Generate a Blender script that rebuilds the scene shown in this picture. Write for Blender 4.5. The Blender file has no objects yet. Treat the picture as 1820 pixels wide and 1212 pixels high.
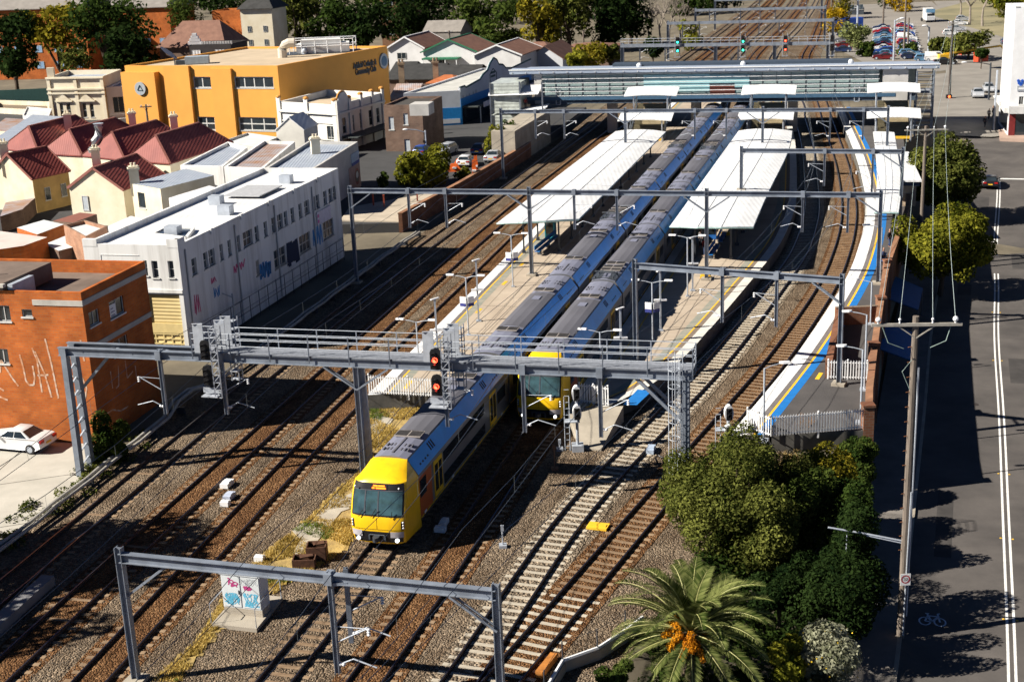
import bpy, bmesh, math, random
import numpy as np
from mathutils import Vector, Matrix
rad = math.radians
random.seed(7); RNG = np.random.default_rng(11)
SC = bpy.context.scene
COL = SC.collection

# ------------------------------------------------------------------ camera (measured from the photograph)
FPX, PITCH, ROLL, HCAM = 2420.0, rad(17.0), rad(-2.385), 30.6
_cp, _sp, _c, _s = math.cos(PITCH), math.sin(PITCH), math.cos(ROLL), math.sin(ROLL)
_R0 = np.array([[1, 0, 0], [0, -_sp, -_cp], [0, _cp, -_sp]], float)
RM = np.array([[_c, -_s, 0], [_s, _c, 0], [0, 0, 1]]) @ _R0
def ray(x, y): return RM.T @ np.array([(x - 910) / FPX, (y - 606) / FPX, 1.0])
def at(x, y, z=0.0):            # survey: the world point at height z seen at photo pixel (x, y)
    d = ray(x, y); t = (z - HCAM) / d[2]
    return Vector((d[0] * t, d[1] * t, z))
def aty(x, y, Y):               # the world point at distance Y seen at photo pixel (x, y)
    d = ray(x, y); t = Y / d[1]
    return Vector((d[0] * t, Y, HCAM + d[2] * t))
cam_d = bpy.data.cameras.new("camera"); cam = bpy.data.objects.new("camera", cam_d); COL.objects.link(cam)
rx, ry, rz = RM[0], -RM[1], -RM[2]
cam.matrix_world = Matrix(((rx[0], ry[0], rz[0], 0), (rx[1], ry[1], rz[1], 0), (rx[2], ry[2], rz[2], HCAM), (0, 0, 0, 1)))
cam_d.sensor_width = 36; cam_d.sensor_fit = 'HORIZONTAL'; cam_d.lens = FPX / 1820 * 36
cam_d.clip_start = 0.5; cam_d.clip_end = 4000
cam_d.dof.use_dof = True; cam_d.dof.focus_distance = 82; cam_d.dof.aperture_fstop = 0.9
SC.camera = cam

# ------------------------------------------------------------------ light
SUN_EL, SUN_AZ = rad(36.5), rad(11)           # light travels towards +X, a little towards +Y
W = bpy.data.worlds.new("World"); SC.world = W; W.use_nodes = True
nt = W.node_tree; bg = nt.nodes['Background']
sky = nt.nodes.new('ShaderNodeTexSky'); sky.sky_type = 'NISHITA'; sky.sun_disc = False
tosun = Vector((-math.cos(SUN_AZ) * math.cos(SUN_EL), -math.sin(SUN_AZ) * math.cos(SUN_EL), math.sin(SUN_EL)))
sky.sun_elevation = SUN_EL; sky.sun_rotation = math.atan2(tosun.x, tosun.y)
sky.air_density = 0.25; sky.dust_density = 0.0; sky.ozone_density = 4.0
nt.links.new(sky.outputs[0], bg.inputs[0]); bg.inputs[1].default_value = 0.05
sl = bpy.data.lights.new("sun", 'SUN'); so = bpy.data.objects.new("sun", sl); COL.objects.link(so)
sl.energy = 5.0; sl.angle = rad(0.5); sl.color = (1.0, 0.93, 0.82)
so.rotation_euler = (-tosun).to_track_quat('-Z', 'Y').to_euler()
SC.view_settings.view_transform = 'Standard'; SC.view_settings.look = 'None'
SC.view_settings.exposure = 0.98; SC.view_settings.gamma = 1
SC.render.engine = 'CYCLES'
cy = SC.cycles
cy.use_denoising = True; cy.max_bounces = 5; cy.diffuse_bounces = 1; cy.glossy_bounces = 2; cy.transmission_bounces = 3
cy.transparent_max_bounces = 8; cy.caustics_reflective = False; cy.caustics_refractive = False

# ------------------------------------------------------------------ materials
MATS = {}
def pmat(name, col, rough=0.6, metal=0.0, var=0.12, scale=3.0, col2=None, bump=0.0, bscale=20.0, spec=0.4, streak=None, detail=5.0, space='Object', thresh=(0.35, 0.7)):
    """a Principled surface whose colour wanders between two tones with noise"""
    if name in MATS: return MATS[name]
    m = bpy.data.materials.new(name); m.use_nodes = True; n = m.node_tree.nodes; L = m.node_tree.links
    b = n['Principled BSDF']; b.inputs['Roughness'].default_value = rough; b.inputs['Metallic'].default_value = metal
    b.inputs['Specular IOR Level'].default_value = spec
    tc = n.new('ShaderNodeTexCoord'); mp = n.new('ShaderNodeMapping'); L.new(tc.outputs[space], mp.inputs[0])
    if streak: mp.inputs['Scale'].default_value = streak
    no = n.new('ShaderNodeTexNoise'); no.inputs['Scale'].default_value = scale; no.inputs['Detail'].default_value = detail; no.inputs['Roughness'].default_value = 0.62
    L.new(mp.outputs[0], no.inputs[0])
    cr = n.new('ShaderNodeValToRGB'); cr.color_ramp.elements[0].position = thresh[0]; cr.color_ramp.elements[1].position = thresh[1]
    c2 = col2 if col2 else tuple(min(1, c * (1 + var)) for c in col)
    c1 = col if col2 else tuple(c * (1 - var) for c in col)
    cr.color_ramp.elements[0].color = (*c1, 1); cr.color_ramp.elements[1].color = (*c2, 1)
    L.new(no.outputs[0], cr.inputs[0]); L.new(cr.outputs[0], b.inputs['Base Color'])
    if bump:
        n2 = n.new('ShaderNodeTexNoise'); n2.inputs['Scale'].default_value = bscale; n2.inputs['Detail'].default_value = 3
        L.new(tc.outputs[space], n2.inputs[0]); bp = n.new('ShaderNodeBump'); bp.inputs['Strength'].default_value = bump; bp.inputs['Distance'].default_value = 0.06
        L.new(n2.outputs[0], bp.inputs['Height']); L.new(bp.outputs[0], b.inputs['Normal'])
    MATS[name] = m; return m
def emat(name, col, strength):
    if name in MATS: return MATS[name]
    m = bpy.data.materials.new(name); m.use_nodes = True
    b = m.node_tree.nodes['Principled BSDF']; b.inputs['Base Color'].default_value = (*col, 1)
    b.inputs['Emission Color'].default_value = (*col, 1); b.inputs['Emission Strength'].default_value = strength
    MATS[name] = m; return m
def ballast_mat(name, ca, cb, cc, big=0.35, cell=9.0):
    if name in MATS: return MATS[name]
    m = bpy.data.materials.new(name); m.use_nodes = True; n = m.node_tree.nodes; L = m.node_tree.links
    b = n['Principled BSDF']; b.inputs['Roughness'].default_value = 0.95; b.inputs['Specular IOR Level'].default_value = 0.1
    tc = n.new('ShaderNodeTexCoord')
    vo = n.new('ShaderNodeTexVoronoi'); vo.inputs['Scale'].default_value = cell; vo.feature = 'F1'; L.new(tc.outputs['Object'], vo.inputs['Vector'])
    sx = n.new('ShaderNodeSeparateColor'); L.new(vo.outputs['Color'], sx.inputs[0])
    cr = n.new('ShaderNodeValToRGB'); e = cr.color_ramp.elements
    e[0].position = 0.0; e[0].color = (*[c * 0.6 for c in ca], 1); e[1].position = 1.0; e[1].color = (*[c * 1.12 for c in cb], 1)
    mid = cr.color_ramp.elements.new(0.5); mid.color = (*ca, 1)
    L.new(sx.outputs[0], cr.inputs[0])
    no = n.new('ShaderNodeTexNoise'); no.inputs['Scale'].default_value = big; no.inputs['Detail'].default_value = 8; no.inputs['Roughness'].default_value = 0.7; L.new(tc.outputs['Object'], no.inputs[0])
    r2 = n.new('ShaderNodeValToRGB'); r2.color_ramp.elements[0].position = 0.42; r2.color_ramp.elements[1].position = 0.62
    L.new(no.outputs[0], r2.inputs[0])
    mx = n.new('ShaderNodeMix'); mx.data_type = 'RGBA'; mx.blend_type = 'MULTIPLY'; mx.inputs[0].default_value = 0.85
    L.new(cr.outputs[0], mx.inputs[6])
    r2.color_ramp.elements[0].color = (*cc, 1); r2.color_ramp.elements[1].color = (1, 0.97, 0.92, 1)
    L.new(r2.outputs[0], mx.inputs[7]); L.new(mx.outputs[2], b.inputs['Base Color'])
    bp = n.new('ShaderNodeBump'); bp.inputs['Strength'].default_value = 1.0; bp.inputs['Distance'].default_value = 0.12
    L.new(vo.outputs['Distance'], bp.inputs['Height']); bp.invert = True; L.new(bp.outputs[0], b.inputs['Normal'])
    MATS[name] = m; return m
def brick_mat(name, c1, c2, mortar, sc=1.0):
    if name in MATS: return MATS[name]
    m = bpy.data.materials.new(name); m.use_nodes = True; n = m.node_tree.nodes; L = m.node_tree.links
    b = n['Principled BSDF']; b.inputs['Roughness'].default_value = 0.9; b.inputs['Specular IOR Level'].default_value = 0.15
    tc = n.new('ShaderNodeTexCoord'); sp = n.new('ShaderNodeSeparateXYZ'); L.new(tc.outputs['Object'], sp.inputs[0])
    ad = n.new('ShaderNodeMath'); ad.operation = 'SUBTRACT'; L.new(sp.outputs[0], ad.inputs[0]); L.new(sp.outputs[1], ad.inputs[1])
    cb = n.new('ShaderNodeCombineXYZ'); L.new(ad.outputs[0], cb.inputs[0]); L.new(sp.outputs[2], cb.inputs[1])
    br = n.new('ShaderNodeTexBrick'); br.inputs['Scale'].default_value = sc; br.inputs['Color1'].default_value = (*c1, 1); br.inputs['Color2'].default_value = (*c2, 1)
    br.inputs['Mortar'].default_value = (*mortar, 1); br.inputs['Brick Width'].default_value = 0.46; br.inputs['Row Height'].default_value = 0.17; br.inputs['Mortar Size'].default_value = 0.014
    L.new(cb.outputs[0], br.inputs[0])
    no = n.new('ShaderNodeTexNoise'); no.inputs['Scale'].default_value = 0.6; no.inputs['Detail'].default_value = 8; L.new(tc.outputs['Object'], no.inputs[0])
    r = n.new('ShaderNodeValToRGB'); r.color_ramp.elements[0].position = 0.35; r.color_ramp.elements[0].color = (0.62, 0.6, 0.6, 1); r.color_ramp.elements[1].position = 0.65; r.color_ramp.elements[1].color = (1.1, 1.05, 1, 1)
    L.new(no.outputs[0], r.inputs[0])
    mx = n.new('ShaderNodeMix'); mx.data_type = 'RGBA'; mx.blend_type = 'MULTIPLY'; mx.inputs[0].default_value = 0.8
    L.new(br.outputs[0], mx.inputs[6]); L.new(r.outputs[0], mx.inputs[7]); L.new(mx.outputs[2], b.inputs['Base Color'])
    MATS[name] = m; return m
def ribs_mat(name, col, axis=0, pitch=0.2, rough=0.5, metal=0.0, var=0.15, col2=None, nscale=0.8, bs=0.7):
    """sheet with fine ribs along an axis (corrugated iron, louvres, roller door)"""
    m = pmat(name, col, rough, metal, var, nscale, col2)
    n = m.node_tree.nodes; L = m.node_tree.links
    tc = n.new('ShaderNodeTexCoord'); wv = n.new('ShaderNodeTexWave'); wv.bands_direction = 'XYZ'[axis]; wv.inputs['Scale'].default_value = 0.314 / pitch
    L.new(tc.outputs['Object'], wv.inputs[0]); bp = n.new('ShaderNodeBump'); bp.inputs['Strength'].default_value = bs; bp.inputs['Distance'].default_value = 0.04
    L.new(wv.outputs[0], bp.inputs['Height']); L.new(bp.outputs[0], n['Principled BSDF'].inputs['Normal'])
    return m
def leaf_mat(name, dark, light, trans=0.35):
    if name in MATS: return MATS[name]
    m = bpy.data.materials.new(name); m.use_nodes = True; n = m.node_tree.nodes; L = m.node_tree.links
    n.remove(n['Principled BSDF']); out = n['Material Output']
    ge = n.new('ShaderNodeNewGeometry'); tc = n.new('ShaderNodeTexCoord')
    no = n.new('ShaderNodeTexNoise'); no.inputs['Scale'].default_value = 0.55; no.inputs['Detail'].default_value = 2; L.new(tc.outputs['Object'], no.inputs[0])
    ma = n.new('ShaderNodeMath'); ma.operation = 'ADD'; mb = n.new('ShaderNodeMath'); mb.operation = 'MULTIPLY'; mb.inputs[1].default_value = 0.55
    L.new(ge.outputs['Random Per Island'], mb.inputs[0]); L.new(mb.outputs[0], ma.inputs[0]); 
    m3 = n.new('ShaderNodeMath'); m3.operation = 'MULTIPLY_ADD'; m3.inputs[1].default_value = 1.6; m3.inputs[2].default_value = -0.6; L.new(no.outputs[0], m3.inputs[0]); L.new(m3.outputs[0], ma.inputs[1])
    cr = n.new('ShaderNodeValToRGB'); cr.color_ramp.elements[0].position = 0.1; cr.color_ramp.elements[0].color = (*dark, 1); cr.color_ramp.elements[1].position = 0.85; cr.color_ramp.elements[1].color = (*light, 1)
    L.new(ma.outputs[0], cr.inputs[0])
    d = n.new('ShaderNodeBsdfDiffuse'); t = n.new('ShaderNodeBsdfTranslucent'); mx = n.new('ShaderNodeMixShader'); mx.inputs[0].default_value = trans
    L.new(cr.outputs[0], d.inputs[0]); L.new(cr.outputs[0], t.inputs[0]); L.new(d.outputs[0], mx.inputs[1]); L.new(t.outputs[0], mx.inputs[2]); L.new(mx.outputs[0], out.inputs[0])
    MATS[name] = m; return m
def glass_mat(name, tint, alpha, rough=0.05):
    if name in MATS: return MATS[name]
    m = bpy.data.materials.new(name); m.use_nodes = True; n = m.node_tree.nodes; L = m.node_tree.links
    n.remove(n['Principled BSDF']); out = n['Material Output']
    tr = n.new('ShaderNodeBsdfTransparent'); tr.inputs[0].default_value = (*[0.55 + 0.45 * c for c in tint], 1)
    df = n.new('ShaderNodeBsdfPrincipled'); df.inputs['Base Color'].default_value = (*tint, 1); df.inputs['Roughness'].default_value = rough
    no = n.new('ShaderNodeTexNoise'); no.inputs['Scale'].default_value = 0.4; tc = n.new('ShaderNodeTexCoord'); L.new(tc.outputs['Object'], no.inputs[0])
    mr = n.new('ShaderNodeMapRange'); mr.inputs[3].default_value = alpha - 0.12; mr.inputs[4].default_value = alpha + 0.12; L.new(no.outputs[0], mr.inputs[0])
    mx = n.new('ShaderNodeMixShader'); L.new(mr.outputs[0], mx.inputs[0]); L.new(tr.outputs[0], mx.inputs[1]); L.new(df.outputs[0], mx.inputs[2]); L.new(mx.outputs[0], out.inputs[0])
    MATS[name] = m; return m

STEEL = pmat('galvanised steel', (0.21, 0.24, 0.29), 0.45, 0.15, 0.22, 1.2)
STEELD = pmat('dark steel', (0.06, 0.07, 0.085), 0.5, 0.1, 0.25, 1.5)
STEELL = pmat('pale steel', (0.42, 0.46, 0.52), 0.45, 0.1, 0.15, 1.5)
WHITE = pmat('white paint', (0.78, 0.79, 0.80), 0.5, 0, 0.06, 1.0)
OFFW = pmat('weathered white', (0.62, 0.62, 0.61), 0.7, 0, 0.14, 0.7, streak=(1, 1, 0.3))
BLACK = pmat('black', (0.012, 0.012, 0.014), 0.4, 0, 0.3, 3)
RUBBER = pmat('rubber', (0.02, 0.02, 0.022), 0.8, 0, 0.2, 3)
GLASSD = pmat('dark glass', (0.02, 0.028, 0.035), 0.08, 0, 0.3, 0.7, spec=0.7)
RAILM = pmat('rail steel', (0.075, 0.052, 0.045), 0.5, 0.15, 0.3, 2.0)
RAILTOP = pmat('rail head', (0.10, 0.10, 0.13), 0.22, 0.85, 0.15, 2.0)
CONC = pmat('concrete', (0.36, 0.32, 0.26), 0.9, 0, 0.2, 0.6, bump=0.15)
SLEEPC = pmat('concrete sleeper', (0.34, 0.30, 0.24), 0.95, 0, 0.2, 1.5, col2=(0.52, 0.47, 0.38))
SLEEPW = pmat('timber sleeper', (0.15, 0.095, 0.055), 0.95, 0, 0.35, 1.5, col2=(0.33, 0.23, 0.14))
YELLOW = pmat('yellow line paint', (0.80, 0.48, 0.03), 0.6, 0, 0.1, 2)
BLUE = pmat('blue tactile paint', (0.015, 0.17, 0.50), 0.6, 0, 0.12, 2)
PORC = pmat('porcelain', (0.75, 0.76, 0.78), 0.25, 0, 0.05, 2)
WOOD = pmat('weathered timber pole', (0.17, 0.14, 0.115), 0.9, 0, 0.3, 2.5, streak=(4, 4, 0.4))

# ------------------------------------------------------------------ mesh collector
OFF = {}
class MB:
    def __init__(self): self.v = []; self.f = []; self.mi = []; self.m = 0
    def add(self, vs, fs):
        b = len(self.v); self.v += [tuple(p) for p in vs]; self.f += [tuple(b + i for i in q) for q in fs]; self.mi += [self.m] * len(fs); return self
    def box(self, c, s, rz=0.0, rot=None):
        hx, hy, hz_ = s[0] / 2, s[1] / 2, s[2] / 2
        P = [Vector((x, y, z)) for z in (-hz_, hz_) for x, y in ((-hx, -hy), (hx, -hy), (hx, hy), (-hx, hy))]
        M = rot if rot is not None else Matrix.Rotation(rz, 3, 'Z')
        c = Vector(c)
        return self.add([M @ p + c for p in P], [(3, 2, 1, 0), (4, 5, 6, 7), (0, 1, 5, 4), (1, 2, 6, 5), (2, 3, 7, 6), (3, 0, 4, 7)])
    def beam(self, a, b, w, h, up=(0, 0, 1)):
        a = Vector(a); b = Vector(b); d = (b - a); L = d.length
        if L < 1e-6: return self
        d.normalize(); u = Vector(up)
        if abs(d.dot(u)) > 0.98: u = Vector((0, 1, 0))
        r = d.cross(u).normalized(); u = r.cross(d)
        P = [a + r * x + u * z for x, z in ((-w/2, -h/2), (w/2, -h/2), (w/2, h/2), (-w/2, h/2))] + [b + r * x + u * z for x, z in ((-w/2, -h/2), (w/2, -h/2), (w/2, h/2), (-w/2, h/2))]
        return self.add(P, [(0, 1, 2, 3), (7, 6, 5, 4), (0, 4, 5, 1), (1, 5, 6, 2), (2, 6, 7, 3), (3, 7, 4, 0)])
    def ibeam(self, a, b, w, h, t=0.03, up=(0, 0, 1)):
        a = Vector(a); b = Vector(b); d = (b - a).normalized(); u = Vector(up)
        if abs(d.dot(u)) > 0.98: u = Vector((0, 1, 0))
        r = d.cross(u).normalized(); u = r.cross(d)
        o = u * (h / 2 - t / 2)
        self.beam(a + o, b + o, w, t, u); self.beam(a - o, b - o, w, t, u); return self.beam(a, b, t, h - 2 * t, u)
    def tube(self, pts, r, n=6, r2=None, cap=True):
        pts = [Vector(p) for p in pts]; N = len(pts); ring = []
        for i, p in enumerate(pts):
            d = (pts[min(i + 1, N - 1)] - pts[max(i - 1, 0)]).normalized()
            u = Vector((0, 0, 1)) if abs(d.z) < 0.95 else Vector((0, 1, 0))
            s = d.cross(u).normalized(); u = s.cross(d)
            rr = r if r2 is None else r + (r2 - r) * i / max(1, N - 1)
            ring += [p + (s * math.cos(2 * math.pi * k / n) + u * math.sin(2 * math.pi * k / n)) * rr for k in range(n)]
        F = [(i * n + k, i * n + (k + 1) % n, (i + 1) * n + (k + 1) % n, (i + 1) * n + k) for i in range(N - 1) for k in range(n)]
        if cap: F += [tuple(range(n))[::-1], tuple((N - 1) * n + k for k in range(n))]
        return self.add(ring, F)
    def cyl(self, c, r, h, n=12, r2=None): return self.tube([c, Vector(c) + Vector((0, 0, h))], r, n, r2)
    def disc(self, c, nrm, r, t=0.05, n=20):
        c = Vector(c); nrm = Vector(nrm).normalized(); return self.tube([c, c + nrm * t], r, n)
    def quad(self, *p): return self.add(p, [tuple(range(len(p)))])
    def prism(self, poly, z0, z1, bottom=True):
        n = len(poly); P = [(p[0], p[1], z0) for p in poly] + [(p[0], p[1], z1) for p in poly]
        ar = sum(poly[i][0] * poly[(i + 1) % n][1] - poly[(i + 1) % n][0] * poly[i][1] for i in range(n))
        F = [(i, (i + 1) % n, n + (i + 1) % n, n + i) for i in range(n)] + [tuple(range(n, 2 * n))] + ([tuple(range(n))[::-1]] if bottom else [])
        if ar < 0: F = [q[::-1] for q in F]
        return self.add(P, F)
    def sphere(self, c, r, n=10, m=6, sq=(1, 1, 1)):
        c = Vector(c); P = [c + Vector((0, 0, -r * sq[2]))]
        for j in range(1, m):
            t = math.pi * j / m - math.pi / 2
            P += [c + Vector((math.cos(t) * math.cos(2 * math.pi * k / n) * r * sq[0], math.cos(t) * math.sin(2 * math.pi * k / n) * r * sq[1], math.sin(t) * r * sq[2])) for k in range(n)]
        P.append(c + Vector((0, 0, r * sq[2]))); F = [(0, 1 + (k + 1) % n, 1 + k) for k in range(n)]
        for j in range(m - 2): F += [(1 + j * n + k, 1 + j * n + (k + 1) % n, 1 + (j + 1) * n + (k + 1) % n, 1 + (j + 1) * n + k) for k in range(n)]
        F += [(1 + (m - 2) * n + k, 1 + (m - 2) * n + (k + 1) % n, len(P) - 1) for k in range(n)]
        return self.add(P, F)
    def loft(self, rings, close=True, caps=True):
        n = len(rings[0]); P = [p for r_ in rings for p in r_]; F = []
        for i in range(len(rings) - 1):
            for k in range(n if close else n - 1): F.append((i * n + k, i * n + (k + 1) % n, (i + 1) * n + (k + 1) % n, (i + 1) * n + k))
        if caps: F += [tuple(range(n))[::-1], tuple((len(rings) - 1) * n + k for k in range(n))]
        return self.add(P, F)
    def build(self, name, mat, parent=None, kind=None, smooth=False, label=None, loc=None):
        me = bpy.data.meshes.new(name); o = bpy.data.objects.new(name, me); COL.objects.link(o)
        off = Vector(loc) if loc is not None else (OFF.get(parent.name, Vector((0, 0, 0))) if parent else Vector((0, 0, 0)))
        OFF[o.name] = off
        me.from_pydata([(p[0] - off[0], p[1] - off[1], p[2] - off[2]) for p in self.v], [], self.f)
        for m in (mat if isinstance(mat, (list, tuple)) else [mat]): me.materials.append(m)
        if isinstance(mat, (list, tuple)) and len(mat) > 1: me.polygons.foreach_set('material_index', self.mi)
        if smooth:
            me.polygons.foreach_set('use_smooth', [True] * len(self.f))
        me.update()
        if parent: o.parent = parent
        elif loc is not None: o.location = off
        if kind: o['kind'] = kind
        if label: o['label'] = label
        return o
def tag(o, label, cat, group=None):
    o['label'] = label; o['category'] = cat
    if group: o['group'] = group
    return o
def thing(name, label, cat, loc=(0, 0, 0), group=None):
    o = bpy.data.objects.new(name, None); COL.objects.link(o); o.location = loc; o.empty_display_size = 0.3
    OFF[o.name] = Vector(loc); tag(o, label, cat, group); return o
def dup(root, loc, rotz=0.0, label=None, group=None, scale=None, swap=None):
    def cp(o, par):
        c = o.copy(); COL.objects.link(c); c.parent = par
        if swap and o.type == 'MESH' and o.data.materials and o.data.materials[0] in swap:
            c.material_slots[0].link = 'OBJECT'; c.material_slots[0].material = swap[o.data.materials[0]]
        for ch in list(o.children): cp(ch, c)
        return c
    r = cp(root, None); r.location = loc; r.rotation_euler = (0, 0, rotz)
    if scale: r.scale = (scale,) * 3 if not isinstance(scale, tuple) else scale
    if label: r['label'] = label
    if group: r['group'] = group
    return r
def font_mesh(ob):
    dg = bpy.context.evaluated_depsgraph_get(); me = bpy.data.meshes.new_from_object(ob.evaluated_get(dg)); o = bpy.data.objects.new(ob.name, me); COL.objects.link(o); o.parent = ob.parent; o.matrix_local = ob.matrix_local.copy(); nm = ob.name; bpy.data.objects.remove(ob); o.name = nm; return o
def drop(root):                                  # a prototype that is not itself placed
    for ch in list(root.children): drop(ch)
    bpy.data.objects.remove(root)

# ------------------------------------------------------------------ paths
class Path:
    def __init__(self, pts, step=1.0):
        P = [Vector((p[0], p[1])) for p in pts]; Q = []
        for i in range(len(P) - 1):
            p0 = P[max(i - 1, 0)]; p1 = P[i]; p2 = P[i + 1]; p3 = P[min(i + 2, len(P) - 1)]
            n = max(2, int((p2 - p1).length / step))
            for k in range(n):
                t = k / n
                Q.append(0.5 * ((2 * p1) + (p2 - p0) * t + (2 * p0 - 5 * p1 + 4 * p2 - p3) * t * t + (3 * p1 - p0 - 3 * p2 + p3) * t ** 3))
        Q.append(P[-1])
        for _ in range(14): Q = [Q[0]] + [(Q[i - 1] + Q[i] * 2 + Q[i + 1]) / 4 for i in range(1, len(Q) - 1)] + [Q[-1]]
        self.q = Q; self.s = [0.0]
        for a, b in zip(Q, Q[1:]): self.s.append(self.s[-1] + (b - a).length)
        self.L = self.s[-1]
    def pos(self, s):
        s = min(max(s, 0), self.L); import bisect
        i = min(max(bisect.bisect_right(self.s, s) - 1, 0), len(self.q) - 2)
        t = (s - self.s[i]) / max(1e-6, self.s[i + 1] - self.s[i]); return self.q[i].lerp(self.q[i + 1], t)
    def dir(self, s): return (self.pos(s + 0.6) - self.pos(s - 0.6)).normalized()
    def off(self, s, d):                          # d metres to the right of the path
        t = self.dir(s); return self.pos(s) + Vector((t.y, -t.x)) * d
    def s_at_y(self, y): 
        lo, hi = 0, self.L
        for _ in range(40):
            m = (lo + hi) / 2
            if self.pos(m).y < y: lo = m
            else: hi = m
        return lo
    def ribbon(self, mb, s0, s1, d0, d1, z, step=2.0, z1=None):
        n = max(1, int((s1 - s0) / step)); P = []
        for i in range(n + 1):
            s = s0 + (s1 - s0) * i / n; a = self.off(s, d0); b = self.off(s, d1); P += [(a.x, a.y, z), (b.x, b.y, z if z1 is None else z1)]
        return mb.add(P, [(2 * i, 2 * i + 1, 2 * i + 3, 2 * i + 2) for i in range(n)])
    def bar(self, mb, s0, s1, d, w, z0, z1, step=2.0):
        n = max(1, int((s1 - s0) / step)); R_ = []
        for i in range(n + 1):
            s = s0 + (s1 - s0) * i / n; a = self.off(s, d - w / 2); b = self.off(s, d + w / 2)
            R_.append([(a.x, a.y, z0), (b.x, b.y, z0), (b.x, b.y, z1), (a.x, a.y, z1)])
        return mb.loft(R_)
def pj(p):
    q = RM @ (np.array([p[0], p[1], p[2]]) - np.array([0, 0, HCAM])); return 910 + FPX * q[0] / q[2], 606 + FPX * q[1] / q[2]
# ================================================================== GROUND
def lerp_tab(tab, y):
    if y <= tab[0][0]: return tab[0][1]
    for (a, b), (c, d) in zip(tab, tab[1:]):
        if y <= c: return b + (d - b) * (y - a) / (c - a)
    return tab[-1][1]
WALLX = [(76, 20.9), (89.8, 25.1), (108, 30.8), (131.5, 39.4), (155, 46.5), (180, 53.2), (200, 58), (215, 62)]
TOPX = [(20, -10), (40, -1.5), (50, 3.2), (62, 9), (70, 13.5), (75.5, 20.3), (76, 21.0)] + [(y, x + 0.1) for y, x in WALLX[1:]]
BOTX = [(20, 1), (40, 9.6), (50, 13.2), (55.4, 15.0), (67, 18.3), (75.5, 21.3), (76, 21.3)] + [(y, x + 0.3) for y, x in WALLX[1:]]
def zroad(y): return lerp_tab([(0, -3.2), (135, -3.2), (190, 0.0), (1000, 0.0)], y)
ys = [-60, 0, 20, 30, 40, 45, 50, 55, 60, 65, 70, 75.5, 76, 83, 90, 99, 108, 120, 131.5, 140, 150, 160, 170, 180, 190, 200, 215, 300, 500, 900, 2500]
P = []; 
for y in ys:
    a, b = lerp_tab(TOPX, y), lerp_tab(BOTX, y); z = zroad(y) - 0.06
    if y > 215: a += (y - 215) * .26; b += (y - 215) * .26
    P += [(-2500, y, -0.03), (a, y, -0.03), (b, y, z), (2500, y, z)]
g = MB(); g.add(P, [(4 * i + k, 4 * i + k + 1, 4 * i + k + 5, 4 * i + k + 4) for i in range(len(ys) - 1) for k in range(3)])
GROUND = pmat('earth', (0.10, 0.085, 0.06), 0.95, 0, 0.3, 0.15, col2=(0.20, 0.17, 0.12), bump=0.3, bscale=3)
g.build('ground', GROUND, kind='structure')

# railway ballast: one sheet over the corridor
BALL = ballast_mat('ballast', (0.19, 0.148, 0.108), (0.31, 0.245, 0.18), (0.52, 0.46, 0.40), 0.33, 11.0)
BEDR = ballast_mat('rusty ballast', (0.17, 0.09, 0.042), (0.27, 0.155, 0.078), (0.52, 0.44, 0.38), 0.6, 11.0)
BEDL = ballast_mat('pale ballast', (0.20, 0.165, 0.125), (0.38, 0.315, 0.24), (0.7, 0.65, 0.6), 0.4, 8.0)
TR = {
 'T1': [(-33.5, 28), (-28.8, 48), (-25.7, 60.9), (-23.3, 71.5), (-20.2, 85.2), (-17.8, 94.9), (-13.5, 112.2), (-9, 130.1), (-5.5, 142.8), (-2.6, 152.9), (2.0, 169.5), (5.9, 183.7), (12.7, 207.7), (19, 232), (38, 300), (63, 390), (89, 487), (118, 600)],
 'T2': [(-28.6, 28), (-24.2, 48), (-21.5, 60), (-19, 70.4), (-16.2, 82), (-13.4, 93.7), (-11.2, 102.5), (-4.7, 129), (-1.1, 142.8), (3, 158.3), (9.4, 180.5), (17, 208), (23.5, 232), (42.2, 300), (67.3, 390), (93.3, 487), (122, 600)],
 'T3': [(-24.2, 28), (-19.7, 48), (-17.1, 60), (-14.9, 70.3), (-12.4, 81.5), (-9.6, 93), (-7.4, 101.5), (-.5, 129), (2.9, 143), (6.9, 158.5), (13.6, 182), (21, 208), (27.5, 232), (46.3, 300), (71.5, 390), (97.6, 487), (126, 600)],
 'T4': [(-17.2, 28), (-11.7, 48), (-7.25, 63.8), (-2.1, 82), (4.1, 103.4), (9.8, 124), (15.1, 142.8), (20.3, 161.5), (26, 182), (33, 208), (39, 232), (50.4, 300), (75.8, 390), (102, 487), (130, 600)],
 'T5': [(-13.3, 28), (-7.75, 48), (-3.5, 62.6), (1.8, 82), (7.5, 101.8), (13.2, 121.8), (19.1, 142.8), (24.4, 161.3), (30.2, 182), (37.2, 208), (42.9, 232), (54.5, 300), (80.1, 390), (106.3, 487), (134, 600)],
 'T6': [(-11.2, 28), (-3.8, 48), (-0.2, 58.5), (3.3, 68.2), (9.7, 82), (14.8, 93), (23.5, 114.3), (27.4, 124.5), (30.6, 135.2), (33.2, 145.3), (39.2, 174), (42.7, 192.4), (46.3, 213), (50, 232), (58.8, 299), (84.5, 390), (110.6, 487), (139, 600)],
 'T7': [(-11.2, 28), (-2.3, 48), (2.2, 57.5), (7.2, 68), (13, 80), (18.8, 92.2), (26.7, 111), (31, 123.4), (33.7, 132.1), (37, 144.5), (42, 167.7), (46.4, 191.4), (50.4, 213), (54, 232), (65.3, 296), (77, 340), (90.5, 392), (115.5, 487), (143, 600)]}
PT = {k: Path(v) for k, v in TR.items()}
def px_at(path, d, y):
    s = path.s_at_y(y); p = path.off(s, d)
    for _ in range(3):
        s += (y - p.y); p = path.off(s, d)
    return p.x
b = MB(); P = []
ysb = list(range(26, 100, 4)) + list(range(100, 480, 10))
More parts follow.
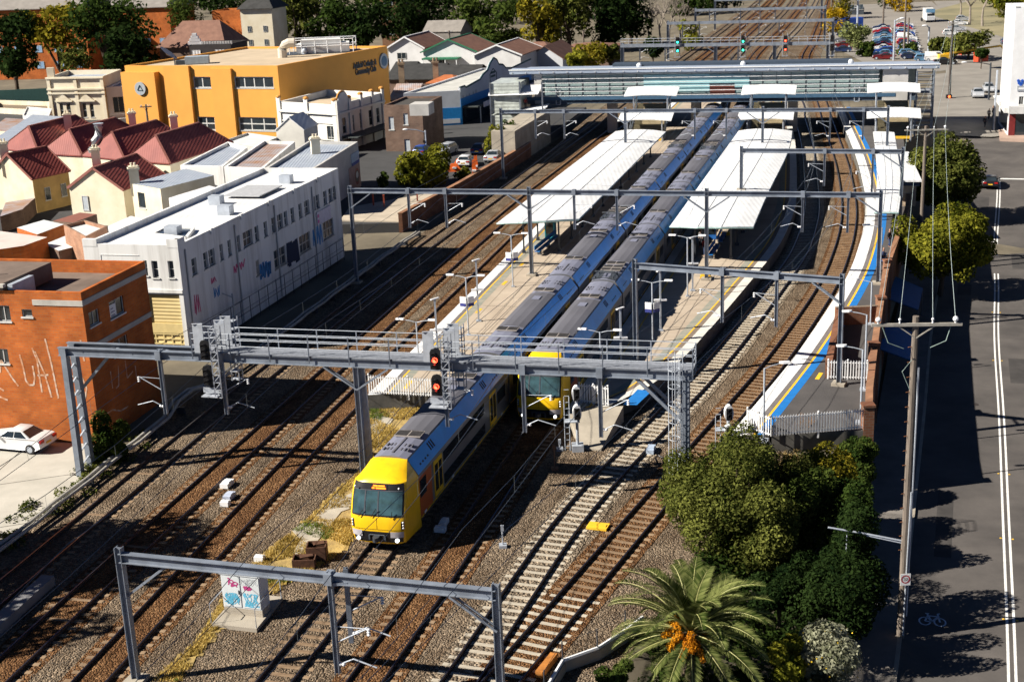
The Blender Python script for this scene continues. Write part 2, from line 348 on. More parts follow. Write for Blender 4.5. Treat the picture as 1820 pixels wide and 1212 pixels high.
for y in ysb:
    l = px_at(PT['T1'], -3.6 if y < 135 else -2.6, y); r = px_at(PT['T7'], 3.2, y)
    if y < 76: r = min(r + 2.5, lerp_tab(TOPX, y))
    P += [(l, y, 0.0), (r, y, 0.0)]
b.add(P, [(2 * i, 2 * i + 1, 2 * i + 3, 2 * i + 2) for i in range(len(ysb) - 1)])
b.build('ballast_bed', BALL, kind='structure')

TRACKS = {}
TLAB = {'T1': 'leftmost railway track along the shaded wall with brown buried sleepers', 'T2': 'sunlit rusty railway track second from the left wall',
 'T3': 'railway track hugging the left island platform edge', 'T4': 'railway track with timber sleepers under the front yellow train',
 'T5': 'railway track under the rear yellow train, between the two platforms', 'T6': 'railway track with pale concrete sleepers running past the shaded platform side',
 'T7': 'rightmost railway track curving along the blue and white platform edge'}
def sleeper_mesh(name, L=2.5):
    m = MB(); m.box((0, 0, 0), (L, 0.24, 0.12)); me = bpy.data.meshes.new(name)
    me.from_pydata(m.v, [], m.f); return me
SLC = sleeper_mesh('concrete_sleeper'); SLC.materials.append(SLEEPC)
SLT = sleeper_mesh('timber_sleeper'); SLT.materials.append(SLEEPW)
for ki, (k, path) in enumerate(PT.items()):
    s0 = path.s_at_y(44); s1 = path.L - 2
    p0 = path.pos(s0); root = thing('railway_track', TLAB[k], 'railway track', (p0.x, p0.y, 0), 'railway tracks'); TRACKS[k] = root
    bed = MB(); path.ribbon(bed, s0, s1, -1.5, 1.5, 0.010 + 0.003 * ki)
    bed.build('ballast_strip', BEDL if k == 'T6' else BEDR if k in ('T2', 'T3', 'T5', 'T7') else BALL, root, kind='stuff')
    if k in ('T1', 'T2', 'T3', 'T5'):
        c = MB(); path.ribbon(c, s0, s1, -0.66, 0.66, 0.048 + 0.002 * ki); c.build('ballast_fill', BEDR if k != 'T1' else BALL, root, kind='stuff')
    for d in (-0.752, 0.752):
        r = MB(); path.bar(r, s0, s1, d, 0.15, 0.035, 0.06, 1.5); path.bar(r, s0, s1, d, 0.075, 0.06, 0.205, 1.5); r.m = 1; path.ribbon(r, s0, s1, d - 0.034, d + 0.034, 0.209, 1.5)
        r.build('rail', [RAILM, RAILTOP], root)
    rest = MB(); i = 0; s = path.s_at_y(49 if k != 'T1' else 56)
    while s < path.s_at_y(250):
        a = path.pos(s); t = path.dir(s); az = math.atan2(t.x, t.y); conc = k == 'T6' or (k == 'T7' and s < path.s_at_y(58))
        dz = random.uniform(-0.012, 0.012); j = random.uniform(-0.05, 0.05)
        if i < 100:
            o = bpy.data.objects.new('sleeper', SLC if conc else SLT); COL.objects.link(o); o.parent = root
            o.location = (a.x - p0.x + j, a.y - p0.y, -0.02 + dz); o.rotation_euler = (0, 0, -az + random.uniform(-.015, .015))
        else: rest.box((a.x, a.y, -0.02 + dz), (2.5, 0.24, 0.12), -az)
        i += 1; s += 0.66
    rest.build('sleepers', SLEEPC if k == 'T6' else SLEEPW, root, kind='stuff')

# loose stones give the ballast its grain near the camera
def scatter_mesh(name, pts, size, mat, kind='stuff', flat=0.7, label=None):
    base = np.array([(1, 0, 0), (-1, 0, 0), (0, 1, 0), (0, -1, 0), (0, 0, 1), (0, 0, -1)], float); fs = np.array([(0, 2, 4), (2, 1, 4), (1, 3, 4), (3, 0, 4), (2, 0, 5), (1, 2, 5), (3, 1, 5), (0, 3, 5)])
    n = len(pts); sc = size * RNG.uniform(0.5, 1.4, (n, 1, 1)) * RNG.uniform(0.6, 1.2, (n, 1, 3)); sc[:, :, 2] *= flat
    a = RNG.uniform(0, 6.28, n); ca, sa = np.cos(a), np.sin(a); V = base[None] * sc
    V = V * RNG.uniform(0.75, 1.25, V.shape)
    X = V[:, :, 0] * ca[:, None] - V[:, :, 1] * sa[:, None]; Y = V[:, :, 0] * sa[:, None] + V[:, :, 1] * ca[:, None]
    V = np.stack([X, Y, V[:, :, 2]], 2) + np.asarray(pts)[:, None, :]
    F = (fs[None] + (np.arange(n) * 6)[:, None, None]).reshape(-1, 3); return np_mesh(name, V.reshape(-1, 3), F, mat, kind, label=label)
def np_mesh(name, V, F, mat, kind=None, parent=None, label=None):
    me = bpy.data.meshes.new(name); nv, nf, k = len(V), len(F), F.shape[1]
    me.vertices.add(nv); me.vertices.foreach_set('co', np.ascontiguousarray(V, np.float32).ravel())
    me.loops.add(nf * k); me.loops.foreach_set('vertex_index', np.ascontiguousarray(F, np.int32).ravel())
    me.polygons.add(nf); me.polygons.foreach_set('loop_start', np.arange(0, nf * k, k, dtype=np.int32)); me.polygons.foreach_set('loop_total', np.full(nf, k, np.int32))
    me.materials.append(mat); me.update(); me.validate()
    o = bpy.data.objects.new(name, me); COL.objects.link(o)
    if parent: o.parent = parent
    if kind: o['kind'] = kind
    if label: o['label'] = label
    return o
STONE = pmat('ballast stone', (0.14, 0.108, 0.078), 0.95, 0, 0.3, 6.0, col2=(0.32, 0.26, 0.195), thresh=(0.3, 0.7))
pts = []
while len(pts) < 42000:
    y = 44 + 60 * random.random() ** 1.6; l = px_at(PT['T1'], -3, y) if False else -31 + (y - 44) * .27; x = random.uniform(l, 16)
    if x < lerp_tab(TOPX, y) - 0.5 and not (y > 80 and x > -2 + (y - 82) * .3): pts.append((x, y, 0.012))
scatter_mesh('ballast_stones', np.array(pts), 0.042, STONE)

# dry grass between the tracks and at the embankments
GRASSG = pmat('dry grass ground', (0.24, 0.17, 0.07), 0.95, 0, 0.3, 0.9, col2=(0.50, 0.36, 0.12), bump=0.6, bscale=9, detail=9)
def poly_sheet(name, pts, z, mat, kind='structure'):
    m = MB(); m.add([(p[0], p[1], z if len(p) < 3 else p[2]) for p in pts], [tuple(range(len(pts)))])
    me_n = m.build(name, mat, kind=kind)
    return me_n
def gp(l, z=0.0): return [at(x, y, z) for x, y in l]
# three ragged strips, traced on the ground
G1 = gp([(318, 1212), (390, 1120), (450, 1100), (505, 1040), (560, 1010), (618, 975), (640, 930), (660, 850), (700, 800), (760, 735), (735, 706), (660, 702), (650, 760), (648, 830), (590, 880), (545, 925), (470, 985), (400, 1060), (350, 1140), (270, 1212)])
PAVE = pmat('old concrete slab', (0.33, 0.30, 0.25), 0.95, 0, 0.25, 0.7, col2=(0.46, 0.42, 0.34), bump=0.2)
for k_, q in enumerate(([(650, 762), (684, 708), (725, 712), (690, 760)], [(668, 742), (690, 742), (680, 770), (648, 775)], [(655, 775), (662, 743), (700, 744), (690, 759)],
          [(520, 985), (560, 920), (600, 875), (622, 892), (575, 950), (535, 1000)], [(598, 890), (625, 878), (632, 902), (604, 912)], [(520, 945), (540, 930), (552, 942), (533, 958)])):
    p = gp(q); m = MB(); m.prism(p, -0.05, 0.062 + 0.004 * k_); o = m.build('concrete_slab', PAVE if k_ else pmat('bitumen patch', (0.13, 0.105, 0.08), 0.95, 0, 0.25, 1.2), kind='thing')
    tag(o, ['brown bitumen pad behind the white picket fence at the platform end', 'flat concrete slab left of the grey gantry post base', 'pale square concrete slab on the grass behind the gantry post',
        'long broken concrete path on the dry grass strip', 'pale slab beside the train nose on the grass', 'small concrete slab alone on the dry grass'][k_], 'slab', 'concrete slabs by the tracks')
GRM = leaf_mat('dry grass blades', (0.30, 0.21, 0.05), (0.68, 0.50, 0.16), 0.3)
GRM2 = leaf_mat('green grass blades', (0.06, 0.10, 0.02), (0.22, 0.27, 0.06), 0.3)
def inside(p, poly):
    c = False; n = len(poly)
    for i in range(n):
        a, b_ = poly[i], poly[i - 1]
        if (a[1] > p[1]) != (b_[1] > p[1]) and p[0] < (b_[0] - a[0]) * (p[1] - a[1]) / (b_[1] - a[1]) + a[0]: c = not c
    return c
def blades(name, pts, h, mat, per=5):
    pts = np.asarray(pts, float); n = len(pts) * per; base = np.repeat(pts, per, 0) + np.concatenate([RNG.normal(0, .06, (n, 2)), np.zeros((n, 1))], 1)
    a = RNG.uniform(0, 6.28, n); hh = h * RNG.uniform(0.4, 1.3, n); w = 0.02 + 0.02 * RNG.random(n); ln = RNG.uniform(0.1, 0.7, n) * hh
    d = np.stack([np.cos(a), np.sin(a)], 1); s = np.stack([-np.sin(a), np.cos(a)], 1) * w[:, None]
    v0 = base.copy(); v0[:, :2] -= s; v1 = base.copy(); v1[:, :2] += s; v2 = base.copy(); v2[:, :2] += d * ln[:, None]; v2[:, 2] += hh
    return np_mesh(name, np.stack([v0, v1, v2], 1).reshape(-1, 3), np.arange(n * 3).reshape(-1, 3), mat, 'stuff')
def ragged(name, poly, z, mat, c=.3):
    m = MB(); xs = [p[0] for p in poly]; yy_ = [p[1] for p in poly]; nx, ny = int((max(xs) - min(xs)) / c) + 1, int((max(yy_) - min(yy_)) / c) + 1
    for i in range(nx):
        for j in range(ny):
            x, y = min(xs) + i * c, min(yy_) + j * c
            if inside((x + c / 2 + random.uniform(-.2, .2), y + c / 2 + random.uniform(-.2, .2)), poly): m.quad((x, y, z), (x + c, y, z), (x + c, y + c, z), (x, y + c, z))
    return m.build(name, mat, kind='structure')
ragged('grass_strip_ground', G1, 0.036, GRASSG)
def fill(poly, n, z=0.02, cond=None):
    xs = [p[0] for p in poly]; ysx = [p[1] for p in poly]; out = []
    while len(out) < n:
        p = (random.uniform(min(xs), max(xs)), random.uniform(min(ysx), max(ysx)))
        if inside(p, poly) and (cond is None or cond(p)): out.append((p[0], p[1], z))
    return out
from mathutils import noise as mnoise
patchy = lambda s, th: (lambda p: mnoise.noise(Vector((p[0] * s, p[1] * s, 3.1))) > th)
blades('dry_grass', fill(G1, 5200, cond=patchy(0.5, -0.15)), 0.16, GRM)
blades('green_grass', fill(G1, 900, cond=patchy(0.35, 0.22)), 0.17, GRM2)

# ================================================================== ROAD ON THE RIGHT
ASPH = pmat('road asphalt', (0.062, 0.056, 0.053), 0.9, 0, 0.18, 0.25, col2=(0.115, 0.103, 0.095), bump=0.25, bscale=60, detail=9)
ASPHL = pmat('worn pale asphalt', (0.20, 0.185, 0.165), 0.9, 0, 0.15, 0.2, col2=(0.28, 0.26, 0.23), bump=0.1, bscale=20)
RC = Path([(8, 12), (14.2, 32), (22.1, 54.4), (28, 71.7), (33.9, 89), (39.5, 105.9), (45.6, 123), (50, 136), (59.5, 162), (67.5, 187), (73.5, 205), (81, 228), (89, 258), (104, 305), (118, 346), (134, 402), (160, 500)], 1.5)
def rib_z(mb, path, s0, s1, d0, d1, dz, step=2.0):
    n = max(1, int((s1 - s0) / step)); P = []
    for i in range(n + 1):
        s = s0 + (s1 - s0) * i / n; a = path.off(s, d0); c = path.off(s, d1); z = zroad(path.pos(s).y) + dz
        P += [(a.x, a.y, z), (c.x, c.y, z)]
    return mb.add(P, [(2 * i, 2 * i + 1, 2 * i + 3, 2 * i + 2) for i in range(n)])
def bar_z(mb, path, s0, s1, d, w, h, dz=0.0, step=2.0):
    n = max(1, int((s1 - s0) / step)); R_ = []
    for i in range(n + 1):
        s = s0 + (s1 - s0) * i / n; a = path.off(s, d - w / 2); c = path.off(s, d + w / 2); z = zroad(path.pos(s).y) + dz
        R_.append([(a.x, a.y, z), (c.x, c.y, z), (c.x, c.y, z + h), (a.x, a.y, z + h)])
    return mb.loft(R_)
Sx = RC.s_at_y(192)
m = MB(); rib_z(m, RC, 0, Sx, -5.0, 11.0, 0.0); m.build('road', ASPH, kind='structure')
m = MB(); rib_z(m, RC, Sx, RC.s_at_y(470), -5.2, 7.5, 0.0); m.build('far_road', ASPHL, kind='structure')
m = MB(); bar_z(m, RC, 0, Sx - 6, -5.1, 0.2, 0.14); m.build('kerb', CONC, kind='structure')
m = MB(); bar_z(m, RC, 0, RC.s_at_y(168), 9.1, 0.2, 0.14); m.build('kerb', CONC, kind='structure')
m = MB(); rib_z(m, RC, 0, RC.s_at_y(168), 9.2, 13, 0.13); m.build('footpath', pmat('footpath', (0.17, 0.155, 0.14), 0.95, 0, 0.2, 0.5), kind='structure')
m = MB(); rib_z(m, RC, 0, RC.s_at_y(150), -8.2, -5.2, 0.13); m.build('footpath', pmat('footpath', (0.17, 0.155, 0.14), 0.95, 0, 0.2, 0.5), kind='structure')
LINE = pmat('road line paint', (0.72, 0.72, 0.70), 0.7, 0, 0.15, 4)
m = MB()
for d in (-0.16, 0.16):
    rib_z(m, RC, 0, RC.s_at_y(126), d - 0.065, d + 0.065, 0.005); rib_z(m, RC, RC.s_at_y(133), RC.s_at_y(163), d - 0.065, d + 0.065, 0.005)
sl_ = RC.s_at_y(164); rib_z(m, RC, sl_, sl_ + 0.5, 0.0, 4.6, 0.005, 0.5)
s_ = RC.s_at_y(150); rib_z(m, RC, s_, s_ + 4, 3.4, 3.55, 0.005, 1)
m.build('road_markings', LINE, kind='structure')
m = MB()
for yy in (60, 69, 78, 88, 100, 113):
    s_ = RC.s_at_y(yy)
    for d in (-0.32, 0.32): p = RC.off(s_, d); m.box((p.x, p.y, -3.19), (0.1, 0.1, 0.03))
m.build('road_studs', YELLOW, kind='structure')
m = MB(); PT2 = pmat('asphalt patch', (0.05, 0.046, 0.044), .92, 0, .25, .8)
for y_, d0, d1, l_ in ((58, 2.2, 3.6, 5), (66, -3.8, -2.9, 9), (80, 3.0, 4.0, 3), (95, .8, 2.6, 6), (104, 4.2, 5.2, 12), (118, -3.4, -2.2, 4), (128, 1.5, 3.6, 7), (141, 3, 4, 3), (150, -2.6, -1, 6)): s_ = RC.s_at_y(y_); rib_z(m, RC, s_, s_ + l_, d0, d1, .004, 1)
m.build('road_patches', PT2, kind='structure'); m = MB()
for y_, d in ((63, 1.4), (75, 3.4), (90, -1.8), (111, 2.7), (122, 4.6), (138, 1.8)): p = RC.off(RC.s_at_y(y_), d); m.tube([(p.x, p.y, -3.22), (p.x, p.y, -3.19)], .33, 14)
m.build('manhole_covers', pmat('iron cover', (.06, .05, .045), .6, .3, .3, 3), kind='structure')
# bicycle symbol painted on the lane
c0 = at(1657, 1100, -3.2); ub = Vector((math.cos(rad(-16)), math.sin(rad(-16)), 0)); vb = Vector((math.sin(rad(16)), math.cos(rad(16)), 0))
def bk(x, y): p = c0 + ub * x + vb * y; return Vector((p.x, p.y, -3.2 + 0.006))
m = MB()
def stroke(a, b_, w=0.045):
    a = bk(*a); b_ = bk(*b_); d = (b_ - a).normalized(); r = Vector((d.y, -d.x, 0)) * w; m.quad(a - r, a + r, b_ + r, b_ - r)
for cx in (-0.36, 0.36):
    for i in range(16):
        t0, t1 = i * math.pi / 8, (i + 1) * math.pi / 8
        stroke((cx + .27 * math.cos(t0), -.25 + .4 * math.sin(t0)), (cx + .27 * math.cos(t1), -.25 + .4 * math.sin(t1)), 0.04)
for a, b_ in (((-.36, -.25), (-.2, .35)), ((-.36, -.25), (-.02, -.25)), ((-.02, -.25), (-.18, .3)), ((-.02, -.25), (.28, .32)), ((-.2, .32), (.28, .32)), ((.36, -.25), (.26, .6)), ((.26, .6), (.38, .62)), ((-.2, .35), (-.24, .55)), ((-.33, .56), (-.14, .56))): stroke(a, b_)
m.build('bicycle_marking', pmat('blue white paint', (0.6, 0.66, 0.75), 0.7), kind='structure')

# intersection and car park beyond the station
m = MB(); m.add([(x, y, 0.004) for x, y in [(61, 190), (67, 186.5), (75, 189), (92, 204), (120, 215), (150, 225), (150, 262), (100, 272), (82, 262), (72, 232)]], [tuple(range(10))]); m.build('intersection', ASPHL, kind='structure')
m = MB(); m.add([(x, y, 0.008) for x, y in [(74, 262), (100, 274), (146, 470), (112, 470), (92, 400), (78, 318)]], [tuple(range(6))]); m.build('car_park', pmat('car park asphalt', (0.24, 0.22, 0.195), 0.9, 0, 0.12, 0.1, bump=0.1), kind='structure')
m = MB(); m.prism([(67.5, 184.5), (80, 178), (92, 190), (90, 200), (78, 196), (70, 192)], -0.6, 0.14); m.build('pavement', pmat('paved footpath', (0.42, 0.30, 0.24), 0.9, 0, 0.15, 0.6), kind='structure')

# ================================================================== PLATFORMS
def strip_y(mb, fl, fr, y0, y1, z, step=3.0, z2=None):
    n = max(1, int((y1 - y0) / step)); P = []
    for i in range(n + 1):
        y = y0 + (y1 - y0) * i / n; P += [(fl(y), y, z), (fr(y), y, z if z2 is None else z2)]
    return mb.add(P, [(2 * i, 2 * i + 1, 2 * i + 3, 2 * i + 2) for i in range(n)])
def platform(label, fl, fr, y0, y1, top, strips):
    r = thing('station_platform', label, 'platform', (fl(y0), y0, 0), 'station platforms')
    n = int((y1 - y0) / 3); R_ = []
    for i in range(n + 1):
        y = y0 + (y1 - y0) * i / n; a, b_ = fl(y), fr(y); R_.append([(a, y, -0.05), (b_, y, -0.05), (b_, y, 1.1), (a, y, 1.1)])
    m = MB(); m.loft(R_); m.build('platform_body', pmat('platform wall', (0.12, 0.115, 0.105), 0.95, 0, 0.3, 0.8), r)
    m = MB(); strip_y(m, lambda y: fl(y) + .02, lambda y: fr(y) - .02, y0 + .02, y1, 1.104); m.build('paving', top, r)
    for (nm, mat, side, d0, d1, z) in strips:
        m = MB()
        if side < 0: strip_y(m, lambda y: fl(y) + d0, lambda y: fl(y) + d1, y0, y1, z)
        else: strip_y(m, lambda y: fr(y) - d1, lambda y: fr(y) - d0, y0, y1, z)
        m.build(nm, mat, r)
    return r
def edge(path, d):
    tab = []
    for y in range(66, 262, 2): tab.append((y, px_at(path, d, y)))
    return lambda y: lerp_tab(tab, y)
PAVC = pmat('platform concrete', (0.335, 0.27, 0.205), 0.92, 0, 0.2, 0.22, col2=(0.47, 0.395, 0.31), bump=0.08, detail=9)
PAVB = pmat('platform bitumen', (0.062, 0.058, 0.058), 0.92, 0, 0.2, 0.35, col2=(0.095, 0.088, 0.086), bump=0.15, bscale=40, detail=9)
COPE = pmat('white coping', (0.80, 0.80, 0.79), 0.7, 0, 0.06, 1.2)
COPE2 = pmat('worn coping', (0.62, 0.60, 0.55), 0.8, 0, 0.12, 0.9)
GREEN = pmat('worn green strip', (0.22, 0.235, 0.20), 0.9, 0, 0.2, 1.5, col2=(0.33, 0.30, 0.24))
GREYS = pmat('grey tactile strip', (0.16, 0.145, 0.145), 0.9, 0, 0.15, 3)
p1l, p1r = edge(PT['T3'], 1.66), edge(PT['T4'], -1.62)
platform('left island platform of tan concrete with white edge and yellow line', p1l, p1r, 85.6, 236, PAVC,
  [('coping', COPE, -1, -0.02, 0.85, 1.112), ('grey_strip', GREYS, -1, 0.85, 1.2, 1.109), ('yellow_line', YELLOW, -1, 1.2, 1.33, 1.113), ('tactile_strip', GREEN, -1, 1.33, 1.95, 1.109), ('coping', COPE2, 1, -0.02, 0.6, 1.112), ('yellow_line', YELLOW, 1, 0.95, 1.08, 1.113)])
p2l, p2r0 = edge(PT['T5'], 1.66), edge(PT['T6'], -1.7)
p2r = lambda y: p2r0(y) - max(0, (85.5 - y)) * 0.42
platform('middle island platform half in train shade with worn coping', p2l, p2r, 81.4, 236, PAVC,
  [('coping', COPE2, 1, -0.02, 0.8, 1.112), ('brown_strip', pmat('brown strip', (0.2, 0.155, 0.12), .9), 1, 0.8, 1.2, 1.109), ('yellow_line', YELLOW, 1, 1.2, 1.34, 1.113), ('tactile_strip', GREEN, 1, 1.34, 2.0, 1.109), ('coping', COPE2, -1, -0.02, 0.75, 1.112), ('yellow_line', YELLOW, -1, 1.3, 1.42, 1.113)])
p3l = edge(PT['T7'], 1.66); p3r = lambda y: lerp_tab(WALLX, y) - 0.12
platform('right side platform of dark bitumen with white, yellow and blue edge bands', p3l, p3r, 75.4, 214, PAVB,
  [('coping', COPE, -1, -0.02, 1.0, 1.112), ('grey_strip', GREYS, -1, 1.0, 1.38, 1.109), ('yellow_line', YELLOW, -1, 1.38, 1.55, 1.113), ('blue_strip', BLUE, -1, 1.55, 2.15, 1.109)])
# sloping concrete nose of the middle platform
m = MB(); q = [Vector((3.3, 81.45, 1.08)), Vector((6.9, 81.45, 1.08)), Vector((5.1, 76.6, 0.1)), Vector((3.9, 77.0, 0.1))]
m.add([*q, *[Vector((p.x, p.y, -0.1)) for p in q]], [(3, 2, 1, 0), (0, 1, 5, 4), (1, 2, 6, 5), (2, 3, 7, 6), (3, 0, 4, 7)])
tag(m.build('platform_ramp', CONC), 'sloping concrete ramp at the tapered end of the middle platform', 'ramp')
# blue board on the ramp edge
m = MB(); m.add([(6.9, 81.6, 1.125), (7.75, 81.4, 1.125), (9.0, 84.0, 1.125), (8.1, 84.4, 1.125)], [(0, 1, 2, 3)]); tag(m.build('edge_mat', BLUE), 'blue mat on the coping at the end of the middle platform', 'mat')
# painted joints and worn marks on the platforms
JOINT = pmat('joint', (0.07, 0.06, 0.05), 0.95)
m = MB()
for y in np.arange(92, 200, 7.3):
    a, c = Vector((p1l(y) + 2.2, y, 1.1075)), Vector((p1r(y) - 0.7, y - 1.3, 1.1075)); d = Vector((0.0, 0.03, 0)); m.quad(a - d, c - d, c + d, a + d)
    a, c = Vector((p2l(y) + 1.5, y, 1.1075)), Vector((p2r(y) - 2.1, y - 1.5, 1.1075)); m.quad(a - d, c - d, c + d, a + d)
for o_ in (2.6, 4.1): strip_y(m, lambda y: p1l(y) + o_, lambda y: p1l(y) + o_ + 0.035, 87, 200, 1.1076)
m.build('paving_joints', JOINT, kind='structure')
m = MB()
for y in (97, 104.5, 113, 119.5): 
    x = p1l(y) + 2.05; m.add([(x, y, 1.114), (x + 0.28, y - .05, 1.114), (x + 0.62, y + 1.2, 1.114), (x + 0.34, y + 1.25, 1.114)], [(0, 1, 2, 3)])
m.add([(p1l(86.6) + 2.0, 86.6, 1.114), (p1l(86.6) + 2.3, 86.5, 1.114), (p1l(88) + 2.3, 88.2, 1.114), (p1l(88) + 2.0, 88.3, 1.114)], [(0, 1, 2, 3)])
m.add([(p3l(85) + 2.6, 85, 1.114), (p3l(85) + 2.85, 84.9, 1.114), (p3l(86) + 2.95, 86.2, 1.114), (p3l(86) + 2.7, 86.3, 1.114)], [(0, 1, 2, 3)])
m.build('platform_marks', YELLOW, kind='structure')

# brick wall between the right platform and the road
BRICKW = brick_mat('wall brick', (0.20, 0.085, 0.05), (0.26, 0.12, 0.07), (0.22, 0.18, 0.14))
r = thing('boundary_wall', 'long brick wall between the right platform and the road', 'wall', (20.9, 75.6, 0))
m = MB(); yy = list(np.arange(75.6, 140, 3.5))
R_ = [[(lerp_tab(WALLX, y) - 0.14, y, -3.3), (lerp_tab(WALLX, y) + 0.2, y, -3.3), (lerp_tab(WALLX, y) + 0.2, y, 2.3), (lerp_tab(WALLX, y) - 0.14, y, 2.3)] for y in yy]
m.loft(R_); m.build('brickwork', BRICKW, r)
m = MB(); R_ = [[(lerp_tab(WALLX, y) - 0.2, y, 2.3), (lerp_tab(WALLX, y) + 0.26, y, 2.3), (lerp_tab(WALLX, y) + 0.26, y, 2.4), (lerp_tab(WALLX, y) - 0.2, y, 2.4)] for y in yy]
m.loft(R_); m.build('coping', brick_mat('coping brick', (0.30, 0.15, 0.09), (0.36, 0.2, 0.12), (0.2, 0.15, 0.1)), r)
for y in (75.7, 87.6, 99, 110):
    m = MB(); x = lerp_tab(WALLX, y); m.box((x, y, -0.4), (0.62, 0.62, 5.9)); m.box((x, y, 2.6), (0.74, 0.74, 0.14)); m.build('pier', BRICKW, r)
# recess with brown brick walls on the right platform, closed by a picket fence
r = thing('brick_recess', 'brown brick recess behind the picket fence on the right platform', 'wall', (20, 87, 1.1))
m = MB(); a, b_ = at(1466, 672, 1.1), at(1478, 618, 1.1)
fx = lambda y: a.x + (y - a.y) * 0.30
m.prism([(fx(a.y), a.y), (fx(a.y) + 0.45, a.y - .1), (fx(97) + .45, 97), (fx(97), 97)], 1.1, 2.35); m.prism([(fx(97), 97), (lerp_tab(WALLX, 97) - .2, 97), (lerp_tab(WALLX, 97.3) - .2, 97.4), (fx(97), 97.4)], 1.1, 2.45)
m.build('brickwork', BRICKW, r)
# ================================================================== TRAINS
TSIL = pmat('train silver', (0.20, 0.205, 0.215), 0.35, 0.35, 0.12, 0.6)
TSHADE = pmat('train shoulder shaded', (0.004, 0.34, 0.86), 0.35, 0, 0.10, 0.8, spec=0.4)  # steel shoulder, sky reflection of its shaded side put into the colour
TGREY = pmat('train roof grey', (0.115, 0.115, 0.135), 0.7, 0, 0.15, 0.9, streak=(1, 0.2, 1))
TPALE = pmat('train roof pale', (0.21, 0.22, 0.29), 0.55, 0.1, 0.1, 0.8)
TLIT = pmat('train shoulder sunlit', (0.27, 0.29, 0.42), 0.4, 0.1, 0.08, 0.8)  # same steel, its sunlit tone put into the colour
TYEL = pmat('train yellow', (0.88, 0.53, 0.01), 0.34, 0, 0.06, 1.2, col2=(0.72, 0.42, 0.012), spec=0.5, streak=(2, 2, .5), thresh=(.45, .8))
TORA = pmat('train orange', (0.44, 0.095, 0.02), 0.45, 0, 0.1, 0.8)
TBLK = pmat('train underframe', (0.02, 0.019, 0.018), 0.85, 0, 0.4, 3)
VENTM = pmat('vent dark', (0.03, 0.028, 0.028), 0.8, 0, 0.4, 6)
FRAMEV = pmat('vent frame', (0.30, 0.27, 0.25), 0.7, 0, 0.12, 2)
HW, ZE, ZT, XT = 1.50, 3.30, 4.16, 0.90           # half width, eave, roof edge height, roof edge half width
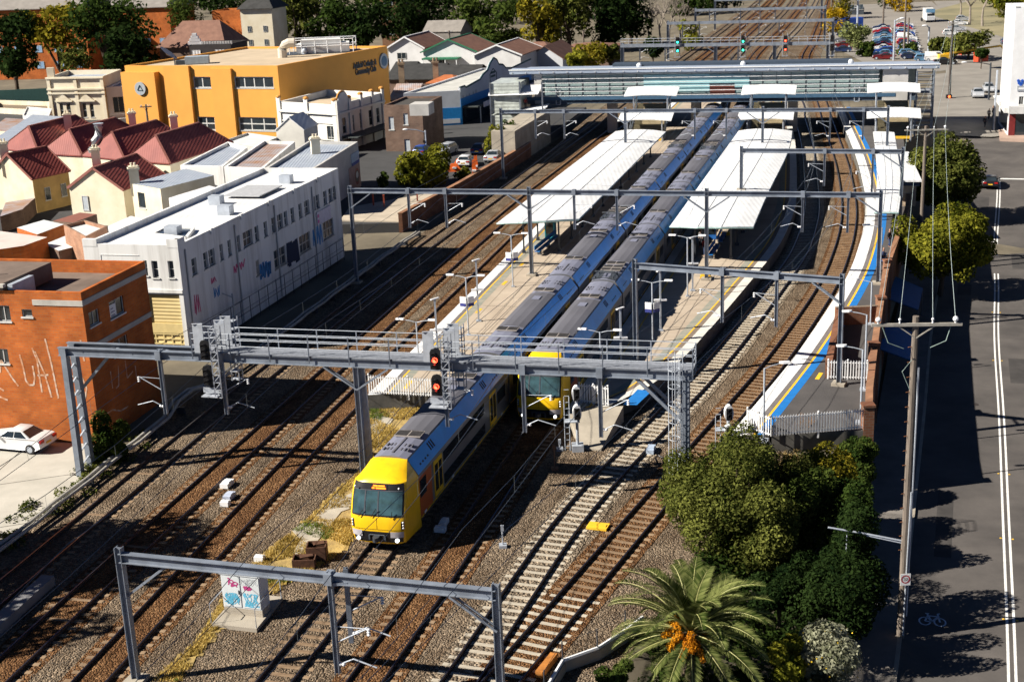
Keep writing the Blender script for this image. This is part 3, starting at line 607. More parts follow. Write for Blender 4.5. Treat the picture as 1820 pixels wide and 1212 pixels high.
def carriage(root, name, cab=False, panto=False, label=None):
    y0, y1 = (2.5 if cab else 0.15), 20.05
    sec = [(-HW, 0.95), (-HW, ZE), (-XT - .06, ZT - .04), (-XT, ZT), (-0.5, ZT + .12), (0, ZT + .16), (0.5, ZT + .12), (XT, ZT), (XT + .06, ZT - .04), (HW, ZE), (HW, 0.95)]
    m = MB(); m.loft([[(x, y, z) for x, z in sec] for y in (y0, y1)])
    body = m.build(name, TSIL, root, label=label)
    # roof: dark centre, pale ends, steel shoulders with blue shade right and sunlit lilac left painted in
    def slab(pts, y_a, y_b, lift, nm, mat):
        q = MB(); off = []
        for i, (x, z) in enumerate(pts):
            dx, dz = (pts[min(i + 1, len(pts) - 1)][0] - pts[max(i - 1, 0)][0]), (pts[min(i + 1, len(pts) - 1)][1] - pts[max(i - 1, 0)][1]); l = math.hypot(dx, dz); off.append((x - dz / l * lift, z + dx / l * lift))
        rg = [[(x, y, z) for x, z in pts] + [(x, y, z) for x, z in off[::-1]] for y in (y_a, y_b)]
        q.loft(rg); return q.build(nm, mat, body)
    rt = [(-XT, ZT), (-0.5, ZT + .12), (0, ZT + .16), (0.5, ZT + .12), (XT, ZT)]
    sides = [[(-HW, ZE + .02), (-XT - .06, ZT - .05)], [(XT + .06, ZT - .05), (HW, ZE + .02)]]
    slab(sides[0], y0 + .02, y1 - .02, 0.012, 'roof_shoulder', TLIT)
    slab(sides[1], y0 + .02, y1 - .02, 0.012, 'roof_shoulder', TSHADE)
    slab(rt, 6.2, 14.8, 0.05, 'roof_deck', TGREY)
    slab(rt, y0, 6.15, 0.012, 'roof_end', TPALE); slab(rt, 14.85, y1, 0.012, 'roof_end', TPALE)
    def vent(x, y, w, l):
        z = ZT + .16 - abs(x) * .09; q = MB(); q.m = 1; q.box((x, y, z + .04), (w, l, .06)); q.m = 0; q.box((x - w / 4, y, z + .055), (w / 2 - .09, l - .12, .06)); q.box((x + w / 4, y, z + .055), (w / 2 - .09, l - .12, .06)); q.build('roof_vent', [VENTM, FRAMEV], body)
    for yv in ([5.3] if not cab else [5.6]) + [15.6]: vent(0, yv, 1.5, 0.85)
    if panto:
        vent(0, 4.1, 1.55, .7); vent(0, 3.2, 1.55, .7)
    else:
        q = MB(); n0 = 3.0 if cab else 1.2
        for sx in (-1, 1):
            for i in range(3): 
                for j in range(2): q.box((sx * (.28 + i * .2), n0 + .5 + j * .6, ZT + .14), (.07, .35, .06))
        q.box((0, n0 + 1.0, ZT + .19), (.1, 2.2, .03)); q.build('roof_grille', TGREY, body)
    q = MB()
    for sx in (-1, 1):
        for i in range(3):
            for j in range(2): q.box((sx * (.28 + i * .2), 17.6 + j * .6, ZT + .14), (.07, .35, .06))
    q.build('roof_grille', TGREY, body)
    q = MB(); q.box((0, 13.2, ZT + .225), (.55, .9, .03)); q.build('roof_hatch', TPALE, body)
    # grilles on the shoulders
    nx, nz = (ZT - ZE), (HW - XT); nl = math.hypot(nx, nz); ang = math.atan2(nz, nx)
    def sh(sx, y, f, w, l, mat, nm, lift=.02):
        c = Vector((sx * (XT + (HW - XT) * f), y, ZT - (ZT - ZE) * f)); nn = Vector((sx * nx / nl, 0, nz / nl)); c += nn * lift
        R_ = Matrix.Rotation(sx * (math.pi / 2 - ang), 3, 'Y'); q.box(c, (w, l, .03), rot=R_)
    for sx in (-1, 1):
        q = MB()
        for yv in (5.6 if cab else 5.3, 15.6):
            for j in range(3): sh(sx, yv - .28 + j * .28, .42, .45, .16, VENTM, 'g')
            q.build('shoulder_vent', VENTM, body); q = MB()
        for yv in ((4.0 if cab else 2.0), 17.9):
            for j in range(4):
                for i in range(2): sh(sx, yv - .6 + j * .4, .35 + .28 * i, .2, .2, VENTM, 'g', .012)
        q.build('shoulder_grille', VENTM, body)
    # sides: windows, doors, skirts
    for sx in (-1, 1):
        def pane(ya, yb, za, zb, nm, mat, t=.02, par=body):
            q = MB(); q.box((sx * (HW + t / 2), (ya + yb) / 2, (za + zb) / 2), (t, yb - ya, zb - za)); return q.build(nm, mat, par)
        pane(6.6, 14.6, 2.35, 3.02, 'upper_window_band', GLASSD); pane(6.6, 14.6, 1.12, 1.72, 'lower_window_band', GLASSD)
        dys = [(4.0, 5.4), (15.7, 17.1)] if not cab else [(4.9, 6.3), (15.7, 17.1)]
        for ya, yb in dys:
            d = pane(ya, yb, 1.05, 3.1, 'door', TYEL, .035)
            for a_, b_ in ((ya + .12, (ya + yb) / 2 - .08), ((ya + yb) / 2 + .08, yb - .12)): pane(a_, b_, 1.35, 2.85, 'door_window', GLASSD, .045)
        pane(17.5, 19.3, 1.9, 2.7, 'end_window', GLASSD)
        if not cab: pane(1.0, 2.9, 1.9, 2.7, 'end_window', GLASSD)
        if cab: 
            pane(2.5, 4.5, .95, 3.15, 'orange_panel', TORA, .012)
            pane(2.6, 3.6, 2.0, 2.95, 'cab_window', GLASSD, .025)
        pane(y0, y1, .72, .95, 'skirt', TBLK); 
        q = MB(); q.box((sx * 1.52, (y0 + y1) / 2, .93), (.03, y1 - y0, .05)); q.build('sill_line', TYEL, body)
        q = MB()
        for yv in (3.2, 8, 12.5, 18.2): q.box((sx * 1.53, yv, 1.0), (.02, .35, .14))
        q.build('side_lamp', PORC, body)
    for yv in (3.6, 16.4):
        q = MB(); q.box((0, yv, .55), (2.3, 3.2, .35))
        for sx in (-1, 1):
            for w in (-1.1, 1.1): q.tube([(sx * .68, yv + w, .62), (sx * .82, yv + w, .62)], .43, 14)
            q.box((sx * 1.0, yv, .62), (.16, 3.2, .25))
        q.build('bogie', TBLK, body)
    q = MB(); q.box((0, 10, .62), (2.6, 8.5, .5)); q.build('underframe', TBLK, body)
    q = MB(); q.loft([[(x * .93, y, 1.0 + (z - .95) * .96) for x, z in sec] for y in (20.05, 20.3)]); q.build('gangway', RUBBER, body)
    if panto:
        q = MB(); q.box((0, 1.35, ZT + .12), (1.9, 2.0, .06))
        for a_, b_ in (((-.5, .6, .2), (-.35, 1.9, .45)), ((.5, .6, .2), (.35, 1.9, .45)), ((-.35, 1.9, .45), (-.5, .8, .6)), ((.35, 1.9, .45), (.5, .8, .6)), ((-.8, .75, .62), (.8, .75, .62)), ((-.8, .95, .62), (.8, .95, .62)), ((-.7, .55, .2), (.7, .55, .2)), ((-.7, 2.0, .25), (.7, 2.0, .25))):
            q.tube([(a_[0], a_[1], ZT + a_[2]), (b_[0], b_[1], ZT + b_[2])], .035, 6)
        for sx in (-.7, .7):
            for yv in (.55, 2.0): q.cyl((sx, yv, ZT + .12), .07, .2, 8)
        q.build('pantograph', STEELD, body)
    return body
def cab_front(body, lit=True):
    # profile of the nose: (y, z, half width, corner setback)
    rows = [(0.22, 0.40, 1.30, .35), (0.06, 0.52, 1.40, .30), (0.0, 0.95, 1.46, .26), (0.0, 1.55, 1.48, .24), (0.05, 1.92, 1.49, .24), (0.32, 2.75, 1.48, .26), (0.50, 3.26, 1.45, .30), (0.63, 3.60, 1.40, .36), (0.86, 3.78, 1.30, .45), (1.45, 4.0, 1.14, .4), (2.1, 4.17, 1.0, .2), (2.55, 4.22, .93, .0)]
    us = [-1, -.985, -.95, -.85, -.6, -.3, 0, .3, .6, .85, .95, .985, 1]
    m = MB(); R_ = []
    for y, z, w, sb in rows:
        dome = .12 if z > 3.6 else 0
        R_.append([(w * u, y + sb * abs(u) ** 5, z - dome * abs(u) ** 3 * (1 if z < 4.1 else .4)) for u in us])
    m.loft(R_, close=False, caps=False)
    # sides back to the car body
    def ww(z): return HW if z <= ZE else max(XT, HW - (z - ZE) / (ZT - ZE) * (HW - XT))
    for sx, k in ((-1, 0), (1, len(us) - 1)):
        A = [r[k] for r in R_]; B = [(sx * ww(a[2]), 2.55, a[2]) for a in A]
        n = len(A); base = A + B
        fs = [(i, i + 1, n + i + 1, n + i) for i in range(n - 1)]
        if sx < 0: fs = [f[::-1] for f in fs]
        m.add(base, [f[::-1] for f in fs])
    m.add([(x, 2.5, z) for x, z in ((-HW, .42), (HW, .42), (HW, ZE), (XT, ZT), (-XT, ZT), (-HW, ZE))], [tuple(range(6))])
    shell = m.build('cab_shell', TYEL, body, smooth=True)
    md = shell.modifiers.new('edge', 'EDGE_SPLIT'); md.split_angle = rad(38)
    def face(poly, nm, mat, lift=.03, par=body):
        # polygon strips given as (u in -1..1, z), laid just proud of the nose surface
        def surf(u, z):
            for (a, b_) in zip(rows, rows[1:]):
                if a[1] <= z <= b_[1]:
                    t = (z - a[1]) / (b_[1] - a[1]); y = a[0] + (b_[0] - a[0]) * t; w = a[2] + (b_[2] - a[2]) * t; sb = a[3] + (b_[3] - a[3]) * t
                    return Vector((w * u, y + sb * abs(u) ** 5 - lift, z))
            return Vector((u * 1.4, -lift, z))
        q = MB(); (u0, u1, z0, z1) = poly; nu, nz_ = max(2, int((u1 - u0) / .12)), max(2, int((z1 - z0) / .2))
        P = [surf(u0 + (u1 - u0) * i / nu, z0 + (z1 - z0) * j / nz_) for j in range(nz_ + 1) for i in range(nu + 1)]
        q.add(P, [(j * (nu + 1) + i, j * (nu + 1) + i + 1, (j + 1) * (nu + 1) + i + 1, (j + 1) * (nu + 1) + i) for j in range(nz_) for i in range(nu)])
        return q.build(nm, mat, par, smooth=True)
    face((-.94, .94, 1.97, 3.57), 'windscreen_surround', BLACK, .02)
    WS = pmat('windscreen', (0.03, 0.055, 0.06), 0.06, 0, 0.5, 1.2, col2=(0.06, 0.13, 0.15), spec=0.9)
    for u0, u1 in ((-.89, -.46), (-.42, .02), (.06, .89)): face((u0, u1, 2.05, 3.2), 'windscreen', WS, .035)
    for u0 in (-.44, .04): face((u0 - .025, u0 + .025, 2.0, 3.24), 'windscreen_bar', STEELD, .05)
    face((-.9, .9, 3.21, 3.26), 'windscreen_bar', STEELD, .05)
    q = MB()
    for u0, z0, u1, z1 in ((-.66, 1.93, -.5, 2.3), (-.2, 1.93, .0, 2.4), (.55, 1.93, .6, 2.3)): q.tube([(u0 * 1.45, .0, z0), (u1 * 1.45, .02, z1)], .018, 5)
    q.build('wiper', BLACK, body)
    if lit:
        sg = face((-.26, .36, 3.29, 3.52), 'destination_sign', BLACK, .04)
        LED = emat('orange led', (1.0, 0.16, 0.01), 2.2); q = MB()
        for a_, b_, zz in ((-.24, .0, 3.46), (.03, .38, 3.46), (-.3, -.16, 3.35), (-.1, .44, 3.35)): q.beam((a_, .44 + (zz - 3.25) * .38, zz), (b_, .44 + (zz - 3.25) * .38, zz), .02, .075)
        q.build('lit_lettering', LED, sg)
    for sx in (-.82, .82):
        q = MB(); q.sphere((sx * 1.44,   .42, 3.42), .055, 8, 5); q.build('marker_lamp', PORC, body)
    face((-.94, .94, 1.26, 1.28), 'panel_seam', BLACK, .008); face((-.006, .006, 1.28, 1.9), 'panel_seam', BLACK, .008)
    # lower face: coupler recess, bumper panels, lamps
    face((-.93, .93, .58, 1.16), 'coupler_recess', BLACK, .02)
    for u0, u1 in ((-.95, -.55), (.5, .95)): face((u0, u1, .88, 1.2), 'bumper_panel', pmat('bumper grey', (0.42, 0.40, 0.43), .6, 0, .1), .06)
    for sx in (-1, 1):
        q = MB(); q.tube([(sx * 1.05, .08, .72), (sx * 1.05, -.02, .72)], .1, 14); q.build('headlight', emat('headlight', (0.95, 0.97, 1.0), 1.6 if lit else 0.3), body)
        face((.86, .97, 1.3, 1.75) if sx > 0 else (-.97, -.86, 1.3, 1.75), 'lamp_cluster', BLACK, .02)
        q = MB()
        for zz in (1.38, 1.53, 1.68): q.sphere((sx * 1.37, .17, zz), .06, 8, 5)
        q.build('lamp_lens', PORC, body)
    q = MB(); q.box((0, -.12, .84), (.32, .4, .26)); q.cyl((0, -.34, .74), .12, .22, 10); q.tube([(-.4, -.03, .98), (.4, -.03, .98)], .03, 6); q.box((.42, -.04, .8), (.1, .1, .3)); q.box((-.42, -.04, .85), (.08, .1, .25)); q.build('coupler', STEELD, body)
TEXTS = []
def make_train(path, s_nose, ncars, label, panto_cars, lit):
    p = path.pos(s_nose); root = thing('passenger_train', label, 'train', (p.x, p.y, 0), 'yellow fronted double deck trains')
    for k in range(ncars):
        sa = s_nose + k * 20.3; a, b_ = path.pos(sa), path.pos(sa + 20.2); d = (b_ - a).normalized(); az = math.atan2(d.x, d.y)
        tmp = bpy.data.objects.new('tmp', None); OFF['tmp'] = Vector((0, 0, 0))
        if k == 0:
            body = carriage(None, 'carriage', cab=True, label='front carriage with yellow cab'); cab_front(body, lit)
        else:
            key = 'p' if k in panto_cars else 'm'
            if key not in PROT:
                PROT[key] = carriage(None, 'carriage', panto=(key == 'p'))
                body = PROT[key]
            else: body = dup(PROT[key], (0, 0, 0))
        bpy.data.objects.remove(tmp)
        body.parent = root; body.location = (a.x - p.x, a.y - p.y, 0.12); body.rotation_euler = (0, 0, -az)
        if 'label' in body and k: del body['label']
    return root
PROT = {}
make_train(PT['T4'], PT['T4'].s_at_y(63.7), 7, 'front yellow nosed train with lit orange sign leaving the left platform', (3, 5), True)
make_train(PT['T5'], PT['T5'].s_at_y(80.9), 7, 'yellow nosed train standing behind the signal gantry at the middle platform', (1, 4), False)

# ================================================================== OVERHEAD STRUCTURES
def beam_t(A, B, x):
    lo, hi = -0.5, 1.5
    for _ in range(50):
        t = (lo + hi) / 2
        if pj(A.lerp(B, t))[0] < x: lo = t
        else: hi = t
    return A.lerp(B, (lo + hi) / 2)
def drop_z(P, y):
    lo, hi = -4.0, P.z
    for _ in range(50):
        z = (lo + hi) / 2
        if pj((P.x, P.y, z))[1] > y: lo = z
        else: hi = z
    return (lo + hi) / 2
WIRES = {k: [] for k in TR}
def near_track(P):
    best = None
    for k, pa in PT.items():
        x = px_at(pa, 0, P.y)
        if best is None or abs(x - P.x) < abs(best[1] - P.x): best = (k, x)
    return best
def cantilever(root, P, zb, side, u, bold=1.0):
    """insulators and arms that hold the contact wire off a drop post"""
    r = .03 * bold; q = MB(); zc = zb + .45; zt = zb + 1.75
    a = Vector((P.x, P.y, zt - .3)) + u * side * .1; b_ = Vector((P.x, P.y, zt + .45)) + u * side * 1.45
    q.tube([a, b_], r, 6); q.tube([(P.x, P.y, zt + .4), b_], r * .6, 5)
    c = Vector((P.x, P.y, zc)) + u * side * .15; d = Vector((P.x, P.y, zc + .3)) + u * side * .75; e = Vector((P.x, P.y, zc + .02)) + u * side * 1.75
    q.tube([c, d, e], r, 6); q.build('registration_arm', STEELL, root)
    q = MB()
    for k in range(3): q.sphere(Vector((P.x, P.y, zt + .42 - k * .12)) + u * side * 1.5, .085, 8, 5, (1, 1, .6))
    for k in range(2): q.sphere(c + u * side * (k * .14), .09, 8, 5)
    q.build('insulator', PORC, root)
    return b_ - Vector((0, 0, .2)), e
def gantry(label, L, R, zb, posts, drops, w=.3, h=.42, braces=(), group='overhead line portals', name='line_portal', extra=0.0, arms=True, bold=1.0, solid=True):
    A, B = at(*L, zb), at(*R, zb); u = (B - A).normalized(); root = thing(name, label, 'gantry', (A.x, A.y, 0), group)
    q = MB(); (q.ibeam if solid else q.beam)(A - u * extra, B + u * extra, w, h) ; q.build('beam', STEEL, root)
    PP = []
    for x, z0, kind in posts:
        P = beam_t(A, B, x); q = MB(); top = zb + h / 2 + (.25 if kind != 'under' else -h)
        q.ibeam((P.x, P.y, z0), (P.x, P.y, top), w * 1.0, w * 1.0, .03, up=u); q.build('post', STEEL, root)
        if z0 > -1: q = MB(); q.box((P.x, P.y, z0 + .06), (.85, .85, .25), math.atan2(u.y, u.x)); q.build('footing', CONC, root)
        PP.append(P)
    for i, side in braces:
        P = PP[i]; a = Vector((P.x, P.y, zb - 1.55)); b_ = Vector((P.x, P.y, zb - h / 2 - .03)) + u * side * 1.9
        for o in (-.12, .12):
            dv = Vector((-u.y, u.x, 0)) * o; q = MB(); q.beam(a + dv, b_ + dv, .07, .09); q.build('brace', STEEL, root)
    for x, y, side in drops:
        P = beam_t(A, B, x); z = drop_z(P, y); q = MB(); q.ibeam((P.x, P.y, z), (P.x, P.y, zb + h / 2 + .08), .2, .2, .025, up=u)
        q.box((P.x, P.y, zb + .02), (.34, .5, h + .06), math.atan2(u.y, u.x)); q.build('drop_post', STEEL, root)
        if arms:
            bw, cw = cantilever(root, P, z, side, u, bold)
            k, xx = near_track(cw); WIRES[k].append((cw, bw))
    for i, (x, z0, kind) in enumerate(posts):
        if kind in ('armL', 'armR'):
            P = PP[i]; side = 1 if kind == 'armR' else -1; bw, cw = cantilever(root, P, 4.9, side, u, bold); k, xx = near_track(cw); WIRES[k].append((cw, bw))
    return root, A, B, u
# nearest portal
g1, A, B, u = gantry('nearest grey portal beam in the foreground with twin drop posts', (213, 990), (882, 1056), 5.9, [(213, 0, 'n'), (882, 0, 'n')], [(586, 1196, 1)], .3, .42, braces=((1, -1),), group=None, bold=1.1)
P = beam_t(A, B, 604); q = MB(); q.ibeam((P.x + .15, P.y + .75, drop_z(P, 1165) + .2), (P.x + .15, P.y + .75, 6.0), .2, .2, .025); q.box((P.x, P.y + .35, 5.72), (.6, .95, .12)); q.build('drop_post', STEEL, g1)
bw, cw = cantilever(g1, Vector((P.x + .15, P.y + .75, 0)), drop_z(P, 1165) + .2, 1, u, 1.1)
q = MB(); a0 = beam_t(A, B, 240); q.beam(Vector((beam_t(A, B, 213).x + .1, beam_t(A, B, 213).y, 4.1)), beam_t(A, B, 292) - Vector((0, 0, .25)), .08, .1); q.build('brace', STEEL, g1)
# big signal gantry with walkway
ZG = 7.75
g2, A, B, u = gantry('long signal gantry with railed walkway crossing all tracks above the front train', (104, 624), (1232, 668), ZG, [(632, 0, 'under')], [(283, 735, -1), (393, 736, 1), (790, 758, 1), (929, 768, 1), (1066, 777, 1)], .3, .5, braces=((0, -1), (0, 1)), group=None, name='signal_gantry', bold=1.0)
n_ = Vector((-u.y, u.x, 0))
def alongx(x): return beam_t(A, B, x)
q = MB(); q.ibeam(A + n_ * 1.0, B + n_ * 1.0, .3, .5); q.build('beam', STEEL, g2)
q = MB(); L_ = (B - A).length; w0 = alongx(345); Lw = (w0 - A).length
k = 0; t = 0.0
while t < Lw: q.beam(A + u * t + n_ * (0 if k % 2 else 1), A + u * min(t + 1.6, Lw) + n_ * (1 if k % 2 else 0) , .08, .08); t += 1.6; k += 1
q.build('lattice_brace', STEEL, g2)
MESHF = pmat('walkway grating', (0.25, 0.27, 0.31), 0.7, 0.1, 0.2, 6)
q = MB(); q.beam(w0 + n_ * .5 + Vector((0, 0, .3)), B + n_ * .5 + Vector((0, 0, .3)), 1.3, .06); q.build('walkway', MESHF, g2)
for side, o in (('near', -.18), ('far', 1.18)):
    for hz_ in (.45, .8, 1.15):
        q = MB(); q.tube([w0 + n_ * o + Vector((0, 0, .3 + hz_)), B + n_ * o + Vector((0, 0, .3 + hz_))], .024, 6); q.build('handrail', STEELL, g2)
    LL = (B - w0).length; n = int(LL / 2.2)
    for i in range(n + 1):
        p = w0.lerp(B, i / n) + n_ * o; q = MB(); q.beam(p + Vector((0, 0, -.1)), p + Vector((0, 0, 1.47)), .06, .06); q.build('stanchion', STEELL if side == 'far' else STEEL, g2)
for hz_ in (.45, .8, 1.15): q = MB(); q.tube([B + n_ * -.18 + Vector((0, 0, .3 + hz_)), B + n_ * 1.18 + Vector((0, 0, .3 + hz_))], .024, 6); q.build('handrail', STEELL, g2)
# heavy central post, left lattice leg, right caged ladder column
P = alongx(632) + n_ * .5; q = MB(); q.loft([[(P.x + sx * w, P.y + sy * w, z) for sx, sy in ((-1, -1), (1, -1), (1, 1), (-1, 1))] for z, w in ((0, .38), (4.5, .34), (ZG - .3, .28))]); q.build('column', STEEL, g2)
P = A + u * .4; 
for o in (0, .95):
    q = MB(); a = P + n_ * (o * 1.0); q.beam((a.x - .0, a.y + (o - .5) * .5, 0), (a.x, a.y, ZG + .2), .42, .34, up=u); q.build('lattice_leg', STEEL, g2)
q = MB()
for i in range(9):
    z = .4 + i * .85; f = 1 + .5 * (1 - z / ZG); c = P + n_ * .48; h2 = .48 * f; q.beam((c.x - n_.x * h2, c.y - n_.y * h2, z), (c.x + n_.x * h2, c.y + n_.y * h2, z + .5), .05, .1, up=u)
q.build('lattice_brace', STEELL, g2)
q = MB(); q.beam(P + n_ * .5 + Vector((.1, 0, 4.9 - ZG)), P + n_ * .5 + u * 2.6 + Vector((0, 0, -.3)), .16, .16); q.build('brace', STEEL, g2)
P = B - u * .35; q = MB(); q.box((P.x, P.y, ZG / 2), (.36, .16, ZG), math.atan2(u.y, u.x)); q.box((P.x, P.y + .9, ZG / 2), (.36, .16, ZG), math.atan2(u.y, u.x))
for i in range(14): q.box((P.x, P.y + .45, .4 + i * .55), (.12, .9, .08), math.atan2(u.y, u.x))
q.build('column', STEEL, g2)
q = MB(); c = P + Vector((-.42, -.2, 0))
for sx in (-.2, .2): q.tube([(c.x + sx, c.y, .2), (c.x + sx, c.y, ZG + 1.4)], .025, 5)
for i in range(28): q.tube([(c.x - .2, c.y, .4 + i * .31), (c.x + .2, c.y, .4 + i * .31)], .014, 4)
for i in range(7):
    z = 2.6 + i * .95; q.tube([(c.x - .3 + .62 * math.cos(t) * .5 - .0, c.y - .35 + .4 * math.sin(t), z) for t in np.linspace(0, 6.28, 12)], .02, 4)
for t in np.linspace(2.6, 6.8, 6): q.tube([(c.x - .3 + .31 * math.cos(t), c.y - .35 + .4 * math.sin(t), 2.6), (c.x - .3 + .31 * math.cos(t), c.y - .35 + .4 * math.sin(t), ZG + 1.1)], .018, 4)
q.build('ladder', STEELL, g2)
for o in (0, 1.0): q = MB(); q.beam(B + n_ * o - u * .5 + Vector((0, 0, -2.7)), B + n_ * o - u * 3.0 + Vector((0, 0, -.25)), .14, .16); q.build('brace', STEEL, g2)
# signals hung in cages on that gantry
RED = emat('red signal light', (1.0, 0.05, 0.02), 6.0); GRN = emat('green signal light', (0.03, 1.0, 0.55), 5.0); AMB = emat('dim lens', (0.03, 0.02, 0.02), 0)
CAGE = pmat('cage steel', (0.40, 0.43, 0.48), .5, .1, .15)
def signal_cage(P, label, lit, dy=-.55, top=ZG + 1.9, bot=ZG - 2.2, group='signals on the gantries'):
    root = thing('railway_signal', label, 'signal', (P.x, P.y, bot), group); q = MB()
    f = P + n_ * dy
    for ox in (.38, .8):
        for oy in (-.25, .35): a = f + u * ox + n_ * oy; q.beam((a.x, a.y, bot), (a.x, a.y, top), .06, .06)
    z = bot
    while z < top:
        for oy in (-.25, .35): a, c = f + u * .38 + n_ * oy, f + u * .8 + n_ * oy; q.beam((a.x, a.y, z), (c.x, c.y, min(z + .45, top)), .04, .04); q.beam((a.x, a.y, z), (c.x, c.y, z), .04, .04)
        a, c = f + u * .38 - n_ * .25, f + u * .38 + n_ * .35; q.beam((a.x, a.y, z), (c.x, c.y, z), .04, .04)
        z += .45
    a = f + u * -.45; q.box((f.x + u.x * .05, f.y + u.y * .05, bot + .05), (1.0, .7, .06), math.atan2(u.y, u.x))
    q.box((f.x + u.x * .05, f.y + u.y * .05, bot + .35), (1.0, .04, .3), math.atan2(u.y, u.x))
    for ox, oy in ((-.35, -.1), (.6, .7), (.6, 1.5)): a = f + u * ox + n_ * oy; q.box((a.x, a.y, ZG + 1.25), (.62, .05, 1.7), math.atan2(u.y, u.x)); q.tube([(a.x - .3, a.y, ZG + 2.1), (a.x + .3, a.y, ZG + 2.1)], .04, 5)
    q.build('cage', CAGE, root)
    q = MB(); c2 = P + n_ * 1.6
    for ox in (.5, .95):
        for oy in (-.2, .3): a = c2 + u * ox + n_ * oy; q.beam((a.x, a.y, bot + .3), (a.x, a.y, top), .06, .06)
    for i in range(8): a = c2 + u * .7; q.box((a.x, a.y, bot + .4 + i * .5), (.5, .5, .04), math.atan2(u.y, u.x))
    q.build('ladder_cage', CAGE, root)
    fc = f - n_ * .1; fc.z = 0
    for i, zc in enumerate((bot + 2.75, bot + 1.25)):
        q = MB(); n2 = 8; prof = [(-.28, -.55), (.28, -.55), (.28, .42), (.2, .58), (0, .64), (-.2, .58), (-.28, .42)]
        q.loft([[tuple(fc + u * x + Vector((0, 0, zc + z)) + n_ * o) for x, z in prof] for o in (.12, .0, -.1)]); 
        hd = q.build('signal_head', BLACK, root)
        for j, zz in enumerate((.3, -.02, -.34)):
            q = MB(); c = fc + Vector((0, 0, zc + zz)) - n_ * .1
            q.loft([[tuple(c + u * (.13 * math.cos(t)) + Vector((0, 0, .13 * math.sin(t))) - n_ * o) for t in np.linspace(-.3, math.pi + .3, 10)] for o in (0, .26)], close=False, caps=False); q.build('hood', BLACK, hd)
            q = MB(); q.tube([c - n_ * .0, c - n_ * .03], .1 if (i, j) not in lit else .15, 12); q.build('lens', lit.get((i, j), AMB), hd)
    return root
signal_cage(alongx(374) , 'signal cage on the gantry above the left tracks, lamps dark', {}, dy=-.4, group='signals on the long gantry')
signal_cage(alongx(780), 'signal with two red lights hanging above the front train', {(0, 1): RED, (1, 1): RED}, dy=-.45, group='signals on the long gantry')

# portals across the station
gantry('long grey portal over the left platform canopy and both trains', (618, 339), (1566, 347), 8.5, [(622, 0, 'n'), (940, 1.1, 'n'), (1256, 1.1, 'n'), (1566, 1.1, 'n')],
       [(725, 405, 1), (791, 405, 1), (1020, 408, 1), (1096, 410, 1), (1427, 413, -1), (1508, 414, -1)], .3, .42, braces=((0, 1), (1, -1), (1, 1), (2, -1), (2, 1), (3, -1)))
gantry('grey portal just in front of the station bridge', (890, 199), (1580, 195), 8.4, [(890, 0, 'n'), (1111, 1.1, 'n'), (1356, 1.1, 'n'), (1579, 1.1, 'n')],
       [(951, 247, 1), (1002, 247, 1), (1235, 248, -1), (1291, 248, -1), (1476, 249, -1), (1535, 249, -1)], .3, .42, braces=((1, -1), (1, 1), (2, -1), (2, 1), (3, -1)))
gantry('short portal from the middle platform to the right platform behind the signal gantry', (1128, 472), (1498, 499), 8.1, [(1128, 1.1, 'n'), (1497, 1.1, 'n')], [(1284, 573, -1), (1381, 581, -1)], .3, .42, braces=((1, -1),), group='short portals over the right tracks')
gantry('short portal over the right tracks near the white platform building', (1318, 268), (1606, 270), 8.4, [(1318, 4.4, 'n'), (1605, 1.1, 'n')], [(1466, 331, -1), (1552, 345, -1)], .3, .42, braces=((1, -1),), group='short portals over the right tracks')
# portals and signals beyond the bridge
gf, Af, Bf, uf = gantry('far signal gantry with railing beyond the bridge roof', (1103, 82), (1482, 77), 7.4, [(1106, 0, 'n'), (1272, 0, 'under'), (1377, 0, 'under'), (1472, 0, 'n')], [(1137, 108, 1), (1182, 112, 1), (1312, 110, 1)], .6, .6, braces=((1, -1), (3, -1)), group='portals beyond the bridge', name='signal_gantry', solid=False)
for hz_ in (.5, 1.0): q = MB(); q.tube([Af + Vector((0, -.3, .3 + hz_)), Bf + Vector((0, -.3, .3 + hz_))], .05, 5); q.build('handrail', STEELL, gf)
for i in range(26): q = MB(); p = Af.lerp(Bf, i / 25); q.beam(p + Vector((0, -.3, 0)), p + Vector((0, -.3, 1.35)), .08, .08); q.build('stanchion', STEELL, gf)
u, n_ = uf, Vector((-uf.y, uf.x, 0))
def far_signal(x, label, mat):
    P = beam_t(Af, Bf, x); root = thing('railway_signal', label, 'signal', (P.x, P.y, 5), 'signals beyond the bridge'); q = MB()
    for ox in (-.45, .45): q.beam((P.x + ox, P.y - .7, 5.2), (P.x + ox, P.y - .7, 9.4), .1, .1)
    q.box((P.x, P.y - .7, 5.2), (1.0, .6, .08)); q.build('cage', CAGE, root)
    for zc in (8.3, 6.7):
        q = MB(); q.box((P.x, P.y - .85, zc), (.62, .2, 1.25)); hd = q.build('signal_head', BLACK, root)
        for dz in (.35, -.3): q = MB(); q.tube([(P.x, P.y - .95, zc + dz), (P.x, P.y - 1.0, zc + dz)], .17, 10); q.build('lens', mat if dz < 0 else AMB, hd)
for x, l, mt in ((1203, 'far signal showing two green lights, leftmost beyond the bridge', GRN), (1319, 'far signal showing two green lights, in the middle of the far gantry', GRN), (1394, 'far signal showing two red lights beyond the bridge', RED), (1477, 'dark far signal at the right end of the far gantry', AMB)): far_signal(x, l, mt)
gantry('second portal beyond the bridge, behind the far signal gantry', (1186, 42), (1482, 36), 8.2, [(1187, 0, 'n'), (1481, 0, 'n')], [(1213, 68, 1), (1243, 66, 1), (1315, 62, 1), (1349, 62, 1), (1385, 60, 1)], .5, .6, braces=((0, 1), (1, -1)), group='portals beyond the bridge', solid=False)
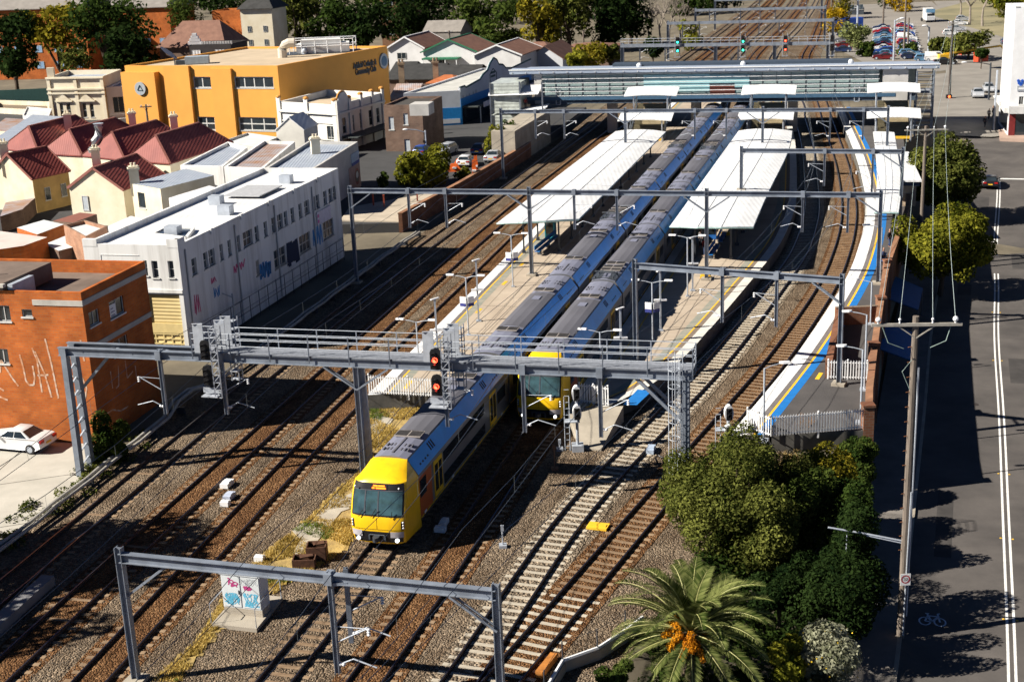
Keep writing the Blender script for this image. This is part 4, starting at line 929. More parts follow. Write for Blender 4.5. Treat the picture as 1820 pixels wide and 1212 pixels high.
gantry('third portal beyond the bridge with pale top edge', (1235, 19), (1468, 14), 8.2, [(1236, 0, 'n'), (1467, 0, 'n')], [(1261, 38, 1), (1316, 36, -1), (1351, 36, -1), (1378, 36, -1), (1434, 34, -1)], .5, .6, braces=((0, 1), (1, -1)), group='portals beyond the bridge', solid=False)
gantry('farthest portal at the top edge of the view', (1270, 1), (1462, -4), 8.2, [(1271, 0, 'n'), (1461, 0, 'n')], [(1350, 12, -1), (1382, 11, -1), (1434, 10, -1)], .5, .6, group='portals beyond the bridge', solid=False)

# contact and catenary wires
WIREM = pmat('wire', (0.16, 0.18, 0.2), .4, .5, .1)
for k, lab in (('T1', 'leftmost overhead wires above the shaded track'), ('T2', 'overhead wires over the second left track'), ('T3', 'overhead wires beside the left platform'), ('T4', 'overhead wires above the front train'), ('T5', 'overhead wires above the rear train'), ('T6', 'overhead wires above the concrete sleeper track'), ('T7', 'overhead wires above the rightmost track')):
    path = PT[k]; root = thing('overhead_wire', lab, 'wire', (path.pos(path.s_at_y(44)).x, 44, 5.5), 'overhead wires'); off = Vector(root.location)
    zc, step = 5.55, 42.0; spans = [26, 51.5, 78, 122, 182, 240, 300, 395, 470]
    c = MB(); mm = MB(); dr = MB(); pc, pm = [], []
    for a, b_ in zip(spans, spans[1:]):
        n = max(4, int((b_ - a) / 6))
        for i in range(n + (1 if b_ == 470 else 0)):
            t = i / n; y = a + (b_ - a) * t; s = path.s_at_y(y); st = .25 * math.cos(math.pi * t) * (1 if spans.index(a) % 2 else -1); p = path.off(s, st)
            zm = zc + 1.35 - .75 * math.sin(math.pi * t); pc.append((p.x, p.y, zc)); pm.append((p.x, p.y, zm))
            if y < 130 and i: dr.tube([(p.x, p.y, zc), (p.x, p.y, zm)], .007, 3, cap=False)
    c.tube(pc, .019, 4, cap=False); mm.tube(pm, .019, 4, cap=False)
    c.build('contact_wire', WIREM, root); mm.build('catenary_wire', WIREM, root); dr.build('droppers', WIREM, root)
# ================================================================== BUILDING HELPERS
class Face:
    """a vertical wall plane from A to B (left to right seen from outside)"""
    def __init__(s, A, B): s.A = Vector((A[0], A[1], 0)); s.B = Vector((B[0], B[1], 0)); s.d = (s.B - s.A).normalized(); s.L = (s.B - s.A).length; s.n = Vector((s.d.y, -s.d.x, 0))
    def sz(s, px, py):                       # survey a photo pixel onto this plane -> (distance along, height)
        d = ray(px, py); C = np.array([0, 0, HCAM]); n = np.array(s.n); t = ((np.array(s.A) - C) @ n) / (d @ n); p = C + d * t
        return float((p - np.array(s.A)) @ np.array(s.d)), float(p[2])
    def rect(s, x0, y0, x1, y1):
        a, b_ = s.sz(x0, y0), s.sz(x1, y1); c, d = s.sz(x0, y1), s.sz(x1, y0)
        u0, u1 = (a[0] + c[0]) / 2, (b_[0] + d[0]) / 2; z0, z1 = (b_[1] + c[1]) / 2, (a[1] + d[1]) / 2
        return (min(u0, u1), max(u0, u1), min(z0, z1), max(z0, z1))
    def p(s, u, z, o=0.0): return s.A + s.d * u + s.n * o + Vector((0, 0, z))
    def box(s, mb, u0, u1, z0, z1, o0, o1):
        P = [s.p(u, z, o) for o in (o0, o1) for u, z in ((u0, z0), (u1, z0), (u1, z1), (u0, z1))]
        return mb.add(P, [(0, 3, 2, 1), (4, 5, 6, 7), (0, 1, 5, 4), (1, 2, 6, 5), (2, 3, 7, 6), (3, 0, 4, 7)] if False else [(3, 2, 1, 0)[::1], (4, 5, 6, 7), (0, 1, 5, 4), (1, 2, 6, 5), (2, 3, 7, 6), (3, 0, 4, 7)])
def wall_holes(mb, F, z0, z1, holes, depth=0.14, u0=0.0, u1=None):
    u1 = F.L if u1 is None else u1
    hs = [(max(a, u0 + .02), min(b_, u1 - .02), max(c, z0 + .02), min(d, z1 - .02)) for a, b_, c, d in holes if b_ > u0 + .05 and a < u1 - .05]
    us = sorted({u0, u1, *[h[0] for h in hs], *[h[1] for h in hs]}); zs = sorted({z0, z1, *[h[2] for h in hs], *[h[3] for h in hs]})
    for a, b_ in zip(us, us[1:]):
        for c, d in zip(zs, zs[1:]):
            mu, mz = (a + b_) / 2, (c + d) / 2
            if any(h[0] < mu < h[1] and h[2] < mz < h[3] for h in hs): continue
            mb.quad(F.p(a, c), F.p(b_, c), F.p(b_, d), F.p(a, d))
    for a, b_, c, d in hs:
        for q in (((a, c), (a, d)), ((a, d), (b_, d)), ((b_, d), (b_, c)), ((b_, c), (a, c))):
            mb.quad(F.p(*q[0]), F.p(*q[1]), F.p(*q[1], -depth), F.p(*q[0], -depth))
    return hs
FRAMEW = pmat('window frame', (0.60, 0.60, 0.58), .6, 0, .08)
def window(root, F, h, depth=.14, cols=2, rows=1, frame=FRAMEW, pane=GLASSD, sill=True, label=None, fw=.05):
    a, b_, c, d = h; m = MB()
    for u in [a + fw / 2 + (b_ - a - fw) * i / cols for i in range(cols + 1)]: F.box(m, u - fw / 2, u + fw / 2, c, d, -depth, -depth + .06)
    for z in [c + fw / 2 + (d - c - fw) * i / rows for i in range(rows + 1)]: F.box(m, a, b_, z - fw / 2, z + fw / 2, -depth, -depth + .055)
    if sill: F.box(m, a - .08, b_ + .08, c - .1, c, -depth, .07)
    o = m.build('window', frame, root, label=label); g = MB(); g.quad(F.p(a, c, -depth + .02), F.p(b_, c, -depth + .02), F.p(b_, d, -depth + .02), F.p(a, d, -depth + .02)); g.build('pane', pane, o); return o
def shell(root, pts, z0, z1, wall, roofm, faces_holes=None, parapet=.5, pt=.25, depth=.14, roof=True, name='wall', skip=()):
    """walls on a footprint (clockwise from the left front corner as seen from the camera), with openings and a parapet"""
    n = len(pts); m = MB(); out = {}
    for i in range(n):
        F = Face(pts[i], pts[(i + 1) % n])
        if i in skip: continue
        out[i] = (F, wall_holes(m, F, z0, z1, (faces_holes or {}).get(i, []), depth))
    c = Vector((sum(p[0] for p in pts) / n, sum(p[1] for p in pts) / n))
    inner = []
    for i in range(n):
        p, a, b_ = Vector(pts[i][:2]), Vector(pts[i - 1][:2]), Vector(pts[(i + 1) % n][:2]); e1, e2 = (p - a).normalized(), (b_ - p).normalized()
        n1, n2 = Vector((-e1.y, e1.x)), Vector((-e2.y, e2.x)); k = n1 + n2; k = k / max(.3, k.dot(n1)); inner.append(p + k * pt)
    if parapet > 0:
        for i in range(n):
            j = (i + 1) % n; a, b_, ia, ib = pts[i], pts[j], inner[i], inner[j]
            m.quad((a[0], a[1], z1), (b_[0], b_[1], z1), (ib.x, ib.y, z1), (ia.x, ia.y, z1)); m.quad((ib.x, ib.y, z1), (ib.x, ib.y, z1 - parapet), (ia.x, ia.y, z1 - parapet), (ia.x, ia.y, z1))
    w = m.build(name, wall, root)
    if roof:
        r = MB(); q = inner if parapet > 0 else [Vector(p[:2]) for p in pts]; r.add([(p.x, p.y, z1 - parapet + .004) for p in q], [tuple(range(n))]); out['roof'] = r.build('roof', roofm, root)
    out['inner'] = inner
    return w, out
def gable(root, A, B, D, z0, ze, zr, wall, roofm, hip=0.0, over=.35, ridge_axis=0, roofname='roof', trim=None):
    """pitched roof house: A near corner, B corner along, D corner across; the ridge runs along A-B (axis 0) or A-D (axis 1)"""
    A, B, D = [Vector((p[0], p[1], 0)) for p in (A, B, D)]
    if ridge_axis: B, D = D, B
    u, v = (B - A), (D - A); C = B + v; lu, lv = u.length, v.length; un, vn = u.normalized(), v.normalized()
    z = lambda p, h: Vector((p.x, p.y, h)); m = MB(); r0, r1 = A + v / 2, B + v / 2
    m.add([z(A, z0), z(B, z0), z(C, z0), z(D, z0), z(A, ze), z(B, ze), z(C, ze), z(D, ze)], [(0, 1, 5, 4), (1, 2, 6, 5), (2, 3, 7, 6), (3, 0, 4, 7)])
    if hip == 0: m.add([z(A, ze), z(D, ze), z(r0, zr)], [(0, 1, 2)]); m.add([z(B, ze), z(C, ze), z(r1, zr)], [(0, 1, 2)])
    w = m.build('wall', wall, root)
    h0, h1 = (r0 - un * (over if hip == 0 else -hip)), (r1 + un * (over if hip == 0 else -hip)); sl = (zr - ze) / (lv / 2); dz = over * sl
    a, b_, c, d = A - un * over - vn * over, B + un * over - vn * over, C + un * over + vn * over, D - un * over + vn * over
    r = MB(); t = Vector((0, 0, .14)); P = [z(a, ze - dz), z(b_, ze - dz), z(c, ze - dz), z(d, ze - dz), z(h0, zr), z(h1, zr)]
    fs = [(0, 1, 5, 4), (2, 3, 4, 5)] + ([(1, 2, 5), (3, 0, 4)] if hip else [])
    r.add([p + t for p in P], fs); r.add(P, [f[::-1] for f in fs])
    bd = [(0, 1), (2, 3)] + ([(1, 2), (3, 0)] if hip else [(1, 5), (5, 2), (3, 4), (4, 0)])
    for i, j in bd: r.quad(P[i], P[j], P[j] + t, P[i] + t)
    rf = r.build(roofname, roofm, root)
    if trim is not None:
        q = MB(); q.beam(P[4] + t, P[5] + t, .28, .12)
        if hip:
            for i, j in ((0, 4), (3, 4), (1, 5), (2, 5)): q.beam(P[i] + t, P[j] + t, .25, .1)
        else:
            for i, j in ((0, 4), (3, 4), (1, 5), (2, 5)): q.beam(P[i] + t * .6, P[j] + t * .6, .1, .28)
        q.build('ridge_trim', trim, rf)
    return w, rf
def chimney(root, p, z0, z1, w=.8, mat=None, cap=None):
    m = MB(); m.box((p[0], p[1], (z0 + z1) / 2), (w, w, z1 - z0), .26); m.box((p[0], p[1], z1 - .25), (w + .25, w + .25, .18), .26)
    for sx in (-.18, .18): m.cyl((p[0] + sx, p[1], z1), .11, .35, 8)
    return m.build('chimney', mat or OFFW, root)

# ================================================================== STATION CANOPIES, BRIDGE, STAIRS
ROOFW = ribs_mat('white sheet roof', (0.80, 0.81, 0.82), 0, .5, .45, 0, .05, col2=(.64, .65, .66), nscale=.25, bs=.22)
TEAL = pmat('teal fascia', (0.30, 0.44, 0.43), .5)
def canopy(label, lef, rig, z, rows, thick=.14, front=1.4, postrows=(.28, .72), pz=1.1, step=5.2, camber=.28, seam=True):
    a0 = lef(0); root = thing('platform_canopy', label, 'canopy', (a0.x, a0.y, pz), 'platform canopies'); off = (0, .18, .36, .64, .82, 1.0); m = MB(); R_ = []
    for i in range(rows + 1):
        t = i / rows; a, b_ = lef(t), rig(t); top, bot = [], []
        for k in off:
            p = a.lerp(b_, k); zz = z + camber * (1 - (2 * k - 1) ** 2); f = Vector((0, 0, 0))
            if i == 0: f = Vector((-.26, -.97, 0)) * (front * min(1, 3 * min(k, 1 - k)))
            top.append((p.x + f.x, p.y + f.y, zz)); bot.append((p.x + f.x, p.y + f.y, zz - thick))
        R_.append(top + bot[::-1])
    m.loft(R_); m.build('roof', ROOFW, root)
    q = MB(); q.tube([Vector(p) - Vector((0, 0, thick * .6)) for p in R_[0][:6]], .09, 6); q.tube([Vector(r_[5]) - Vector((0, 0, .08)) for r_ in R_], .06, 5); q.build('gutter', TEAL, root)
    if seam:
        q = MB()
        for k in (2, 3): q.tube([Vector(r_[k]) + Vector((0, 0, .012)) for r_ in R_], .03, 4)
        for r_ in R_[::max(1, rows // 3)]: q.tube([Vector(p) + Vector((0, 0, .012)) for p in r_[:6]], .03, 4)
        q.build('roof_seam', pmat('seam grey', (0.45, 0.48, 0.52), .5), root)
    L_ = (lef(1) - lef(0)).length; n = max(2, int(L_ / step))
    for i in range(n + 1):
        t = (.02 + .96 * i / n); a, b_ = lef(t), rig(t); P_ = []
        for k in postrows:
            p = a.lerp(b_, k); q = MB(); q.box((p.x, p.y, (pz + z) / 2), (.16, .16, z - pz)); q.box((p.x, p.y, pz + .12), (.34, .34, .24)); q.build('post', STEELD, root); P_.append(p)
        q = MB(); q.beam((a.x, a.y, z - .2), (b_.x, b_.y, z - .2), .14, .2); q.build('rafter', STEELD, root)
    return root
V2 = lambda x, y: Vector((x, y, 0))
c1l = lambda t: V2(-.94, 123.4).lerp(V2(14.6, 177.3), t); c1r = lambda t: V2(6.6, 123.6).lerp(V2(20.9, 175.2), t)
canopy('long white canopy on the left island platform beside the front train', c1l, c1r, 4.3, 10)
_cr = Path([(21.6, 117.2), (24.3, 127), (27.6, 138.5), (31, 150), (34.1, 161.4), (36.4, 171.5)])
c2l = lambda t: V2(14.5, 119).lerp(V2(30, 173.5), t)
def c2r(t): p = _cr.pos(t * _cr.L); return V2(p.x, p.y)
canopy('long white canopy on the middle platform right of both trains', c2l, c2r, 4.3, 10)
_cl3 = Path([(33.5, 122), (37.3, 135), (41.5, 151), (45.9, 168.8)]); _cr3 = Path([(35.6, 121.4), (39.6, 134.4), (43.7, 150), (48.2, 167.6)])
canopy('narrow white canopy along the brick wall of the right platform', lambda t: V2(*_cl3.pos(t * _cl3.L)), lambda t: V2(*_cr3.pos(t * _cr3.L)), 4.15, 8, front=.1, postrows=(.8,), camber=.05)
# small white roofed building on the right platform
BEIGE = pmat('beige render', (0.42, 0.34, 0.25), .85, 0, .12, .8)
r = thing('platform_building', 'small white roofed beige building against the wall on the right platform', 'building', (40, 138, 1.1)); fp = [(40.2, 138.6), (42.2, 138.0), (45.6, 153.6), (43.6, 154.2)]
m = MB(); m.prism(fp, 1.1, 3.4); m.build('wall', BEIGE, r); m = MB(); m.prism([(39.9, 138.0), (42.5, 137.3), (46.2, 154.6), (43.6, 155.4)], 3.75, 3.95); m.build('roof', ROOFW, r)
m = MB(); m.prism([(40.0, 138.2), (42.4, 137.6), (46.0, 154.2), (43.6, 154.9)], 3.3, 3.75); m.build('fascia', pmat('navy fascia', (0.03, 0.05, 0.09), .5), r)
m = MB(); m.box((42.0, 140.5, 2.1), (.06, .9, 2.0), -.2); m.build('door', STEELD, r)

# concourse bridge
BA, BB = V2(2.2, 203.6), V2(60.6, 189.2); bu = (BB - BA).normalized(); bn = Vector((-bu.y, bu.x, 0)); BL = (BB - BA).length
BF = Face(BA + bn * .45, BB + bn * .45)
r = thing('station_bridge', 'glazed station concourse bridge with flat white roof spanning the tracks', 'building', (30, 203, 0))
m = MB(); P = []
def bp(u, o, z): p = BA + bu * u + bn * o; return Vector((p.x, p.y, z))
m.loft([[bp(u, o, z + k) for (o, z) in ((-.3, 9.45), (-.3, 10.0), (2.0, 10.08), (10.5, 9.15), (14, 9.0), (14, 8.8), (10, 8.9), (.4, 9.32))] for u, k in ((-.9, 0), (BL - .3, -.1))]); m.build('roof', pmat('bridge roof metal', (0.34, 0.40, 0.50), .45, .1, .08, .4), r)
m = MB(); m.beam(bp(-1.0, -.33, 10.02), bp(BL - .2, -.33, 9.92), .12, .14); 
for i in range(30): m.box(bp(-.5 + i * (BL - .2) / 29, -.36, 9.6 - i * .003), (.14, .1, .2))
m.build('gutter', WHITE, r)
m = MB(); m.loft([[bp(u, o, z) for o, z in ((2.6, 9.8), (2.6, 10.35), (5, 10.4), (5, 9.6))] for u in (14, BL - 12)]); m.build('roof_plant_screen', pmat('dark roof screen', (0.05, 0.07, 0.10), .6), r)
for u_ in (18, 33, 48): m = MB(); m.sphere(bp(u_, 2.2, 10.15), .4, 10, 5); m.build('roof_vent', WHITE, r)
m = MB(); m.loft([[bp(u, o, z) for o, z in ((.4, 4.95), (.4, 5.5), (13.5, 5.5), (13.5, 4.95))] for u in (1.5, BL - 3)]); m.build('floor_slab', pmat('blue grey beam', (0.07, 0.10, 0.14), .5, 0, .2), r)
m = MB(); m.beam(bp(1.5, .25, 5.75), bp(BL - 6, .25, 5.75), .18, .5); m.build('floor_beam', pmat('blue beam', (0.06, 0.13, 0.22), .5), r)
INT = pmat('concourse interior', (0.22, 0.28, 0.28), .7, 0, .45, .35, col2=(0.60, 0.66, 0.63))
m = MB(); m.loft([[bp(u, o, z) for o, z in ((9.5, 5.5), (9.5, 8.95), (9.8, 8.95), (9.8, 5.5))] for u in (1.5, BL - 3)]); m.build('interior_wall', INT, r)
fu = lambda px: BF.sz(px, 160)[0]
GB = glass_mat('bridge glass', (0.45, 0.60, 0.60), .6)
m = MB(); m.quad(BF.p(fu(964), 5.5), BF.p(fu(1562), 5.5), BF.p(fu(1562), 9.3), BF.p(fu(964), 9.3)); m.build('glazing', GB, r)
m = MB(); k = fu(964); kk = 0
while k < fu(1562): BF.box(m, k - .03, k + .03, 5.5, 9.3, .0, .08); k += 2.0
m.build('mullions', STEELD, r, kind='stuff')
m = MB()
for z in np.arange(6.1, 9.4, .62): m.tube([BF.p(fu(964), z, .3), BF.p(fu(1562), z, .3)], .05, 5)
m.build('louvre_bars', WHITE, r, kind='stuff')
CY = pmat('cyan panel', (0.34, 0.62, 0.66), .4, 0, .1, .5)
for x0, y0, x1, y1 in ((1144, 133, 1261, 163), (1261, 133, 1306, 148), (1306, 133, 1332, 156)):
    a = BF.rect(x0, y0, x1, y1); m = MB(); BF.box(m, a[0], a[1], a[2], a[3], .04, .1); m.build('glass_panel', CY, r)
a = BF.rect(1262, 153, 1306, 177); m = MB(); BF.box(m, *a, .03, .09); m.build('door_panel', pmat('red brown panel', (0.16, 0.05, 0.035), .6, 0, .2, 2), r)
for x0, y0, x1, y1 in ((988, 158, 997, 187), (1518, 152, 1528, 181)):
    a = BF.rect(x0, y0, x1, y1); m = MB()
    for q in ((a[0], a[0] + .12, a[2], a[3]), (a[1] - .12, a[1], a[2], a[3]), (a[0], a[1], a[3] - .12, a[3]), (a[0], a[1], a[2], a[2] + .1)): BF.box(m, *q, .1, .2)
    m.build('door_frame', STEELL, r)
for i, px in enumerate((1032, 1060, 1082, 1105)):
    a = BF.rect(px, 160, px + 13, 183); m = MB(); F2 = Face(BA + bn * 5.5, BB + bn * 5.5); F2.box(m, *a, 0, .2); m.build('kiosk_screen', STEELL if i % 2 else pmat('pale kiosk', (0.3, 0.4, 0.42), .5), r)
CONW = pmat('pale concrete wall', (0.52, 0.51, 0.49), .85, 0, .12, .6)
a = BF.rect(1568, 123, 1613, 200); m = MB(); BF.box(m, a[0], a[1], 4.0, 9.7, -2.0, .25); m.build('concrete_wall', CONW, r)
a = BF.rect(950, 132, 963, 155); m = MB(); BF.box(m, a[0], a[1], 5.0, 9.7, -2.0, .2); m.build('concrete_wall', CONW, r)
for u_ in (13.5, 26, 40, 54):
    m = MB(); p = bp(u_, 5, 0); m.box((p.x, p.y, 2.45), (1.4, 1.4, 5.0), -.24); m.build('pier', CONW, r)
# abutment wall beside the left tracks
m = MB(); ya = 178.5
m.prism([(px_at(PT['T1'], -3.0, 179), 179), (px_at(PT['T1'], -3.0, 198), 198), (px_at(PT['T1'], -6.5, 198), 199), (px_at(PT['T1'], -6.0, 179), 180)], -.1, 4.6); tag(m.build('abutment_wall', CONC), 'grey concrete abutment wall under the left end of the station bridge', 'wall')
# covered stairs to the platforms
TREAD = pmat('stair treads', (0.36, 0.30, 0.19), .9, 0, .15, 1)
def stairs(label, cx, y_top, w, zt=5.4, flip=1):
    r = thing('covered_stairs', label, 'stairs', (cx, y_top - 9, 1.1), 'covered platform stairs'); dirv = Vector((-.25, -.968, 0)); rt = Vector((.968, -.25, 0)); top = V2(cx, y_top)
    n = 24; m = MB()
    for i in range(n):
        p = top + dirv * (1.0 + i * .32); z = zt - (i + 1) * (zt - 1.1) / n; m.box((p.x, p.y, z - .06), (w - .5, .34, .12), -.255); m.box((p.x, p.y - .14, z - .25), (w - .5, .04, .3), -.255)
    m.build('steps', TREAD, r)
    for s in (-1, 1):
        a = top + rt * s * w / 2 + dirv * .6; b_ = top + rt * s * w / 2 + dirv * 9; m = MB(); m.add([(a.x, a.y, zt - .3), (b_.x, b_.y, 1.1), (b_.x, b_.y, 2.3), (a.x, a.y, zt + 1.1)], [(0, 1, 2, 3)]); m.build('balustrade', glass_mat('stair glass', (0.2, 0.27, 0.27), .5), r)
        m = MB(); m.beam((a.x, a.y, zt - .4), (b_.x, b_.y, .95), .12, .4); m.tube([(a.x, a.y, zt + 1.1), (b_.x, b_.y, 2.3)], .04, 5); m.build('stringer', STEEL, r)
    for k, (f, z) in enumerate(((.6, 6.75), (6.4, 4.1))):
        m = MB(); p0, p1 = top + dirv * f, top + dirv * (f + 3.6); R_ = []
        for s in (-.62, -.2, .2, .62):
            c = .18 if abs(s) < .4 else 0; a, b_ = p0 + rt * s * w * 1.25, p1 + rt * s * w * 1.25; R_.append([(a.x, a.y, z + .75 + c), (b_.x, b_.y, z + c), (b_.x, b_.y, z + c - .12), (a.x, a.y, z + .63 + c)])
        m.loft(R_); m.build('stair_roof', ROOFW, r)
        m = MB()
        for s in (-.5, .5):
            b_ = p1 + rt * s * w - dirv * .3; zb = 1.1 if k else 2.9; m.beam((b_.x, b_.y, zb), (b_.x, b_.y, z), .16, .16)
            a = p0 + rt * s * w + dirv * .3; m.beam((a.x, a.y, 1.1 if k else 4.6), (a.x, a.y, z + .6), .16, .16)
        m.build('roof_post', STEELL, r)
    a, b_ = top - rt * w / 2 + dirv * 8.6, top + rt * w / 2 + dirv * 8.6; m = MB(); m.beam((a.x, a.y, 1.3), (b_.x, b_.y, 1.3), .1, .35); m.build('step_edge', YELLOW, r)
stairs('covered stairs with white roofs rising from the left platform to the bridge', 21.9, 197.2, 4.8)
stairs('covered stairs with white roofs rising from the middle platform to the bridge', 37.8, 193.4, 4.8)
stairs('covered stairs with white roofs beside the right platform, at the right bridge end', 54.2, 189.9, 4.5)
# steel cage tower at the right end, glazed tower at the left end
r = thing('stair_tower', 'open grey steel stair tower at the right end of the station bridge', 'tower', (58, 189, 0)); m = MB()
for x, y in ((57.0, 188.4), (59.2, 187.9), (60.0, 191.1), (57.8, 191.7)): m.beam((x, y, 0), (x, y, 9.2), .16, .16)
for z in np.arange(.6, 9.2, .62):
    q = [(57.0, 188.4), (59.2, 187.9), (60.0, 191.1), (57.8, 191.7)]
    for a, b_ in zip(q, q[1:] + q[:1]): m.beam((*a, z), (*b_, z), .09, .09)
m.build('frame', STEEL, r); m = MB(); m.prism([(57.2, 188.6), (59.0, 188.1), (59.8, 191.0), (58.0, 191.5)], 3.4, 3.6); m.prism([(57.2, 188.6), (59.0, 188.1), (59.8, 191.0), (58.0, 191.5)], 6.2, 6.4); m.build('landing', MESHF, r)
r = thing('stair_tower', 'pale translucent panelled stair tower at the left end of the station bridge', 'tower', (1, 203, 1)); PANEL = ribs_mat('translucent panel', (0.50, 0.54, 0.50), 2, .5, .3, 0, .25, nscale=1.5)
q = [(-1.7, 200.0), (2.6, 199.2), (4.2, 206.0), (0, 207.0)]
for z0, z1 in ((1.0, 4.0), (4.3, 6.9), (7.1, 8.6)): m = MB(); m.prism(q, z0, z1); m.build('panel', PANEL, r)
m = MB(); m.add([(-2.0, 199.6, 6.9), (5.2, 198.0, 7.0), (6.0, 202, 7.9), (-1.5, 204, 7.8)], [(0, 1, 2, 3)]); m.add([(0.5, 198.9, 4.3), (6.2, 197.3, 5.0), (6.9, 199.6, 5.4), (1.2, 201.2, 4.6)], [(0, 1, 2, 3)]); m.build('roof', ROOFW, r)
m = MB()
for x, y in ((-1.7, 199.9), (2.6, 199.0), (5.8, 197.6)): m.beam((x, y, .5), (x, y, 8.8), .2, .2)
m.build('frame', STEEL, r)

# ================================================================== PLATFORM FURNITURE
def lamp_double(p, h, label, rz=0.0, sign=False, zb=1.1):
    r = thing('platform_lamp', label, 'lamp post', (p.x, p.y, zb), 'double armed platform lamps'); m = MB(); m.tube([(p.x, p.y, zb), (p.x, p.y, zb + h)], .055, 8); m.box((p.x, p.y, zb + .05), (.3, .3, .1)); m.build('pole', STEELL, r)
    d = Vector((math.cos(rz), math.sin(rz), 0))
    for s in (-1, 1):
        m = MB(); m.tube([(p.x, p.y, zb + h - .05), Vector((p.x, p.y, zb + h + .08)) + d * s * .5, Vector((p.x, p.y, zb + h + .12)) + d * s * .95], .03, 6); m.build('arm', STEELL, r)
        m = MB(); c = Vector((p.x, p.y, zb + h + .14)) + d * s * 1.2; m.loft([[tuple(c + d * a + Vector((-d.y, d.x, 0)) * w * b_ + Vector((0, 0, z))) for b_, z in ((-1, 0), (1, 0), (.7, .1), (-.7, .1))] for a, w in ((-.3, .1), (-.1, .16), (.28, .14))]); m.build('lamp_head', PORC, r)
    if sign:
        m = MB(); 
        for k, (o, mt) in enumerate(((0, 0), (0.04, 1))):
            pass
        NAVY = pmat('navy sign', (0.04, 0.05, 0.22), .5)
        for s in (-1, 1):
            m = MB(); m.box((p.x + s * .3, p.y - .08, zb + h * .62), (.5, .05, .5), s * .5); m.m = 1; m.box((p.x + s * .3, p.y - .08, zb + h * .62 - .38), (.5, .05, .24), s * .5); m.build('name_sign', [WHITE, NAVY], r)
    return r
def tmast(p, h, label, rz=.8, zb=1.1):
    r = thing('floodlight_mast', label, 'mast', (p.x, p.y, zb), 'T shaped platform masts'); m = MB(); m.box((p.x, p.y, zb + h / 2), (.13, .13, h)); m.box((p.x, p.y, zb + .05), (.4, .4, .1)); m.build('pole', STEELL, r)
    m = MB(); m.box((p.x, p.y, zb + h + .04), (.75, .16, .07), rz); m.build('top_bar', PORC, r)
    for s in (-1, 1): m = MB(); m.box((p.x + s * .26, p.y, zb + h * .52), (.42, .26, .12)); m.build('lamp_head', PORC, r)
    return r
def base_from(px, py, z): return at(px, py, z)
for i, (px, py, ty, sg, lab) in enumerate([(744, 640, 572, 0, 'double armed lamp nearest the signal gantry on the left platform edge'), (833, 596, 493, 1, 'double armed lamp with navy name sign, in the middle of the left platform'), (912, 510, 418, 1, 'double armed lamp with navy name sign, beside the left canopy'),
        (1068, 668, 590, 0, 'double armed lamp behind the rear train roof on the middle platform'), (1160, 608, 502, 1, 'double armed lamp with white sign on the shaded middle platform'), (1222, 527, 422, 0, 'double armed lamp in front of the middle canopy')]):
    p = base_from(px, py, 1.1); lo, hi = 1, 12
    for _ in range(40):
        h = (lo + hi) / 2
        if pj((p.x, p.y, 1.1 + h))[1] > ty: lo = h
        else: hi = h
    lamp_double(p, lo, lab, -.25, sg)
for px, py, ty, lab in [(779, 645, 532, 'T shaped mast at the left platform edge, nearest the gantry'), (851, 571, 463, 'T shaped mast with twin floodlights beside the left platform lamp'), (1104, 655, 549, 'T shaped mast beside the rear train'), (1174, 588, 482, 'T shaped mast with twin floodlights on the shaded middle platform'), (1231, 517, 423, 'T shaped mast beside the foremost middle canopy post')]:
    p = base_from(px, py, 1.1); lo, hi = 1, 12
    for _ in range(40):
        h = (lo + hi) / 2
        if pj((p.x, p.y, 1.1 + h))[1] > ty: lo = h
        else: hi = h
    tmast(p, lo, lab)
def lamp_single(p, h, label, side=-1, zb=1.1):
    r = thing('platform_lamp', label, 'lamp post', (p.x, p.y, zb), 'single armed lamps on the right platform'); m = MB(); m.tube([(p.x, p.y, zb), (p.x, p.y, zb + h)], .06, 8); m.box((p.x, p.y, zb + .06), (.55, .55, .12), -.3); m.build('pole', STEELL, r)
    m = MB(); m.tube([(p.x, p.y, zb + h), (p.x + side * .5, p.y + .15, zb + h + .12), (p.x + side * 1.0, p.y + .3, zb + h + .18)], .03, 6); m.build('arm', STEELL, r)
    m = MB(); m.loft([[(p.x + side * a + z * 0, p.y + .3 + w, zb + h + .18 + z) for w, z in ((-b_, 0), (b_, 0), (b_ * .6, .12), (-b_ * .6, .12))] for a, b_ in ((.9, .08), (1.1, .15), (1.5, .12))]); m.build('lamp_head', PORC, r)
    return r
for px, py, ty, sd, lab in [(1357, 784, 655, 1, 'single lamp at the near corner of the right platform, beside the tracks'), (1529, 752, 622, -1, 'single lamp near the picket fence at the end of the right platform'), (1536, 693, 560, -1, 'single lamp beside the brick recess'), (1547, 576, 502, -1, 'single lamp by the wall opposite the blue bench'), (1564, 500, 405, -1, 'single lamp farthest along the right platform wall')]:
    p = base_from(px, py, 1.1); lo, hi = 1, 12
    for _ in range(40):
        h = (lo + hi) / 2
        if pj((p.x, p.y, 1.1 + h))[1] > ty: lo = h
        else: hi = h
    lamp_single(p, lo, lab, sd)
